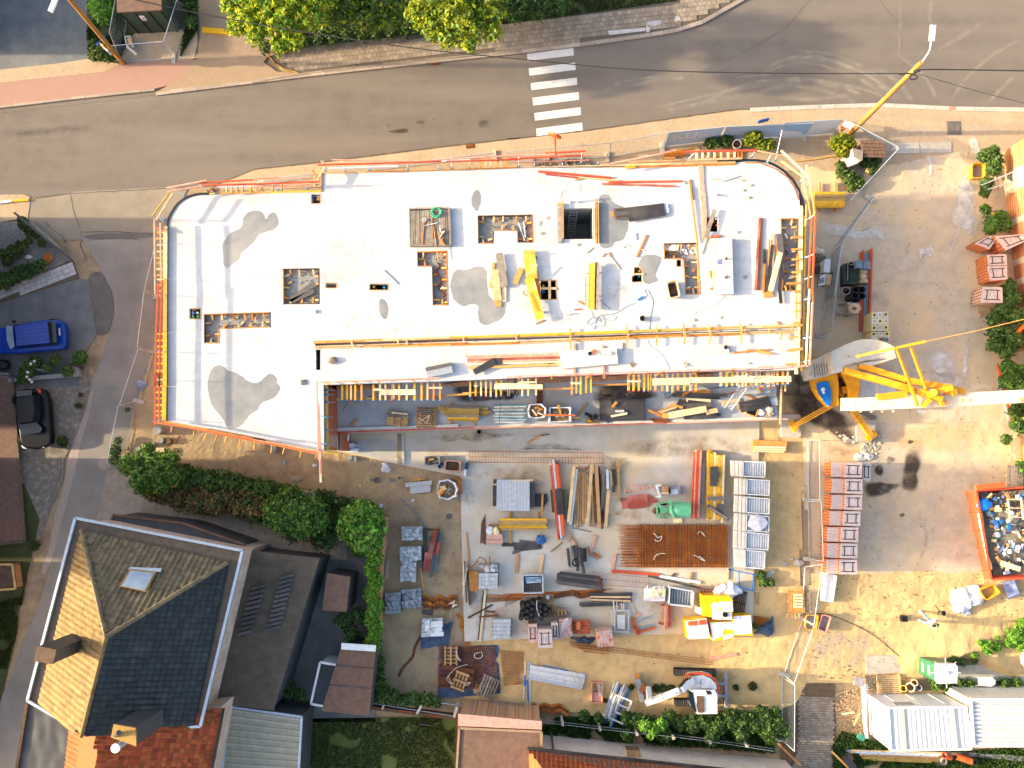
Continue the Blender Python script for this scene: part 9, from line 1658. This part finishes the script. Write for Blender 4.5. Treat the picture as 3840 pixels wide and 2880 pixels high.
for z,dy in((1.5,0),(.9,-20)):mb.tb(D3_(f'170,{1262 + dy} 470,{1300 + dy} 770,{1335 + dy} 1080,{1370 + dy} 1380,{1400 + dy} 1690,{1440 + dy} 1990,{1485 + dy} 2212,{1520 + dy}',z),.015,4)
SO('fence_wire','thin wires of the bottom fence running through the bushes','wire',mb,'wy')
st_('gravel_garden',sheet(B1_('-400,320 0,295 150,270 600,610 380,690 0,860 -400,960',.03),.03),'gravel_white');gwall('low slanting timber-topped wall by the side street','b1','260,290 440,450 600,608',.35,.12,'pe','wn','low_wall')
OB('beam',Bm(B1_('120,215',1.6)[0],B1_('600,612',.3)[0],.12,.1),'wq',bpy.data.objects['low_wall']);gp=root_struct('garden_path',W(100,1060,.03));gpp=B1_('-300,940 0,850 610,615 655,760 0,962 -300,1060',0);OB('bedding',sheet(gpp,.035,.03),'joint',gp)
a,b=B1_('0,850 610,615',0);pave(gp,gpp,.02,math.degrees(math.atan2((b-a).y,(b-a).x)),.38,.29,.02,'tile_white',.05,'path_tile',bond=0,seed=4)
SO('fire_bowl','rusty fire bowl tipped at the garden corner','fire bowl',La(B1_('403,595',.1)[0],[(.15,0),(.33,.12),(.3,.12),(.1,.05)],18),'rust');SO('stone','white garden stone beside the rusty fire bowl','stone',Bl(B1_('240,585',.08)[0],(.24,.16,.12),3,.3),'pf');pile('planter','concrete-edged planter bed below the blue car','planter','b1','380,1560',.02,['100,1610 680,1560 34','655,1570 645,1490 50','310,1515 410,1535 20 wn','-100,1560 100,1570 40 w6','590,1475 695,1505 14 wo'],'pe',.35,'edging')
SO('dark_bin','dark object at the left edge below the blue car','bin',Bl(B1_('20,1480',.4)[0],(.5,.35,.4),2,.2),'wk')
for lab,x0,x1,y0,y1,z in(('neighbour house beyond the left edge shading the side street',-1300,-60,815,1600,5.6),('tall building just beyond the left edge',-900,-70,1715,2085,18.5),('row house beyond the left edge, lower',-1300,-420,2100,2900,6.5),('building beyond the top left corner',-1300,-100,-500,205,5)):
 SO('added_shade_block',lab,'house',Pr([W(x,y,0)+UP(z)for x,y in((x0,y0),(x1,y0),(x1,y1),(x0,y1))],z),'pn')  # unseen blocks added outside the view to cast shade bands
def pl(name,label,t,base,lob,z,n,sz,m,trunk=None,m2=None,seed=0,cat=None,shell=.5,group=None):return plant(name,label,cat or name.split('_')[-1],WP(t,base,0)[0],lpx(t,lob,z),n,sz,m,trunk,seed,group,m2,shell)
TR=(.18,4.5)
pl('big_tree','yellow-green leafy tree at the top left, over the red path','a1','2250,100','1960,30,130 2080,160,150 1960,230,80 2180,60,170 2330,180,180 2130,300,95 2400,60,170 2420,330,110 2560,150,130 2320,380,80 2600,-60,200 2250,-120,250',5.5,17000,.11,'p4',TR,'pg',1,'tree')
pl('big_tree','yellow-green leafy tree in the middle, overhanging the pavement','a2','1700,60','1380,120,130 1500,240,120 1620,330,95 1780,360,80 1850,250,130 1990,270,85 1700,140,200 1950,100,150 1520,40,170 1800,-60,220 1600,-100,250',5.5,15000,.11,'p4',TR,'wx',2,'tree')
pl('shrub','darker green trees between the two yellow-green crowns','a2','900,60','680,130,140 820,60,160 950,180,120 1080,60,150 760,-40,200 1120,180,100 1000,-60,200 1200,80,120',3.5,12000,.1,'wx',(.15,3),'p4',3,'trees')
pl('hedge','dark green hedge right of the yellow-green trees','a2','2150,80','2120,60,110 2180,140,70 2260,30,130 2400,60,120 2540,30,110 2350,-60,160 2080,-40,150',1.6,9000,.08,'pa',None,'wx',4,'hedge')
pl('hedge','low weeds under the trees along the top pavement','a2','700,330','100,400,60 200,380,60 300,370,60 420,350,60 540,340,55 660,320,60 780,300,60 900,290,60 1020,280,60 1140,270,60 1260,260,60 1380,240,60 600,250,90 900,220,90 1200,190,90 350,280,90',.5,11000,.07,'pa',None,'grass',5,'ground cover')
st_('grass_bank',sheet(A2_('80,452 500,374 870,339 1400,294 2212,190',.05)+A3_('700,114 1100,60 1400,16 1500,-900',.05)+A2_('0,-900 0,430',.05),.05),'mf')
def turf(name,poly,n,h,m,seed=0,z=.02):
 g=np.random.default_rng(seed);xs=[p[0]for p in poly];ys=[p[1]for p in poly];pts=[]
 while len(pts)<n:
  x,y=g.uniform(min(xs),max(xs)),g.uniform(min(ys),max(ys))
  if inpoly(x,y,poly)and noise.noise(V((x*.8,y*.8,seed)))>-.25:pts.append((x,y,z))
 c=np.array(pts);d=g.normal(size=(n,3))*(.5,.5,.2)+(0,0,1);d/=np.linalg.norm(d,axis=1)[:,None];s=h*(.4+g.random(n))[:,None];a=np.cross(d,g.normal(size=(n,3)));a/=np.linalg.norm(a,axis=1)[:,None];w=s*.25
 return leafobj(name,np.stack([c-a*w,c+a*w,c+d*s+a*w*.3,c+d*s-a*w*.3],axis=1).reshape(-1,3),m,kind='stuff')
turf('grass',A3_('-100,210 700,110 1400,14 1450,-300 -100,-300'),12000,.16,'grass',1,.06);turf('grass',WP('d','655,1553 980,1549 985,1659 645,1659'),14000,.1,'grass',2,.03);turf('grass',D1_('-50,300 180,240 230,60 130,600 0,1000'),5000,.14,'grass',3);turf('grass',D4_('620,1480 700,1350 1000,1450 2212,1500 2212,1700 620,1700'),16000,.2,'pa',4);turf('grass',D3_('290,1240 1000,1220 1900,1300 2212,1400 2212,1530 1900,1500 900,1430 290,1370'),16000,.2,'pa',5);turf('grass',A1_('735,250 960,0 1000,200 1100,280 1000,500 760,500'),7000,.2,'grass',6,.06);turf('grass',A1_('1500,480 1640,250 1630,-50 1400,-50 1560,100'),3500,.16,'grass',7,.06)
pl('bush','round bright green bush behind the cabin fence','a1','830,90','830,40,110 850,130,80 900,-40,120 800,-60,100 920,80,60',1.6,7000,.06,'pg',None,None,8);pl('bush','shaggy olive bush beside the round blue sign','a1','830,430','800,380,60 850,440,70 900,470,50 780,470,40',.6,4000,.08,'grass',None,'wx',9);pl('bush','green bush right of the transformer cabin','a1','1580,150','1580,60,60 1590,180,50 1560,-50,80',1.,3000,.07,'pa',None,None,10)
pl('bush','large light green bush at the end of the left mesh fence','c1','1250,780','1080,760,90 1200,700,90 1240,620,50 1330,780,130 1200,860,120 1420,720,80 1450,840,90 1180,940,70 1340,900,90',2.,14000,.08,'wx',(.08,1.2),'pg',11)
pl('hedge','low green hedge running right from the large bush','c1','1800,900','1540,830,80 1640,860,75 1740,880,85 1780,920,60 1860,880,70 1960,900,75 2050,920,60 2140,960,60 2220,970,60 1560,900,60 2380,990,70',1.3,13000,.08,'wx',None,'pa',12,'hedge')
pl('hedge','brownish hedge of drooping shrubs below the green one','c1','1800,1050','1270,1010,60 1380,1000,90 1500,1040,100 1640,1060,110 1780,1080,110 1880,1030,90 2000,1110,100 2120,1130,110 2220,1100,100 2060,1020,80 1560,970,80 1720,980,80',1.1,18000,.09,'leaf_brown',None,'pa',13,'hedge',.3)
pl('small_tree','mid green spreading tree in the middle of the garden hedge','c2','350,1150','320,1010,80 200,1090,90 340,1120,130 460,1110,110 160,1190,80 260,1230,110 420,1250,110 550,1230,80 540,1100,60',2.2,15000,.085,'wx',(.1,1.6),'pg',14,'tree');pl('small_tree','round bright green broad-leaved tree at the garden wall corner','c2','890,1270','820,1180,90 920,1140,90 1000,1180,80 860,1280,130 980,1290,110 780,1290,80 940,1390,100 1000,1400,70 880,1380,80 980,1460,50',2.2,12000,.13,'pg',(.1,1.6),'wx',15,'tree')
pl('hedge','dark bushes filling the gaps around the garden trees','c2','620,1250','100,960,80 200,970,60 40,930,60 560,1010,50 640,1040,60 740,1070,55 820,1080,50 900,1110,50 620,1230,110 700,1190,80 560,1300,90 60,1060,80 40,1170,80 -40,1080,80',1.1,14000,.08,'pa',None,'wx',16,'hedge');pl('climber','bright ivy covering the top of the garden wall','d2','990,300',' '.join(f'{1000 + 18 * math.sin(k)},{-140 + k * 32},58' for k in range(26)),1.9,17000,.07,'ivy',None,'pg',17,'ivy',.4)
pl('bush','green bushes in the corner below the rusty strip','d2','1100,1050','1040,780,50 1040,870,45 1040,960,60 1060,1040,70 1150,1060,60 1250,1100,50 1330,1080,50 1450,1090,50 1520,1110,40 1380,1120,40',.8,9000,.08,'pa',None,'wx',18,'bushes');pl('hedge','dark green hedge along the bottom fence under the excavator','d3','1500,1300','1000,1240,50 1080,1260,60 1180,1290,60 1280,1290,60 1350,1240,60 1440,1280,60 1540,1290,70 1640,1270,70 1740,1300,80 1850,1260,80 1950,1260,80 2050,1280,80 2120,1220,70 2180,1330,80 1000,1380,50 1300,1380,60 1700,1400,60 1950,1380,60 2240,1280,60 2300,1350,60 640,1220,40 760,1240,40',.9,24000,.08,'pa',None,'wx',19,'hedge')
pl('shrub','yellow-leaved shrub in the bottom hedge','d3','1200,1310','1150,1310,50 1220,1340,55 1280,1300,50 1190,1390,30',1.3,3500,.07,'pg',None,None,20,'shrub');pl('shrub','yellow-green bush at the foot of the right lamp pole','a4','700,1200','690,1150,50 740,1180,60 650,1210,50 700,1250,60 640,1170,40 780,1200,40',.8,5000,.08,'p4',None,'grass',21,'bush');pl('shrub','weeds around the corrugated panel and the hutch','a4','740,1450','700,1430,50 760,1480,60 690,1370,35 840,1520,50 900,1350,45 960,1380,40 780,1560,40 950,1420,30 1000,1330,30',.35,5000,.08,'wx',None,'grass',22,'weeds');pl('shrub','glossy round bush behind the pale fence banner','a3','2060,1170','2050,1150,70 2110,1190,50 2000,1180,40 2180,1200,50',.9,4500,.08,'p4',None,'wx',23,'bush');pl('shrub','dark leafy bush left of the grey bucket','a3','1780,1175','1720,1180,50 1800,1160,50 1850,1170,40 1680,1190,40',.5,2500,.1,'pa',None,None,24,'bush')
for i,(lab,t,lob,z,n)in enumerate((('bush behind the yellow tub at the right wall','a4','1900,1290,60 1970,1330,60 1960,1250,40 1960,1400,60 1870,1300,40 1900,1520,50 1880,1600,40',.9,6000),('dark bush above the big orange brick packs','b4','2020,260,60 1960,300,70 2040,310,60 1930,350,50 1890,190,40 1900,20,40',.8,6000),('bushes below the lone brick pack','b4','2080,860,60 2120,920,60 2080,980,60 2100,800,40 2040,1030,70 1960,1100,60 2140,1080,70 1980,1200,70 2060,1200,60 2120,1280,80 1970,1310,60 2060,1370,60',.9,14000),('bushes along the right wall beside the jib','b4','2080,1500,60 2120,1580,70 2060,1620,60 2180,1540,60 2160,1640,60',.9,7000),('light green bush below the jib at the right edge','c4','2120,30,60 2180,100,60 2140,320,60 2200,280,50 2150,420,55 2200,450,50 2060,550,40',.9,8000),('dark bushes left of the skip pallet','c4','2220,800,60 2240,950,60 2180,760,30 2230,1080,50',.5,4000))):
 pl('bush',lab,t,lob.split()[0].rsplit(',',1)[0],lob,z,n,.09,'wx',None,'pg' if i%2 else 'pa',30+i,'bushes')
for i,(lab,t,lob,z,n,m)in enumerate((('weeds growing on the sand mound at the right','d4','2140,560,70 2180,640,50 2080,620,40 1980,650,40 1900,660,50 1850,620,25 1990,580,20 2200,470,50 1800,720,30',.5,5000,'pg'),('green strip of weeds along the concrete strip','d4','1480,960,50 1560,980,40 1680,950,35 1760,960,35 1480,880,20 2050,950,40 2150,950,40 1620,760,40 1700,780,30 1800,770,25',.3,4500,'wx'),('bush at the lower end of the white mesh fence','d4','60,1240,60 130,1300,60 60,1340,60 150,1200,40 100,1400,50 20,1200,50',.9,6000,'wx'),('dark low hedge in the left front garden','b1','-60,800,70 40,780,70 130,740,65 220,700,65 300,680,60 350,640,40',.5,9000,'pa'),('spiky green plants in the white gravel','b1','120,540,60 180,500,50 60,620,40 20,560,40 240,450,30 350,470,35',.4,4000,'grass'),('long grass along the slanting timber wall','b1','200,320,45 250,370,40 180,280,35 300,400,30',.4,2500,'grass'),('rose and weeds in the planter below the blue car','b1','220,1540,60 260,1470,50 300,1450,40 460,1440,45 560,1530,50 670,1420,60 400,1500,40 180,1600,40 640,1440,40',.5,6000,'wx'),('weeds at the foot of the left mesh fence','c1','960,640,45 980,560,30 950,720,40 1060,300,20',.4,2500,'wx'),('tufts of weeds on the verge beside the black car','c1','520,560,40 530,600,20 655,270,25 670,180,18 290,1430,40',.3,2000,'grass'),('small weeds below the terrace crates','d3','2110,60,40 2130,120,35 2190,120,30 2060,480,20',.3,2000,'wx'),('dark green bushes among the courtyard roofs','d','745,1340,20 760,1370,18 620,1490,20 650,1500,15 580,1420,12 775,1330,18 700,1160,30 640,1140,30 780,1180,25',1.2,9000,'pa'),('tufts of grass left of the excavator on the sand','d3','1240,1000,30 1300,1000,30 1370,1000,25 1030,990,20 2040,980,30 1900,990,20 820,1100,15',.15,2600,'grass'))):
 pl('weeds',lab,t,lob.split()[0].rsplit(',',1)[0],lob,z,n,.07,m,None,None,40+i,'weeds')
mb=MB()
for i,(x,y)in enumerate(((222,1578),(262,1620),(230,1540),(245,1600),(285,1448),(255,1470))):mb.blob(B1_([(x,y)],.9)[0],(.1,.1,.06),i,.4,sub=1)
SO('rose_blossoms','white rose blossoms over the planter below the blue car','flowers',mb,'white_flower')
